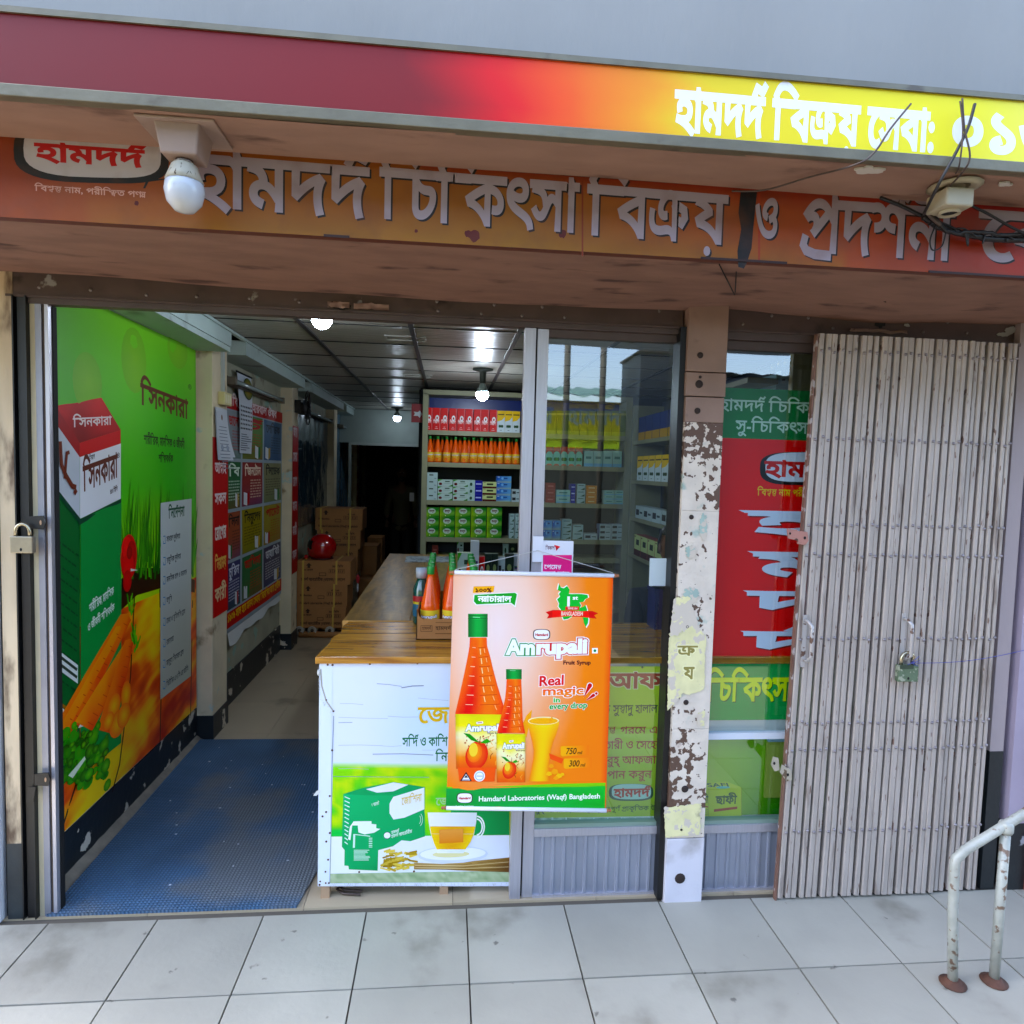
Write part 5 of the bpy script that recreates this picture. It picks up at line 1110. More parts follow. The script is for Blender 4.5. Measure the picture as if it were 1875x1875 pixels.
for (x, y) in ((160, 148), (195, 150), (468, 142), (815, 137), (150, 405), (202, 487), (192, 773), (175, 1107), (148, 1224), (122, 1256), (175, 1377), (149, 1440), (163, 1572), (144, 1660), (390, 1662), (790, 1658), (105, 1731), (146, 1742), (168, 1742), (100, 1756)):
    p = at(*Z(x, y), 1, YC-.006); m.ball((p[0], YC-.006, p[2]), .0048, 7, 5, sc_=(1, .5, 1))
m.build('nail_heads', M_rust, cb, kind='stuff')
m = MB()   # frayed threads and torn flap
for k in range(60):
    x = RND.uniform(180, 1480); p = at(*Z(x, 1738), 1, YC-.004); m.tube([p, (p[0]+RND.uniform(-.012, .012), YC-.012, p[2]-RND.uniform(.003, .018))], .0008, 3)
for k in range(40):
    y = RND.uniform(170, 480); x = 108+max(0, (y-380))*.9; p = at(*Z(x, y), 1, YC-.004); m.tube([p, (p[0]-RND.uniform(0, .012), YC-.01, p[2]+RND.uniform(-.012, .008))], .0009, 3)
m.build('frayed_threads', MC['string_white'], cb, kind='stuff')
p = at(*Z(85, 1080), 1, YC-.005); MB().prism([(p[0]+.012, p[2]+.012), (p[0]-.004, p[2]+.006), (p[0]-.016, p[2]-.012), (p[0]-.005, p[2]-.014), (p[0]+.01, p[2]-.002)], 1, YC-.008, YC-.005).build('torn_flap', MC['vinyl_white'], cb)
p = at(*Z(95, 205), 1, YC-.005); MB().ball((p[0], YC-.006, p[2]), .009, 8, 6, sc_=(.8, .6, 1.5)).build('thread_tuft', MC['string_white'], cb)

# ---- yellow green poster behind the window glass
yp = empty('window_poster', (.66, 2.71, .6), 'yellow green drink poster with brown Bengali lines behind the lower window glass', 'poster')
Y2 = 2.698; Z = zf(930, 1150, 3.75); B = Board(1, Y2)
B.quad([Z(130, 262), Z(1150, 262), Z(1140, 1290), Z(130, 1305)], lambda a, b: mixc('#b9cf22', '#8aa81e', b*.7+nz(a*2, b*2)*.2), 8, 12)
B.line([Z(130, 246), Z(1150, 238)], .006, '#a8a878')
BR2 = '#a03c28'
B.text('আফজা', *Z(690, 412), Z(1260, 0)[0], Z(0, 316)[1], BR2, .03, out=('#e6e6b8', .035))
B.text('ত', *Z(655, 585), Z(700, 0)[0], Z(0, 532)[1], '#1c3a1c', .02); B.text('সুস্বাদু হালাল পানীয়', *Z(722, 582), Z(1190, 0)[0], Z(0, 532)[1], '#1c3a1c', .02)
B.text('প্রচন্ড', *Z(590, 722), Z(740, 0)[0], Z(0, 680)[1], BR2, .015); B.text('গরমে এবং', *Z(770, 725), Z(1110, 0)[0], Z(0, 680)[1], BR2, .015)
B.text('ইফতারী ও সেহেরী', *Z(560, 832), Z(1075, 0)[0], Z(0, 782)[1], BR2, .015); B.text('রুহ্ আফজা', *Z(680, 935), Z(1015, 0)[0], Z(0, 885)[1], BR2, .015); B.text('পান করুন', *Z(680, 1035), Z(985, 0)[0], Z(0, 985)[1], BR2, .015)
logo(B, *Z(846, 1125), 36, 14, 'হামদর্দ', (*Z(728, 1160), Z(970, 0)[0], Z(0, 1108)[1]), dark='#1f4a2c', white='#a9cdb8', col='#a8401c')
B.text('রুহ্ আফজায় ব্যবহৃত গুরুত্বপূর্ণ প্রাকৃতিক উপাদান', *Z(190, 1268), Z(1130, 0)[0], Z(0, 1240)[1], '#1c4a24', .015)
B.quad([Z(185, 1303), Z(1060, 1300), Z(1060, 1345), Z(185, 1348)], lambda a, b: mixc('#b8d4c0', '#2c6a34', .4+nz(a*22, b*3)), 60, 4)
for k in range(9): B.quad([Z(300+k*95, 1300), Z(310+k*95, 1300), Z(310+k*95, 1345), Z(300+k*95, 1345)], '#c9dcd0')
B.ell(*Z(923, 270), 2, 2, '#3a4a2a')
B.build('print', PM, yp); p, q = at(*Z(130, 262), 1, Y2), at(*Z(1150, 1300), 1, Y2); MB().box(p[0], Y2+.0005, q[2], q[0], Y2+.004, p[2]).build('sheet', MC['vinyl_white'], yp)
# ---- red and green sign behind the right glass
rs = empty('window_sign', (1.3, 2.70, 1.2), 'red and green sign with large Bengali letters in the narrow right window', 'signboard')
Y3 = 2.702; B = Board(1, Y3); XL, XR = 1.102, 2.30; zt, zg, zr, zw = [float(at(1390, y, 1, Y3)[2]) for y in (712, 804, 1215, 1318)]
MB().box(XL, Y3+.0005, zw, XR, Y3+.012, zt).build('panel', MC['vinyl_white'], rs)
def Q(z1, z0, f, nu=8, nv=6): B.quad([(XL, z1), (XR, z1), (XR, z0), (XL, z0)], f, nu, nv, px=False)
Q(zt, zg, lambda a, b: mixc('#0f7a44', '#084a26', a*.5)); Q(zg, zr, lambda a, b: mixc('#e8141c', '#f42a14', b*.8)); Q(zr, zw, '#0a9a52')
zc = zf(1200, 540, 3.347)
B.text('হামদর্দ চিকিৎসা কেন্দ্রে', *zc(395, 705), zc(1330, 0)[0], zc(0, 640)[1], '#c9e0d2', .015); B.text('সু-চিকিৎসা গ্রহণ', *zc(492, 835), zc(1150, 0)[0], zc(0, 770)[1], '#c9e0d2', .015)
logo(B, *zc(905, 1058), 70, 27, 'হামদর্দ', (*zc(672, 1108), zc(1120, 0)[0], zc(0, 1022)[1]), col='#c8141c', white='#dfe0ea')
B.text('বিশ্বস্ত নাম পরীক্ষিত পণ্য', *zc(625, 1228), zc(1100, 0)[0], zc(0, 1190)[1], '#e8c82c', .015)
SH = ('#7a0810', .006, -.006)
for (x0, yb, x1, yt, t) in ((1378, 984, 1590, 937, 'হা'), (1386, 1056, 1530, 1012, 'ম'), (1376, 1126, 1530, 1084, 'দ'), (1370, 1198, 1530, 1158, 'র্দ')): B.text(t, x0, yb, x1, yt, '#dde0ee', .03, shadow=SH)
for (x0, y0) in ((1352, 934), (1368, 1009), (1360, 1081), (1355, 1155)): B.poly([(x0, y0), (1400, y0+1), (1400, y0+5), (x0+12, y0+5)], '#dde0ee')
zd = zf(1260, 1080, 3.29)
B.text('চিকিৎসা', *zd(108, 668), zd(632, 0)[0], zd(0, 536)[1], '#e8ee1c', .03, shadow=('#065a2c', .004, -.004))
B.build('print', PG, rs)
# green picture below with a carton printed on it
gs = empty('window_poster', (1.3, 2.70, .5), 'green gradient poster with a printed syrup carton below the red window sign', 'poster')
B = Board(1, Y3); z1, z0 = .664, .312
MB().box(XL, Y3+.0005, z0, XR, Y3+.004, z1).build('sheet', MC['vinyl_white'], gs)
Q(z1, z0, lambda a, b: mixc(mixc('#5f9a1e', '#b4c832', max(0, 1-a*3.4)*(.4+b)), '#0a6a2c', max(0, b-.35)*1.4*min(1, a*3)), 14, 10)
B.poly([zd(100, 1165), zd(230, 1155), zd(322, 1190), zd(322, 1395), zd(125, 1395), zd(75, 1380), zd(75, 1180)], '#b4c22c'); B.line([zd(322, 1190), zd(322, 1395)], .002, '#7a8a1c'); B.line([zd(125, 1200), zd(122, 1395)], .002, '#8a9a24')
B.text('ছাফী', *zd(165, 1290), zd(290, 0)[0], zd(0, 1245)[1], '#1c4a1c', .03); B.poly([zd(155, 1322), zd(296, 1305), zd(296, 1320), zd(155, 1338)], '#9a3c1c'); B.text('SAFI', *zd(118, 1188), zd(250, 0)[0], zd(0, 1165)[1], '#1c4a2c', .02, mh=.7, slant=-.5)
B.text('ফী', *zd(78, 1284), zd(118, 0)[0], zd(0, 1245)[1], '#1c4a1c', .03); B.ell(*zd(210, 1190), 13, 2.2, '#6ab0a0'); B.line([zd(82, 1300), zd(118, 1308)], .005, '#9a3c1c')
for k in range(6): B.line([zd(84, 1320+k*11), zd(120, 1322+k*11)], .002, '#5a7a1c')
B.build('print', PG, gs)
cdb = empty('carton', (1.42, 2.69, .5), 'pale yellow carton with blue lid leaning behind the glass beside the gate', 'carton')
p, q = at(*zd(475, 915), 1, 2.69), at(*zd(560, 1250), 1, 2.69); MB().box(p[0], 2.688, q[2], q[0]+.05, 2.698, p[2]).build('side', mat('carton_yellow', '#8f9a34', .6), cdb); MB().box(p[0]+.004, 2.687, p[2], q[0]+.05, 2.699, p[2]+.03).build('lid', mat('carton_blue', '#8ab0c4', .5), cdb)
# ---- payment sticker sign and blank white card in the window
pk = empty('payment_sign', (.45, 2.67, 1.42), 'white and magenta mobile payment sign with a red bird in the window corner', 'sign')
Y4 = 2.650; p, q = at(993, 990, 1, Y4), at(1047, 1100, 1, Y4)
MB().box(p[0], Y4, q[2], q[0], Y4+.014, p[2]).build('card', WR, pk, bevel=.002)
B = Board(1, Y4-.0006); zk = zf(960, 580, 3.906)
B.quad([zk(134, 1704), zk(340, 1704), zk(336, 2040), zk(128, 2040)], '#d8127a')
B.text('বিকাশ', *zk(152, 1665), zk(216, 0)[0], zk(0, 1642)[1], '#6a4a5a', .02); B.poly([zk(212, 1632), zk(240, 1638), zk(258, 1645), zk(245, 1655), zk(228, 1675), zk(224, 1650)], '#d8203c'); B.poly([zk(226, 1652), zk(245, 1655), zk(232, 1672)], '#8a1028')
B.text('পেমেন্ট', *zk(142, 1803), zk(264, 0)[0], zk(0, 1775)[1], '#f2e4ee', .02); B.text('করা যায়', *zk(130, 1850), zk(320, 0)[0], zk(0, 1823)[1], '#f2e4ee', .02)
B.build('print', PX, pk)
wc = empty('paper_card', (.87, 2.67, 1.4), 'blank white card stuck in the window next to the flaking pillar', 'card')
p, q = at(1190, 1022, 1, 2.678), at(1228, 1073, 1, 2.678); MB().box(p[0], 2.6745, q[2], min(q[0], .92), 2.679, p[2]).build('card', mat('card_white', '#c4cfd0', .5), wc)
# ================================================================== GATE, RAIL, COUNTER, GOODS
ORD = ['first', 'second', 'third', 'fourth', 'fifth', 'sixth', 'seventh', 'eighth', 'ninth', 'tenth', 'eleventh', 'twelfth', 'thirteenth', 'fourteenth', 'fifteenth', 'sixteenth']
# ---- folded collapsible gate: 29 leaning steel pickets, riveted lattice behind
gt = empty('folding_gate', (1.9, 2.6, 0), 'folded collapsible steel gate of narrow grey pickets with rivets, handles and a green padlock', 'gate')
M_gate = mat('gate_paint', '#aea299', .5, .15, bump=.2, bscale=30, var=.10, vscale=5, thr=.67, col2='#6b5247', mscale=16, soft=.02, dirt='#7f7067', dthr=.58, dscale=4, stretch=(6, 1, .8))
NP = 30; Zt, Zb = 2.362, .012
rows_z = [float(at(1500, y, 1, 2.58)[2]) for y in (641, 803, 961, 1016, 1170, 1324, 1373, 1522)]
def gx(i, z):       # left edge of picket i at height z: the folded leaf leans a little
    t = (z-Zb)/(Zt-Zb); xl = 1.419+.048*t; xr = 2.315+.012*t; k = i/(NP-1); return xl+(xr-xl)*(k+.0042*math.sin(i*2.3))
for i in range(NP):
    w = (.0232+.0015*math.sin(i*3.7) if i < 20 else .0236-.0006*(i-19)) if i not in (13, 15) else .0265; bow = .0014*math.sin(i*1.7); yo = 2.583+.0016*((i*7) % 3)/2+(.012 if i > 22 else 0)
    m = MB(); nn = 10; V = []; F = []
    prof = [(0, 0), (.0035, -.0045), (w-.0035, -.0045), (w, 0), (w, .022), (w-.002, .022), (w-.002, .003), (.002, .003), (.002, .022), (0, .022)]
    L_ = len(prof)
    for j in range(nn+1):
        z = Zb+(Zt-Zb)*j/nn; x = gx(i, z)+bow*math.sin(j/nn*3.14)+.0015*nz(i*3.1, j*.6)
        V += [(x+a, yo+b, z) for a, b in prof]
    for j in range(nn):
        for k in range(L_): F.append((j*L_+k, j*L_+(k+1) % L_, (j+1)*L_+(k+1) % L_, (j+1)*L_+k))
    m.add(V, F); m.build('picket', M_gate, gt)
m = MB()
for r, z in enumerate(rows_z):
    for i in range(NP):
        zz_ = z+(.004 if i % 2 else -.003)+.008*nz(i*.7, r); x = gx(i, zz_)+.0014*math.sin(i*1.7)*math.sin((zz_-Zb)/(Zt-Zb)*3.14)+.0135; yo = 2.583+.0016*((i*7) % 3)/2+(.012 if i > 22 else 0)
        m.lathe([(.0068, 0), (.0066, -.002), (.0045, -.0042), (.0012, -.005)], (x, yo-.0045, zz_), 9, axis='y')
m.build('rivets', mat('gate_rivet', '#8f878a', .35, .5, var=.2, vscale=40), gt, kind='stuff')
m = MB()
for z in rows_z:
    for i in range(0, NP-1): m.box(gx(i, z)+.006, 2.607, z-.05+(i % 2)*.06, gx(i+1, z)+.02, 2.611, z-.03+(i % 2)*.06)
m.build('lattice_bars', M_rust, gt, kind='stuff')
MB().box(1.425, 2.628, 0, 2.34, 2.632, .004).build('track', M_steel, gt); MB().box(1.475, 2.60, 2.352, 2.36, 2.632, 2.366).build('track', M_steel, gt)
for sgn, (z0, z1) in enumerate(((0, 2.36),)):
    m = MB(); m.add([(gx(0, z)-.010+dx, y, z) for z in (.0, 2.36) for dx, y in ((0, 2.582), (.007, 2.582), (.007, 2.602), (0, 2.602))], [(0, 1, 5, 4), (1, 2, 6, 5), (2, 3, 7, 6), (3, 0, 4, 7), (0, 3, 2, 1), (4, 5, 6, 7)]); m.build('edge_bar', mat('edge_rust', '#7c5a4c', .6, .2, var=.2, vscale=15, thr=.55, col2='#b5a9a6', mscale=20), gt)
M_h = mat('handle_paint', '#b9b2ae', .4, .3, thr=.6, col2='#6b5247', mscale=30)
for (x0, y0, y1) in ((1474, 1135, 1208), (1655, 1132, 1205)):
    p, q = at(x0, y0, 1, 2.575), at(x0-3, y1, 1, 2.575); h = empty_h = MB().tube([(p[0], 2.578, p[2]), (p[0]+.004, 2.555, p[2]-.004), (p[0]+.012, 2.540, p[2]-.02), (q[0]+.012, 2.540, q[2]+.02), (q[0]+.004, 2.555, q[2]), (q[0], 2.578, q[2])], [.006, .007, .0075, .0075, .007, .006], 8).build('handle', M_h, gt)
    MB().box(p[0]-.009, 2.574, q[2]-.03, p[0]+.009, 2.578, p[2]+.02).build('handle_plate', M_h, gt)
def hasp(pts, hx, hy, r, m_, nm='hasp'):
    P = [at(x, y, 1, 2.568) for x, y in pts]; o = MB().prism([(p[0], p[2]) for p in P], 1, 2.566, 2.572).build(nm, m_, gt)
    c = at(hx, hy, 1, 2.564); MB().prism([(c[0]+r*math.cos(t), c[2]+r*1.3*math.sin(t)) for t in [i*.7 for i in range(9)]], 1, 2.5645, 2.5658).build('slot', M_dark, o); return o
hz = mat('hasp_pink', '#b07a6e', .5, .2, var=.1, thr=.62, col2='#5a3a30', mscale=26); hw = mat('hasp_pale', '#b5ab98', .45, .3, var=.1, thr=.6, col2='#6b5a48', mscale=30)
hasp([(1441, 968), (1460, 970), (1460, 990), (1443, 986)], 1447, 977, .004, hz); hasp([(1460, 972), (1478, 974), (1480, 990), (1474, 998), (1460, 996)], 1474, 985, .005, hz)
hasp([(1416, 1386), (1425, 1388), (1427, 1410), (1418, 1412), (1412, 1400)], 1418, 1398, .005, hw); hasp([(1432, 1400), (1448, 1410), (1450, 1428), (1440, 1430), (1428, 1414)], 1443, 1419, .005, hw)
pg = padlock(1660, 1232, 2.552, .088, .070, mat('lock_green', '#5f7058', .55, .4, bump=.6, bscale=60, thr=.55, col2='#a3a893', mscale=40, var=.2), mat('shackle_steel', '#b3a98f', .25, .9), 'worn green padlock hanging on the folding gate, tied with blue string')
pp = at(1660, 1222, 1, 2.5385); MB().box(pp[0]-.028, 2.5365, pp[2]-.006, pp[0]+.03, 2.5395, pp[2]+.010).build('maker_plate', mat('lock_dark', '#3f4c3c', .5, .4), pg)
st = empty('blue_string', (1.9, 2.55, 1.0), 'thin blue string tied from the green padlock to the right wall', 'string')
a, b = at(1668, 1214, 1, 2.545), at(1878, 1190, 1, 2.50)
m = MB(); m.tube([a*(1-t)+b*t-np.array([0, 0, .018*math.sin(t*3.14)]) for t in [i/10 for i in range(11)]], .0014, 5)
for d in ((.03, .03), (.035, .012), (.028, -.012), (-.02, -.008)): m.tube([a, a+np.array([d[0], -.006, d[1]])], .0013, 4)
m.build('strand', mat('string_blue', '#4a4f9a', .6), st)
# ---- right end wall
re_ = empty('end_wall', (2.45, 2.62, 0), 'pale lilac painted wall strip right of the gate with black dado', 'wall')
MB().box(2.365, 2.612, .62, 2.428, 2.9, 2.46).build('wall_face', mat('end_paint', '#9f9090', .6, bump=.2, var=.06, vscale=4, dirt='#7a665c', dthr=.58, dscale=5, stretch=(1, 1, .3)), re_)
MB().box(2.365, 2.610, 0, 2.428, 2.9, .62).build('dado', mat('dado_black', '#14181a', .5, bump=.3, var=.2, thr=.7, col2='#9a9aa0', mscale=10), re_)
MB().box(2.429, 2.66, 0, 2.462, 2.9, 2.46).build('black_gap', M_dark, re_)
MB().box(2.463, 2.60, .3, 2.56, 2.9, 2.46).build('wall_face', mat('lilac_paint', '#a395a6', .6, bump=.2, var=.08, vscale=3, dirt='#8c6f7a', dthr=.6, dscale=3), re_)
MB().box(2.463, 2.598, 0, 2.56, 2.9, .3).build('dado', MC['dado_black'], re_)
ng = empty('neighbour_wall', (3, 2.6, 0), 'reddish neighbouring wall at the right edge', 'wall')
MB().box(2.561, 2.58, 0, 4, 2.9, 2.46).build('wall_face', mat('neighbour_red', '#8c4a3c', .7, var=.1), ng)
# ---- handrail
hr = empty('handrail', (1.9, 2.1, 0), 'flaking white pipe handrail at the lower right corner', 'handrail')
for fx in (float(at(1745, 1660, 1, 2.1)[0])+.02, float(at(1842, 1515, 1, 2.1)[0])-.002): MB().lathe([(.042, 0), (.044, .004), (.030, .007), (.024, .016), (.020, .020)], (fx, 2.1, 0), 16).build('base_flange', M_rust, hr)
M_pipe = mat('pipe_flaking', '#a9aaa0', .45, .1, bump=.9, bscale=45, thr=.57, col2='#77604f', mscale=38, soft=.08, mod=.8, var=.12, vscale=12)
YR = 2.1
c0, c1, c2, c3 = [at(*p, 1, YR) for p in ((1745, 1660), (1748, 1585), (1768, 1556), (1875, 1490))]
d = (c3-c2)/np.linalg.norm(c3-c2)
MB().tube([(c0[0]+.02, YR, 0), c0, c1, (c1[0]+.004, YR, c1[2]+.025), c2, c3, c3+d*.5], .0165, 12).build('bent_rail', M_pipe, hr)
c4 = at(1842, 1515, 1, YR); MB().tube([(c4[0]-.002, YR, 0), (c4[0], YR, c4[2])], .0165, 12).build('post', M_pipe, hr)
MB().lathe([(.0195, -.02), (.024, -.01), (.024, .01), (.0195, .02)], (c4[0], YR, c4[2]+.0), 12).build('weld_collar', M_pipe, hr)

# ---- counter: front slab along the window and long slab running back
M_wood = wood_mat('counter_wood', '#8a4f0e', '#d9982c', (1.2, 9, 9), .26, .5); M_wood2 = wood_mat('counter_wood_long', '#5f421a', '#a87c38', (9, 1.2, 9), .3, .22)
ct = empty('counter', (0, 2.9, 0), 'L-shaped wooden topped shop counter with varnished planks', 'counter')
ED = [(-.515, 2.682), (2.2, 2.682), (2.2, 3.31), (-.475, 3.31), (-.49, 3.2), (-.478, 3.1), (-.502, 2.99), (-.497, 2.9), (-.507, 2.8)]
MB().prism(ED, 2, .988, 1.016).build('front_top', M_wood, ct, bevel=.003)
gap = mat('plank_gap', '#150a04', .8)
MB().box(-.505, 3.312, .985, .16, 3.322, 1.0185).build('end_strip', mat('pale_edge', '#c9944a', .4), ct)
for k, (x0, x1) in enumerate(((-.503, -.178), (-.175, .16))): MB().box(x0, 3.323, .992, x1, 5.93, 1.019).build('long_plank', M_wood2, ct, bevel=.002)
m = MB()
for (y, x0, x1) in ((2.93, -.49, 1.2), (3.07, -.48, .9), (2.80, -.50, -.38)): m.tube([(x0+(x1-x0)*t, y+.008*nz(t*6, y), 1.0163) for t in [i/14 for i in range(15)]], .0011, 4)
m.build('plank_joint', gap, ct)
MB().box(-.485, 2.705, .06, 2.2, 2.72, .987).build('front_board', mat('counter_board', '#c9c6bd', .6), ct)
MB().box(-.485, 2.72, .06, -.47, 5.9, .987).build('side_board', mat('counter_side', '#5a3c22', .5, var=.15), ct)
MB().box(.145, 3.35, .06, .16, 5.9, .987).build('side_board', MC['counter_side'], ct); MB().box(-.485, 5.885, .06, .16, 5.9, .987).build('side_board', MC['counter_side'], ct)
for x in (-.487, -.0): MB().box(x, 2.70, 0, x+.035, 2.735, .06).build('leg', mat('leg_raw', '#a98a6c', .7, var=.1), ct)
cbm = empty('cable', (-.3, 2.68, .01), 'dark doubled cable loop lying under the counter front', 'cable')
a = [at(*p, 2, .012) for p in ((660, 1638), (628, 1636), (617, 1628), (625, 1622), (660, 1618), (760, 1616), (930, 1613))]
MB().tube(a, .005, 6).tube([p+np.array([.004, .022, .0]) for p in a], .005, 6).build('cord', mat('cable_brown', '#4a3a32', .5), cbm)
# ---- blue rubber mat
mt = empty('door_mat', (-1, 3.4, 0), 'long worn blue ribbed rubber mat in the shop entrance', 'mat')
M_mat = mat('mat_blue', '#4a6f92', .55, var=.15, vscale=3, dirt='#737b82', dthr=.44, dscale=2.0)
def mat_fn():
    t = M_mat.node_tree; N = t.nodes; L = t.links; tc = N.new('ShaderNodeTexCoord'); mp = N.new('ShaderNodeMapping'); mp.inputs['Scale'].default_value = (1, 1, 1); mp.inputs['Rotation'].default_value = (0, 0, .0)
    w = N.new('ShaderNodeTexWave'); w.wave_type = 'BANDS'; w.bands_direction = 'X'; w.inputs['Scale'].default_value = 21
    w2 = N.new('ShaderNodeTexWave'); w2.wave_type = 'BANDS'; w2.bands_direction = 'Y'; w2.inputs['Scale'].default_value = 21
    mu = N.new('ShaderNodeMath'); mu.operation = 'MULTIPLY'; bp = N.new('ShaderNodeBump'); bp.inputs['Strength'].default_value = 1; bp.inputs['Distance'].default_value = .005
    L.new(tc.outputs['Object'], mp.inputs[0])
    for q in (w, w2): L.new(mp.outputs[0], q.inputs['Vector'])
    L.new(w.outputs[1], mu.inputs[0]); L.new(w2.outputs[1], mu.inputs[1]); L.new(mu.outputs[0], bp.inputs['Height']); b = N['Principled BSDF']; L.new(bp.outputs[0], b.inputs['Normal'])
    src = b.inputs['Base Color'].links[0].from_socket; x = N.new('ShaderNodeMix'); x.data_type = 'RGBA'; x.blend_type = 'MULTIPLY'; x.inputs[0].default_value = 1
    r = N.new('ShaderNodeMapRange'); r.inputs['To Min'].default_value = .62; r.inputs['To Max'].default_value = 1.25; L.new(mu.outputs[0], r.inputs[0])
    L.new(src, x.inputs[6]); L.new(r.outputs[0], x.inputs[7]); L.new(x.outputs[2], b.inputs['Base Color'])
mat_fn()
MB().prism([(-1.519, 2.643), (-.572, 2.643), (-.50, 3.09), (-.49, 4.315), (-1.545, 4.33)], 2, .001, .011).build('sheet', M_mat, mt)
m = MB()
for k in range(26): x, y = RND.uniform(-1.45, -.6), RND.uniform(2.7, 4.2); m.box(x, y, .0112, x+RND.uniform(.003, .012), y+RND.uniform(.003, .008), .0125)
m.build('paper_scraps', WR, mt, kind='stuff')

# ---- generic carton with print on the front (-Y) face; shares mesh per kind
_BX = {}
def carton_mesh(kind, w, d, h, col, ink, edge=None):
    k = (kind, round(w, 3), round(h, 3), round(d, 3))
    if k not in _BX:
        bm_ = MB(); bm_.box(-w/2, 0, 0, w/2, d, h); m1 = bm_.mesh('carton_body', mat('carton_'+kind, col, .4, var=.04, vscale=20))
        bd = Board(1, -.0004, step=.0002); ink(bd, w, h); m2 = bd.mesh('label_print', PM) if bd.V else None
        _BX[k] = (m1, m2)
    return _BX[k]
def carton(kind, x, y, z, w, d, h, col, ink, label, group=None, rz=0, cat='carton', name='carton'):
    m1, m2 = carton_mesh(kind, w-.0015, d, h-.0012, col, ink)
    o = bpy.data.objects.new(name, m1); COL.objects.link(o); o.location = (x+w/2, y, z+.0004); o.rotation_euler[2] = rz+RND.uniform(-.035, .035)*(w < .12); tag(o, label, cat, group)
    if m2: place(m2, 'label_print', o)
    return o
R4 = lambda bd, a, b, c, d, col, nu=1, nv=1: bd.quad([(a, d), (c, d), (c, b), (a, b)], col, nu, nv, px=False)
def ink_red(bd, w, h):
    R4(bd, -w/2, 0, w/2, h, '#c8101c'); R4(bd, -w*.46, h*.02, -w*.44, h*.98, '#7e0a12'); R4(bd, w*.40, .02*h, w*.43, h*.98, '#f0b0b4')
    bd.text('সিরাপ', -w*.42, h*.32, w*.3, h*.44, '#f2dcdc', .04, px=False, slant=.1); bd.ell(w*.08, h*.55, w*.24, h*.13, '#f0eeee', px=False, n=12); bd.ell(w*.08, h*.55, w*.10, h*.06, '#b01a24', px=False, n=8); R4(bd, -w*.2, h*.07, w*.2, h*.09, '#f0c8c8'); R4(bd, -w*.1, h*.14, w*.12, h*.16, '#f0c8c8')
def ink_yel(bd, w, h):
    R4(bd, -w/2, 0, w/2, h, '#cfdce0'); bd.poly([(-w/2, h), (w/2, h), (w/2, h*.72), (w*.1, h*.56), (-w/2, h*.5)], '#e8c21c', px=False); R4(bd, -w*.4, h*.80, w*.42, h*.85, '#3a2c10')
    for a in (-.18, .02, .2): bd.ell(w*a, h*.28, w*.13, h*.07, '#2a4a2c', px=False, n=8)
    R4(bd, -w*.12, h*.08, w*.14, h*.11, '#7a8a90')
def ink_white(bd, w, h): R4(bd, -w/2, 0, w/2, h, '#b4c8c8'); R4(bd, -w/2, h*.1, -w*.44, h*.9, '#10161a'); R4(bd, -w*.25, h*.55, w*.12, h*.72, '#2a3a2c'); R4(bd, w*.2, h*.12, w*.4, h*.2, '#5a6a70')
def ink_leaf(bd, w, h):
    R4(bd, -w/2, 0, w/2, h, '#b9cdc8'); bd.poly([(-w/2, h), (-w*.2, h), (-w/2, h*.72)], '#4a9a2c', px=False); bd.poly([(w/2, 0), (w/2, h*.3), (w*.2, 0)], '#3a7a2c', px=False); bd.ell(-w*.33, h*.36, w*.12, h*.2, '#5a1418', px=False, n=9); R4(bd, -w*.02, h*.66, w*.3, h*.8, '#24402c'); R4(bd, -w*.12, h*.45, w*.36, h*.5, '#7a9088')
def ink_tree(bd, w, h): R4(bd, -w/2, 0, w/2, h, '#b4ccc8'); bd.ell(-w*.05, h*.4, w*.2, h*.26, '#2a4a34', px=False, n=8); R4(bd, -w*.3, h*.84, 0, h*.9, '#8aa0a0')
def ink_blue(bd, w, h): R4(bd, -w/2, 0, w/2, h, '#1c1f8c'); R4(bd, -w*.4, h*.42, w*.36, h*.6, '#b8bce8')
def ink_agni(bd, w, h): R4(bd, -w/2, 0, w/2, h, '#c8d49a'); R4(bd, -w/2, 0, w/2, h*.3, '#4a1410'); R4(bd, -w*.2, h*.52, w*.26, h*.78, '#1c2c14'); R4(bd, -w*.45, h*.88, -w*.3, h*.94, '#5a1410')
def ink_sky(bd, w, h): bd.quad([(-w/2, h), (w/2, h), (w/2, 0), (-w/2, 0)], lambda a, b: mixc(mixc('#1f56b4', '#6fa8d8', a), '#b4c49a', max(0, b-.7)*2.4), 6, 5, px=False); bd.ell(-w*.1, h*.66, w*.09, h*.22, '#7fb4e0', px=False, n=8); R4(bd, -w*.02, h*.6, w*.24, h*.76, '#1c3a7c'); R4(bd, -w*.44, h*.8, -w*.3, h*.9, '#c8d8ea')
def ink_bw(bd, w, h): R4(bd, -w/2, 0, w/2, h, '#b4c4c8'); R4(bd, -w*.42, h*.25, -w*.02, h*.7, '#2a2c30'); R4(bd, w*.06, h*.4, w*.4, h*.56, '#3a4a50')
def ink_green(bd, w, h):
    bd.quad([(-w/2, h), (w/2, h), (w/2, 0), (-w/2, 0)], lambda a, b: mixc(mixc('#8fae1c', '#1f7a2a', min(1, a*3)), '#a8d86a', max(0, .34-abs(b-.72+a*.16))*1.5), 8, 8, px=False)
    bd.ell(w*.0, h*.62, w*.27, h*.28, '#c8d8cc', px=False, n=16); bd.text('ইসবগুল', -w*.17, h*.55, w*.18, h*.72, '#5a1c1c', .04, px=False); bd.ell(-w*.12, h*.18, w*.04, h*.07, '#d8e8a0', px=False, n=8)
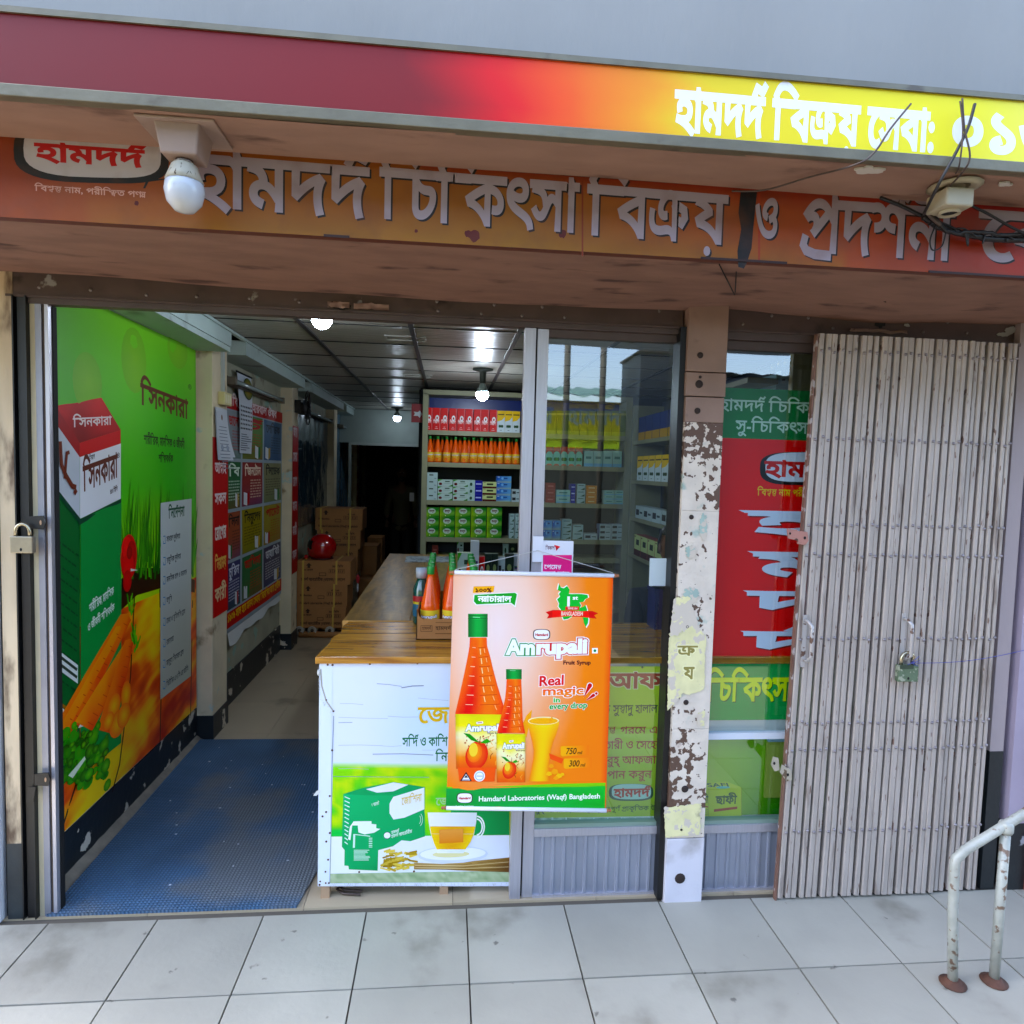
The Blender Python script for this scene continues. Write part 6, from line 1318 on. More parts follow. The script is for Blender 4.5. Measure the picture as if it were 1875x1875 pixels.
def ink_small(bd, w, h): R4(bd, -w/2, 0, w/2, h, '#a8c0c0'); R4(bd, -w*.35, h*.7, w*.3, h*.8, '#2a4a3c'); bd.poly([(w*.42, h*.06), (w*.42, h*.4), (-w*.1, h*.06)], '#2c4a2a', px=False)
def ink_orange(bd, w, h): R4(bd, -w/2, 0, w/2, h, '#c8862c'); R4(bd, -w*.3, h*.35, w*.3, h*.6, '#e8d0a0')
def ink_teal(bd, w, h): R4(bd, -w/2, 0, w/2, h, '#9cc4bc'); R4(bd, -w*.3, h*.5, w*.3, h*.66, '#4a7a74'); R4(bd, -w/2, 0, w/2, h*.2, '#7ab0d0')
def ink_rred(bd, w, h): R4(bd, -w/2, 0, w/2, h, '#8c4038'); R4(bd, -w*.3, h*.4, w*.3, h*.6, '#b87068')
def ink_pomegr(bd, w, h):
    R4(bd, -w/2, 0, w/2, h, '#8ac4ae'); R4(bd, -w/2, h*.62, w/2, h, '#a8402c'); bd.ell(0, h*.62, w*.42, h*.14, '#8ac4ae', px=False, n=14)
    for a in (-.22, .22): bd.ell(w*a, h*.34, w*.2, h*.10, '#2a5a2c', px=False, n=10)
    bd.ell(0, h*.34, w*.2, h*.10, '#4a8a3c', px=False, n=10); bd.ell(0, 0, w*.42, h*.1, '#c07a60', px=False, n=12)
def ink_dark(bd, w, h): R4(bd, -w/2, 0, w/2, h, '#1c2c24'); bd.ell(0, h*.55, w*.25, h*.12, '#8a9a6a', px=False, n=10)
def ink_tall(bd, w, h): R4(bd, -w/2, 0, w/2, h, '#c9d0d8'); R4(bd, -w*.35, h*.5, w*.38, h*.56, '#5a3a7a'); R4(bd, -w*.38, h*.55, w*.1, h*.59, '#2a7a3c'); R4(bd, -w*.12, h*.08, w*.14, h*.11, '#3a4a5a')
def ink_yb(bd, w, h): R4(bd, -w/2, 0, w/2, h, '#1a2c6a'); R4(bd, -w/2, 0, w/2, h*.34, '#b8901c')
def ink_figure(bd, w, h):
    R4(bd, -w/2, 0, w/2, h, '#aac8d4'); bd.ell(0, h*.42, w*.2, h*.14, '#1c242c', px=False, n=9); R4(bd, -w*.3, h*.8, w*.3, h*.85, '#30404a'); R4(bd, -w*.05, h*.2, w*.1, h*.34, '#1c242c')

# ---- back shelf unit at the end of the counter
su = empty('shelf_unit', (.5, 6.5, 0), 'olive grey wooden medicine shelf unit behind the counter', 'shelf')
SY = 6.5; M_sh = mat('shelf_paint', '#8a8a6a', .5, var=.06, vscale=5, bump=.1); M_bk = mat('shelf_back_dark', '#0c1014', .6); M_bb = mat('shelf_back_blue', '#0c2c78', .3)
MB().box(-.257, SY, 0, -.205, SY+.34, 2.50).build('side_panel', M_sh, su); MB().box(-.257, SY, 2.49, 1.80, SY+.34, 2.535).build('top_board', M_sh, su)
MB().box(1.74, SY, 0, 1.80, SY+.34, 2.49).build('side_panel', M_sh, su)
MB().box(-.205, SY+.33, 0, 1.74, SY+.34, 2.15).build('back_panel', M_bk, su); MB().box(-.205, SY+.30, 2.152, 1.74, SY+.32, 2.49).build('back_panel', M_bb, su)
SB = [2.150, 1.842, 1.474, 1.113]        # top faces of the shelf boards
for z in SB+[.78, .42]: MB().box(-.203, SY+.004, z-.044, 1.738, SY+.33, z).build('shelf_board', M_sh, su)
G1 = 'red syrup cartons on the top shelf'
def px_row(xs, y, yy=SY): return [float(at(x, y, 1, yy)[0]) for x in xs]
X = px_row([782, 792, 806.5, 822, 837, 851.5, 867, 881, 896, 910.5, 925, 940, 955], 770, SY+.02)
xlbl = ['first', 'second', 'third', 'fourth', 'fifth', 'sixth', 'seventh', 'eighth', 'ninth']
for k in range(9):
    w = X[k+1]-X[k]
    carton('red_syrup', X[k] if k else X[1]-(X[2]-X[1]), SY+.02, SB[0], X[2]-X[1], .1, .216, '#b0101a', ink_red, f'red upright syrup carton, {xlbl[k]} from the left on the top shelf', G1)
X0_ = X[9]
for k in range(3): carton('yellow_syrup', X[9]+k*(X[2]-X[1])*.98, SY+.02, SB[0], (X[2]-X[1])*.97, .1, .21, '#c8c8a0', ink_yel, f'yellow and white carton, {ORD[k]} right of the red cartons, top shelf', 'yellow syrup cartons on the top shelf')

# bottle master: orange syrup bottle with green cap
def syrup_mat(name, col, r=.12):
    return mat(name, col, r, spec=.4, coat=.15)
M_or = syrup_mat('orange_syrup', '#f25a04', .16); M_gc = mat('green_cap', '#128a2c', .35)
def mk_bottle(h, r, name, label, n=14, detail=True):
    o = empty(name, (0, 0, 0), label, 'bottle')
    pr = [(r*.9, 0), (r, .01*h), (r, .40*h), (r*.98, .43*h)]
    rr = r*.98
    for k in range(6): t = (k+1)/7; q = r*(.98-.66*t); z = h*(.43+.45*t); pr += [(q*1.03, z-.014*h), (q*.97, z)]
    pr += [(r*.30, .90*h)]
    MB().lathe(pr, n=n).build('glass_body', M_or, o, world=False)
    MB().lathe([(r*.36, .885*h), (r*.38, .89*h), (r*.38, .985*h), (r*.33, 1.0*h)], n=n, fl=.05 if detail else 0).build('cap', M_gc, o, world=False)
    lm = MB(); lm.lathe([(r*1.012, .04*h), (r*1.012, .385*h)], n=n*2, cap=False); me = lm.mesh('label_sleeve', [])
    me.materials.clear(); me.materials.append(PM); ca = me.color_attributes.new('Col', 'FLOAT_COLOR', 'CORNER'); C_ = []
    for pol in me.polygons:
        for li in pol.loop_indices:
            v = me.vertices[me.loops[li].vertex_index].co; t = v.z/(.4*h); C_.append((*(mixc('#e87a1c', '#e8d030', t)), 1))
    ca.data.foreach_set('color', np.array(C_, dtype=np.float32).ravel()); place(me, 'label_sleeve', o)
    # print on the sleeve: brand word and splashes, wrapped round
    bd = Board(1, 0, step=.0001); bd.text('Amrupali', -r*1.0, .27*h, r*1.0, .31*h, '#5a2a6a', .10, px=False, mh=.7, skew=.05); bd.text('Amrupali', -r*1.0, .27*h, r*1.0, .31*h, '#f6f4f4', .03, px=False, mh=.7, skew=.05)
    for k in range(12): bd.ell(RND.uniform(-r, r), RND.uniform(.1, .24)*h, RND.uniform(.03, .12)*r, RND.uniform(.02, .08)*r*1.5, '#a8541a', px=False, n=6)
    bd.ell(-r*.2, .12*h, r*.34, r*.4, '#e85a14', px=False, n=12, col2='#f8a030')
    R_ = r*1.012; bd.V = [(math.sin(u/R_)*(R_-y+.0004), -math.cos(u/R_)*(R_-y+.0004), z) for u, y, z in bd.V]
    place(bd.mesh('label_print', PM), 'label_print', o); return o
b0 = mk_bottle(.252, .0375, 'syrup_bottle', 'orange green-capped bottle, first from left on the second shelf', detail=False)
GB = 'orange syrup bottles on the second shelf'; b0['group'] = GB
XB_ = px_row([787, 801, 817.5, 833.5, 850, 866.5, 881, 898.5, 914.5, 930, 944.5], 850, SY+.06)
for k, x in enumerate(XB_):
    o = b0 if k == 0 else copy_tree(b0); o.location = (x, SY+.06, SB[1]); o['label'] = f'orange green-capped bottle, {ORD[k]} from left on the second shelf'
for o_k, x in enumerate(XB_[:10]):
    o = copy_tree(b0); o.location = ((x+XB_[o_k+1])/2, SY+.15, SB[1]); o['label'] = f'rear row orange bottle on the second shelf, {ORD[o_k]} from left'; o['group'] = 'rear row of orange syrup bottles on the second shelf'

# third shelf: stacks of flat boxes
def stack(kind, xa, xb, ys_, shelf, ink, col, desc, group, d=.12, yoff=.02):
    x0, x1 = px_row([xa, xb], ys_[0], SY+yoff)
    zs = [float(at((xa+xb)/2, y, 1, SY+yoff)[2]) for y in ys_]; n = len(ys_); h = (zs[0]-SB[shelf])/n
    for k in range(n):
        pos = '' if n == 1 else ('bottom of stack', 'second from bottom', 'third from bottom', 'top of stack')[k] if k < n-1 else 'top of stack'
        carton(kind, x0, SY+yoff+RND.uniform(0, .006), SB[shelf]+k*h, x1-x0, d, h, col, ink, f'{desc}, {pos}' if pos else desc, group)
T3 = 'third shelf'
stack('white_flat', 781, 801.5, (865, 877, 890, 903), 2, ink_white, '#b4c8c8', 'white black-ended box, left on third shelf', 'white boxes at the left of the third shelf')
stack('leaf_a', 802, 829, (878, 891, 905), 2, ink_leaf, '#b9cdc8', 'leaf-cornered box, left column of third shelf', 'leaf cornered boxes on the third shelf')
stack('leaf_b', 830, 857, (878.5, 892, 906), 2, ink_leaf, '#b9cdc8', 'leaf-cornered box, right column of third shelf', 'leaf cornered boxes on the third shelf')
stack('tree_box', 857, 870, (879, 892, 906), 2, ink_tree, '#b4ccc8', 'pale box with a small green tree on the third shelf', 'tree boxes on the third shelf')
stack('blue_box', 870, 884, (880, 893, 906), 2, ink_blue, '#1c1f8c', 'royal blue box on the third shelf', 'royal blue boxes on the third shelf')
stack('agni_box', 884, 909.5, (882.5, 895, 907), 2, ink_agni, '#c8d49a', 'cream and maroon box on the third shelf', 'cream and maroon boxes on the third shelf')
stack('sky_box', 909.5, 936.5, (872, 884, 896, 908), 2, ink_sky, '#3f76c0', 'sky blue box on the third shelf', 'sky blue boxes on the third shelf')
stack('bw_box', 937, 953, (896, 908), 2, ink_bw, '#b4c4c8', 'small grey box by the post, third shelf', 'grey boxes on the third shelf')
for r, c_ in ((0, 'left'), (1, 'second'), (2, 'middle'), (3, 'fourth'), (4, 'right')):
    xa = (776, 804, 832.5, 861.5, 890.5)[r]; xb = (803, 832, 861, 890, 918.5)[r]
    stack('green_box', xa+1.5, xb+1, (929, 946, 963.5), 3, ink_green, '#1f7a2a', f'green white-oval carton, {c_} column of fourth shelf', 'green husk cartons on the fourth shelf')
stack('small_a', 933, 942.5, (941, 955, 969), 3, ink_small, '#a8c0c0', 'small pale box, left end pile, fourth shelf', 'small pale boxes on the fourth shelf')
stack('small_b', 943.5, 953, (941, 955, 969), 3, ink_small, '#a8c0c0', 'small pale box, right end pile, fourth shelf', 'small pale boxes on the fourth shelf')
# window side of the same unit
def wrow(kind, xa, xb, n, ytop, rows_, shelf, ink, col, desc, group):
    w = (xb-xa)/n
    for i in range(n): stack(kind, xa+i*w, xa+(i+1)*w-.6, [ytop+(k*((SBpx[shelf]-ytop)/rows_)) for k in range(rows_)], shelf, ink, col, f'{desc}, {ORD[i]} column', group)
SBpx = [792, 852, 921, 990]
wrow('pomegranate', 1000, 1068, 5, 818, 1, 1, ink_pomegr, '#8ac4ae', 'red arch-topped carton on second shelf', 'green and red cartons behind the window glass')
wrow('dark_teal', 1070, 1140, 4, 826, 1, 1, ink_teal, '#5a8a84', 'teal carton on second shelf', 'teal cartons behind the window glass')
def ink_olive(bd, w, h): R4(bd, -w/2, 0, w/2, h, '#5c6a22'); R4(bd, -w/2, h*.82, w/2, h*.9, '#a8a860'); R4(bd, -w/2, 0, w/2, h*.16, '#8a9450')
wrow('yellow_top', 962, 1150, 13, 752, 1, 0, ink_olive, '#5c6a22', 'olive green carton on top shelf', 'olive cartons on the top shelf behind the window glass')
wrow('red_flat', 1000, 1018, 1, 884, 3, 2, ink_rred, '#8c4038', 'dark red flat box on the third shelf', 'dark red boxes behind the window glass')
wrow('teal_flat', 1019, 1045, 1, 897, 2, 2, ink_teal, '#9cc4bc', 'pale teal box on the third shelf', 'teal boxes behind the window glass')
wrow('blue_slim', 1046, 1055, 1, 886, 3, 2, ink_blue, '#1c1f8c', 'slim dark blue box on the third shelf', 'dark blue boxes behind the window glass')
wrow('white_sq', 1057, 1073, 1, 886, 3, 2, ink_small, '#a8c0c0', 'pale square box on the third shelf', 'pale boxes behind the window glass')
wrow('orange_flat', 1074, 1094, 1, 889, 4, 2, ink_orange, '#c8862c', 'orange box on the third shelf', 'orange boxes behind the window glass')
wrow('teal_long', 1107, 1144, 2, 898, 3, 2, ink_teal, '#9cc4bc', 'long pale teal box on the third shelf', 'long teal boxes behind the window glass')
wrow('blue_tea', 995, 1028, 2, 953, 2, 3, ink_sky, '#6f96b0', 'blue and white box on the fourth shelf', 'blue and white boxes behind the window glass')
wrow('pale_long', 1029, 1048, 1, 951, 3, 3, ink_small, '#a8b0a8', 'tall pale box pile on the fourth shelf', 'pale piled boxes behind the window glass')
wrow('pale_low', 1049, 1069, 1, 961, 2, 3, ink_small, '#a8a8a0', 'low pale box on the fourth shelf', 'pale piled boxes behind the window glass')
wrow('white_single', 1070, 1095, 1, 977, 1, 3, ink_bw, '#b4c4c8', 'single white box on the fourth shelf', None)
wrow('navy_white', 1098, 1142, 2, 960, 3, 3, ink_bw, '#8f9ab0', 'navy and white box on the fourth shelf', 'navy and white boxes behind the window glass')
# fifth shelf: loose upright boxes
for k, (xa, xb, yt, ink, col, lb) in enumerate(((791, 802.5, 998, ink_rred, '#8a8a7a', 'dim white box with red dot'), (837, 849, 992, ink_leaf, '#9aaa9a', 'dim white box with a leaf picture'), (921, 931.5, 995, ink_tree, '#8a9a84', 'grey and yellow upright box'), (932.5, 945, 995, ink_dark, '#1c2c24', 'dark green upright box with a seal'))):
    x0, x1 = px_row([xa, xb], yt, SY+.1); zt = float(at(xa, yt, 1, SY+.1)[2]); carton('loose%d' % k, x0, SY+.1, .93, x1-x0, .05, zt-.93, col, ink, lb+' standing on the lowest visible shelf', None)
MB().box(-.20, SY+.02, .88, 1.73, SY+.32, .93).build('shelf_board', M_sh, su)

# ---- side shelf on the right wall, seen through the window
s2 = empty('shelf_unit', (1.75, 5, 0), 'dark blue backed side shelf along the right wall behind the window glass', 'shelf')
XS = 1.80
MB().box(XS+.30, 3.4, 0, XS+.32, 6.5, 2.5).build('back_panel', mat('side_back', '#0c1c30', .5), s2)
for z in (2.10, 1.72, 1.36, 1.0, .6): MB().box(XS, 3.4, z-.035, XS+.30, 6.49, z).build('shelf_board', M_sh, s2)
for y in (3.4, 4.9, 6.44): MB().box(XS-.003, y, 0, XS+.30, y+.04, 2.45).build('upright', M_sh, s2)
def side_row(y0, y1, n, z, h, kind, col, ink, desc, group):
    w = (y1-y0)/n
    for k in range(n): carton(kind, XS+.01-w*.48, y1-(k+.5)*w, z, w*.96, .1, h, col, ink, f'{desc}, {ORD[k]} from the corner', group, rz=-math.pi/2)
side_row(5.0, 6.3, 6, 2.10, .22, 'side_yb', '#1a2c6a', ink_yb, 'blue and yellow carton on the upper side shelf', 'blue and yellow cartons on the side shelf')
side_row(3.6, 4.85, 9, 2.10, .26, 'side_fig', '#aac8d4', ink_figure, 'pale blue carton with dark figure on the upper side shelf', 'pale blue cartons on the side shelf')
side_row(5.0, 6.3, 7, 1.72, .23, 'side_dark', '#2c5a1c', ink_yel, 'dark green and yellow carton on the middle side shelf', 'dark green cartons on the side shelf')
side_row(3.6, 4.85, 9, 1.72, .22, 'side_g2', '#1c4a3c', ink_dark, 'dark teal carton on the middle side shelf near the glass', 'dark teal cartons on the side shelf')
side_row(5.0, 6.3, 5, 1.36, .12, 'side_w', '#b4c4c8', ink_bw, 'white and black box on the lower side shelf', 'white and black boxes on the side shelf')
side_row(3.6, 4.85, 7, 1.36, .11, 'side_w2', '#8ab4b8', ink_teal, 'small teal box on the lower side shelf near the glass', 'small teal boxes on the side shelf')
side_row(5.0, 6.3, 6, 1.0, .2, 'side_rw', '#a8503c', ink_agni, 'red and white box on the lowest side shelf', 'red and white boxes on the side shelf')
# dark green medicine bottles standing on top shelf, seen through the right bay
bt = empty('medicine_bottle', (0, 0, 0), 'x', 'bottle')
MB().lathe([(.026, 0), (.03, .01), (.03, .13), (.012, .17), (.012, .2)], n=10).build('glass_body', mat('bottle_dark', '#10261c', .1, spec=.8, coat=.5), bt, world=False); MB().lathe([(.0145, .19), (.0145, .225)], n=10).build('cap', mat('cap_gold', '#b89a4a', .3, .6), bt, world=False)
for k, (px, py, yy_) in enumerate(((1416, 668, 3.95), (1428, 662, 3.85), (1440, 660, 3.75))):
    p = at(px, py, 1, yy_); o = bt if k == 0 else copy_tree(bt); o.location = (p[0], yy_, p[2]-.22); tag(o, f'gold-capped dark bottle, {ORD[k]} from left at the top of the right window', 'bottle', 'gold capped bottles in the right window')
s3 = empty('shelf_unit', (1.9, 3.7, 0), 'small shelf at the top of the right window holding bottles and blue cartons', 'shelf')
p = at(1420, 705, 1, 3.8); MB().box(1.80, 3.55, p[2]-.03, 2.095, 3.40+.6, p[2]).build('shelf_board', M_sh, s3) if False else MB().box(1.62, 3.55, p[2]-.03, 1.795, 4.05, p[2]).build('shelf_board', M_sh, s3)
def ink_bluew(bd, w, h): R4(bd, -w/2, 0, w/2, h, '#c0d4dc'); bd.poly([(-w/2, h), (w/2, h), (w/2, h*.62), (0, h*.78), (-w/2, h*.55)], '#1f56a4', px=False); R4(bd, -w*.3, h*.25, w*.3, h*.36, '#6a5a5a')
for k, px in enumerate((1429, 1440, 1454, 1466)):
    p0, p1 = at(px, 703, 1, 3.6), at(px+12, 680, 1, 3.6); carton('bluew%d' % (k == 3), p0[0], 3.6-.0+k*.001, p0[2], .034, .06, .075, '#c0d4dc', ink_bluew, f'blue and white carton, {ORD[k]} from left before the gold-capped bottles', 'blue and white cartons in the right window')

# ---- things on the counter
tr_ = empty('display_carton', (0, 3.1, 1.0165), 'open cardboard display carton holding orange syrup bottles on the counter', 'carton')
M_cb = mat('cardboard', '#a8713c', .75, var=.06, vscale=8, bump=.1)
xa, ya = -.128, 2.955; xb, yb_ = .20, 3.56; hB = .112; z0 = 1.0165
def panel(pts, axis, a, b, nm='flap'): return MB().prism(pts, axis, a, b).build(nm, M_cb, tr_)
panel([(xa, z0), (xb, z0), (xb, z0+hB*.9), (xa+.03, z0+hB*.82), (xa+.012, z0+hB*.95), (xa, z0+hB*1.25)], 1, ya, ya+.004, 'front_wall'); panel([(ya, z0), (yb_, z0), (yb_, z0+hB*1.3), (ya+.1, z0+hB*1.0), (ya, z0+hB*1.25)], 0, xa, xa+.004, 'side_wall_left'.replace('_left', ''))
panel([(xa, z0), (xb, z0), (xb, z0+hB), (xa, z0+hB)], 1, yb_-.004, yb_, 'rear_wall'); panel([(ya, z0), (yb_, z0), (yb_, z0+hB), (ya, z0+hB)], 0, xb-.004, xb, 'side_wall'); MB().box(xa, ya, z0, xb, yb_, z0+.004).build('base', M_cb, tr_)
B = Board(1, ya-.0005); B.text('হামদর্দ ল্যাবরেটরীজ', xa+.085, z0+.045, xa+.30, z0+.06, '#4a2c14', .02, px=False); B.line([(xa+.02, z0+.038), (xa+.07, z0+.038), (xa+.07, z0+.064), (xa+.02, z0+.064), (xa+.02, z0+.038)], .002, '#4a2c14', px=False); B.text('হামদর্দ', xa+.025, z0+.045, xa+.065, z0+.058, '#4a2c14', .01, px=False)
B.line([(xa+.085, z0+.028), (xa+.26, z0+.028)], .004, '#6a4524', px=False); B.line([(xa+.085, z0+.078), (xa+.28, z0+.078)], .003, '#6a4524', px=False); B.build('print', PX, tr_)
bb = mk_bottle(.318, .0425, 'syrup_bottle', 'x', n=20)
GC2 = 'orange syrup bottles in the display carton'
n_ = 0
for j in range(5):
    for i in range(3):
        o = bb if n_ == 0 else copy_tree(bb); o.location = (xa+.058+i*.098, ya+.06+j*.118, z0+.005); o.rotation_euler[2] = RND.uniform(-.6, .6); n_ += 1
        tag(o, f'orange bottle in the display carton, {("left", "middle", "right")[i]} file, {ORD[j]} row from front', 'bottle', GC2)
mw = empty('mouthwash_bottle', (0, 0, 0), 'teal mouthwash bottle with clear cap behind the display carton', 'bottle')
p = at(762, 1142, 2, 1.017); mw.location = (p[0]+.022, p[1], 1.0195)
MB().lathe([(.036, 0), (.04, .01), (.04, .17), (.024, .21), (.022, .225)], n=14, sx=1).build('liquid_body', mat('teal_liquid', '#0a4f46', .1, spec=.8, coat=.5), mw, world=False); MB().lathe([(.028, .226), (.028, .275)], n=14).build('cap', mat('clear_cap', '#b4bcc4', .2), mw, world=False)
MB().lathe([(.0406, .04), (.0406, .11)], n=14, cap=False).build('label', mat('label_blue', '#17607c', .4), mw, world=False); MB().lathe([(.0408, .112), (.0408, .14)], n=14, cap=False).build('label_band', mat('label_red', '#b01c24', .4), mw, world=False); MB().lathe([(.0407, .1), (.0407, .112)], n=14, cap=False).build('label_band', mat('label_yellow', '#c8b41c', .4), mw, world=False)
nw = empty('newspaper', (0, 0, 1.02), 'folded newspaper lying at the far end of the long counter', 'newspaper')
q = [at(*p, 2, 1.022) for p in ((744, 1018), (826, 1019), (833, 1029), (741, 1029))]
MB().add([tuple(v) for v in q]+[(v[0], v[1], 1.0195) for v in q], [(0, 1, 2, 3), (7, 6, 5, 4), (0, 1, 5, 4), (1, 2, 6, 5), (2, 3, 7, 6), (3, 0, 4, 7)]).build('sheet', mat('newsprint', '#8f9aa0', .7, thr=.5, col2='#4a545c', mscale=26, soft=.1), nw)
cl2 = (( 838, 862, 1012, 1046, ink_leaf, '#b4c4a8', 'white and green leaf box lying on the counter'), (862, 876, 990, 1046, ink_tall, '#c9d0d8', 'tall white box standing on the counter'), (876, 887, 1019, 1046, ink_red, '#a01c1c', 'small red box standing on the counter'), (888, 899, 1014, 1046, ink_dark, '#14441c', 'dark green box with yellow seal on the counter'), (900, 911, 1014, 1046, ink_dark, '#14441c', 'second dark green box with yellow seal on the counter'), (912, 924, 1020, 1046, ink_bw, '#8f9a90', 'grey patterned box on the counter'), (925, 940, 1014, 1046, ink_dark, '#0f2c1c', 'dark green box nearest the aluminium post on the counter'), (941, 950, 1014, 1046, ink_tall, '#a8b8a8', 'slim pale box beside the aluminium post'))
for k, (x0, x1, y0, y1, ink, col, lb) in enumerate(cl2):
    yy_ = 4.4+.02*k; a, b = at(x0, y0, 1, yy_), at(x1, y1+20, 1, yy_); carton('desk%d' % k, a[0], yy_, 1.0195 if False else 1.0, b[0]-a[0], .06, a[2]-1.0, col, ink, lb)
dt = empty('display_table', (.5, 4.5, 0), 'dark staff side table behind the display carton', 'table')
MB().box(.165, 4.3, .96, 1.1, 4.9, .999).build('table_top', M_wood2, dt)
for (x, y) in ((.18, 4.32), (1.06, 4.32), (.18, 4.86), (1.06, 4.86)): MB().box(x, y, 0, x+.03, y+.03, .96).build('leg', M_wood2, dt)

# ---- brown boxes stacked in the corridor, helmet, rolls
def ship(px0, px1, yt, yb__, Y, d, lb, tape=True, en=False, grp='brown shipping boxes in the corridor'):
    a, b = at(px0, yb__, 1, Y), at(px1, yt, 1, Y); o = empty('shipping_box', ((a[0]+b[0])/2, Y, a[2]), lb, 'box', grp); w, h = b[0]-a[0], b[2]-a[2]
    MB().box(a[0], Y, a[2]+.001, b[0], Y+d, b[2]-.001).build('box_body', M_cb, o, bevel=.004)
    B = Board(1, Y-.0006); x0, z0 = a[0], a[2]; T = '#3a2414'
    if en: B.text('Hamdard Laboratories (Waqf) Bangladesh', x0+w*.06, z0+h*.14, x0+w*.9, z0+h*.24, T, .03, px=False, mh=.7); B.text('30 Bottles', x0+w*.06, z0+h*.48, x0+w*.3, z0+h*.56, T, .03, px=False, mh=.7); B.text('450 ml', x0+w*.68, z0+h*.7, x0+w*.84, z0+h*.78, T, .03, px=False, mh=.7)
    else: B.text('হামদর্দ ল্যাবরেটরীজ (ওয়াকফ) বাংলাদেশ', x0+w*.08, z0+h*.16, x0+w*.9, z0+h*.27, T, .03, px=False); B.text('৩০ বোতল', x0+w*.12, z0+h*.58, x0+w*.3, z0+h*.66, T, .03, px=False); B.text('৪৫০ মিলি', x0+w*.66, z0+h*.74, x0+w*.86, z0+h*.82, T, .03, px=False)
    B.poly([(x0+w*.2, z0+h*.70), (x0+w*.2, z0+h*.8), (x0+w*.17, z0+h*.8), (x0+w*.225, z0+h*.92), (x0+w*.28, z0+h*.8), (x0+w*.25, z0+h*.8), (x0+w*.25, z0+h*.70)], T, px=False)
    B.line([(x0+w*.42, z0+h*.38), (x0+w*.54, z0+h*.38), (x0+w*.54, z0+h*.5), (x0+w*.42, z0+h*.5), (x0+w*.42, z0+h*.38)], .005, T, px=False)
    for k in range(4): u = x0+w*(.60+k*.075); B.line([(u, z0+h*.5), (u+w*.065, z0+h*.5), (u+w*.065, z0+h*.66), (u, z0+h*.66), (u, z0+h*.5)], .003, T, px=False); B.line([(u+w*.03, z0+h*.53), (u+w*.035, z0+h*.63)], .008, T, px=False)
    B.build('print', PX, o)
    for t in (.1, .72): MB().box(x0+w*t, Y-.003, z0+.001, x0+w*(t+.035), Y+d+.002, z0+h+.002).build('strap', mat('yellow_strap', '#c9a23c', .5), o)
    return o
YS1 = 6.95
ship(543, 633, 1112, 1150, YS1, .42, 'bottom brown box of the front stack, resting on white rolls')
ship(543, 636, 1070, 1112, YS1, .42, 'middle brown box of the front stack with English print', en=True)
ship(543, 642, 1028, 1070, YS1, .42, 'top brown box of the front stack under the red helmet')
for k, (x0, x1, y0, y1) in enumerate(((590, 655, 1005, 1050), (580, 660, 970, 1005), (577, 664, 932, 970))): ship(x0, x1, y0, y1, 7.9, .42, ('lowest', 'middle', 'topmost')[k]+' brown box of the rear stack behind the helmet', en=(k == 2))
for k, (x0, x1, y0, y1, Y) in enumerate(((660, 690, 1000, 1060, 8.6), (655, 686, 1060, 1110, 8.3), (672, 700, 985, 1040, 9.2))):
    a, b = at(x0, y1, 1, Y), at(x1, y0, 1, Y); o = empty('shipping_box', (a[0], Y, a[2]), f'dim brown box, {ORD[k]} in the dark pile beside the counter', 'box'); MB().box(a[0], Y, 0 if k != 0 else a[2], b[0], Y+.4, b[2]).build('box_body', M_cb, o)
a = at(543, 1150, 1, YS1); zr_ = float(a[2])
rl = MB()
for k, px in enumerate((549, 572, 604)):
    p = at(px, 1158, 1, YS1+.02); o = empty('paper_roll', (p[0], YS1, p[2]), f'white rolled poster, {ORD[k]} from the left under the front stack of boxes', 'roll', 'rolls under the boxes')
    MB().lathe([(.018, YS1+.01), (.045, YS1-.01), (.045, YS1+.42), (.02, YS1+.42)], (p[0], 0, .078+.0), 14, axis='y').build('roll_sheet', mat('roll_white', '#b4aa9a', .7), o)
    MB().lathe([(.017, YS1-.002), (.017, YS1+.3)], (p[0], 0, .078), 10, axis='y').build('roll_core', mat('roll_core', '#4a3c30', .8), o)
o = empty('tube_roll', (-1.2, YS1, .03), 'brown cardboard tube lying on the floor under the white rolls', 'roll'); MB().tube([(-1.50, YS1+.02, .033), (-1.02, YS1+.0, .033)], .032, 12).build('tube', M_cb, o); MB().tube([(-1.50, YS1+.3, .033), (-1.02, YS1+.3, .033)], .032, 12).build('tube', M_cb, o)
hm = empty('helmet', (-1.3, 7.12, .8), 'shiny red motorcycle helmet facing left on the front stack of boxes', 'helmet')
p = at(590, 1020, 1, 7.12); ztop = float(at(590, 1028, 1, YS1)[2])
MR_ = mat('helmet_red', '#b0060c', .12, spec=.8, coat=.8)
m = MB()
def hel(a, b):
    th = a*2*math.pi; ph = b*math.pi*.80; r = .142; x, y, z = math.sin(ph)*math.cos(th), math.sin(ph)*math.sin(th), math.cos(ph)
    if x < -.1 and z < .25: x *= 1.0+.22*min(1, (.25-z)*1.1)
    return (p[0]+x*r*1.02, 7.12+y*r*.86, ztop+.137+z*r*1.02*(1 if z > 0 else 1.15)*.93)
m.grid(hel, 32, 18); sh = m.build('shell', MR_, hm)
m = MB()
def vis(a, b): th = math.pi+(a-.5)*1.9; ph = math.pi*(.34+b*.22); r = .146; return (p[0]+math.sin(ph)*math.cos(th)*r*1.05, 7.12+math.sin(ph)*math.sin(th)*r*.88, ztop+.137+math.cos(ph)*r*.95)
m.grid(vis, 14, 5); m.build('visor_opening', mat('visor_black', '#030304', .2), hm)
MB().tube([(p[0]-.15, 7.04, ztop+.03), (p[0]-.165, 7.12, ztop+.028), (p[0]-.15, 7.2, ztop+.03)], .02, 8).build('chin_bar', MR_, hm)
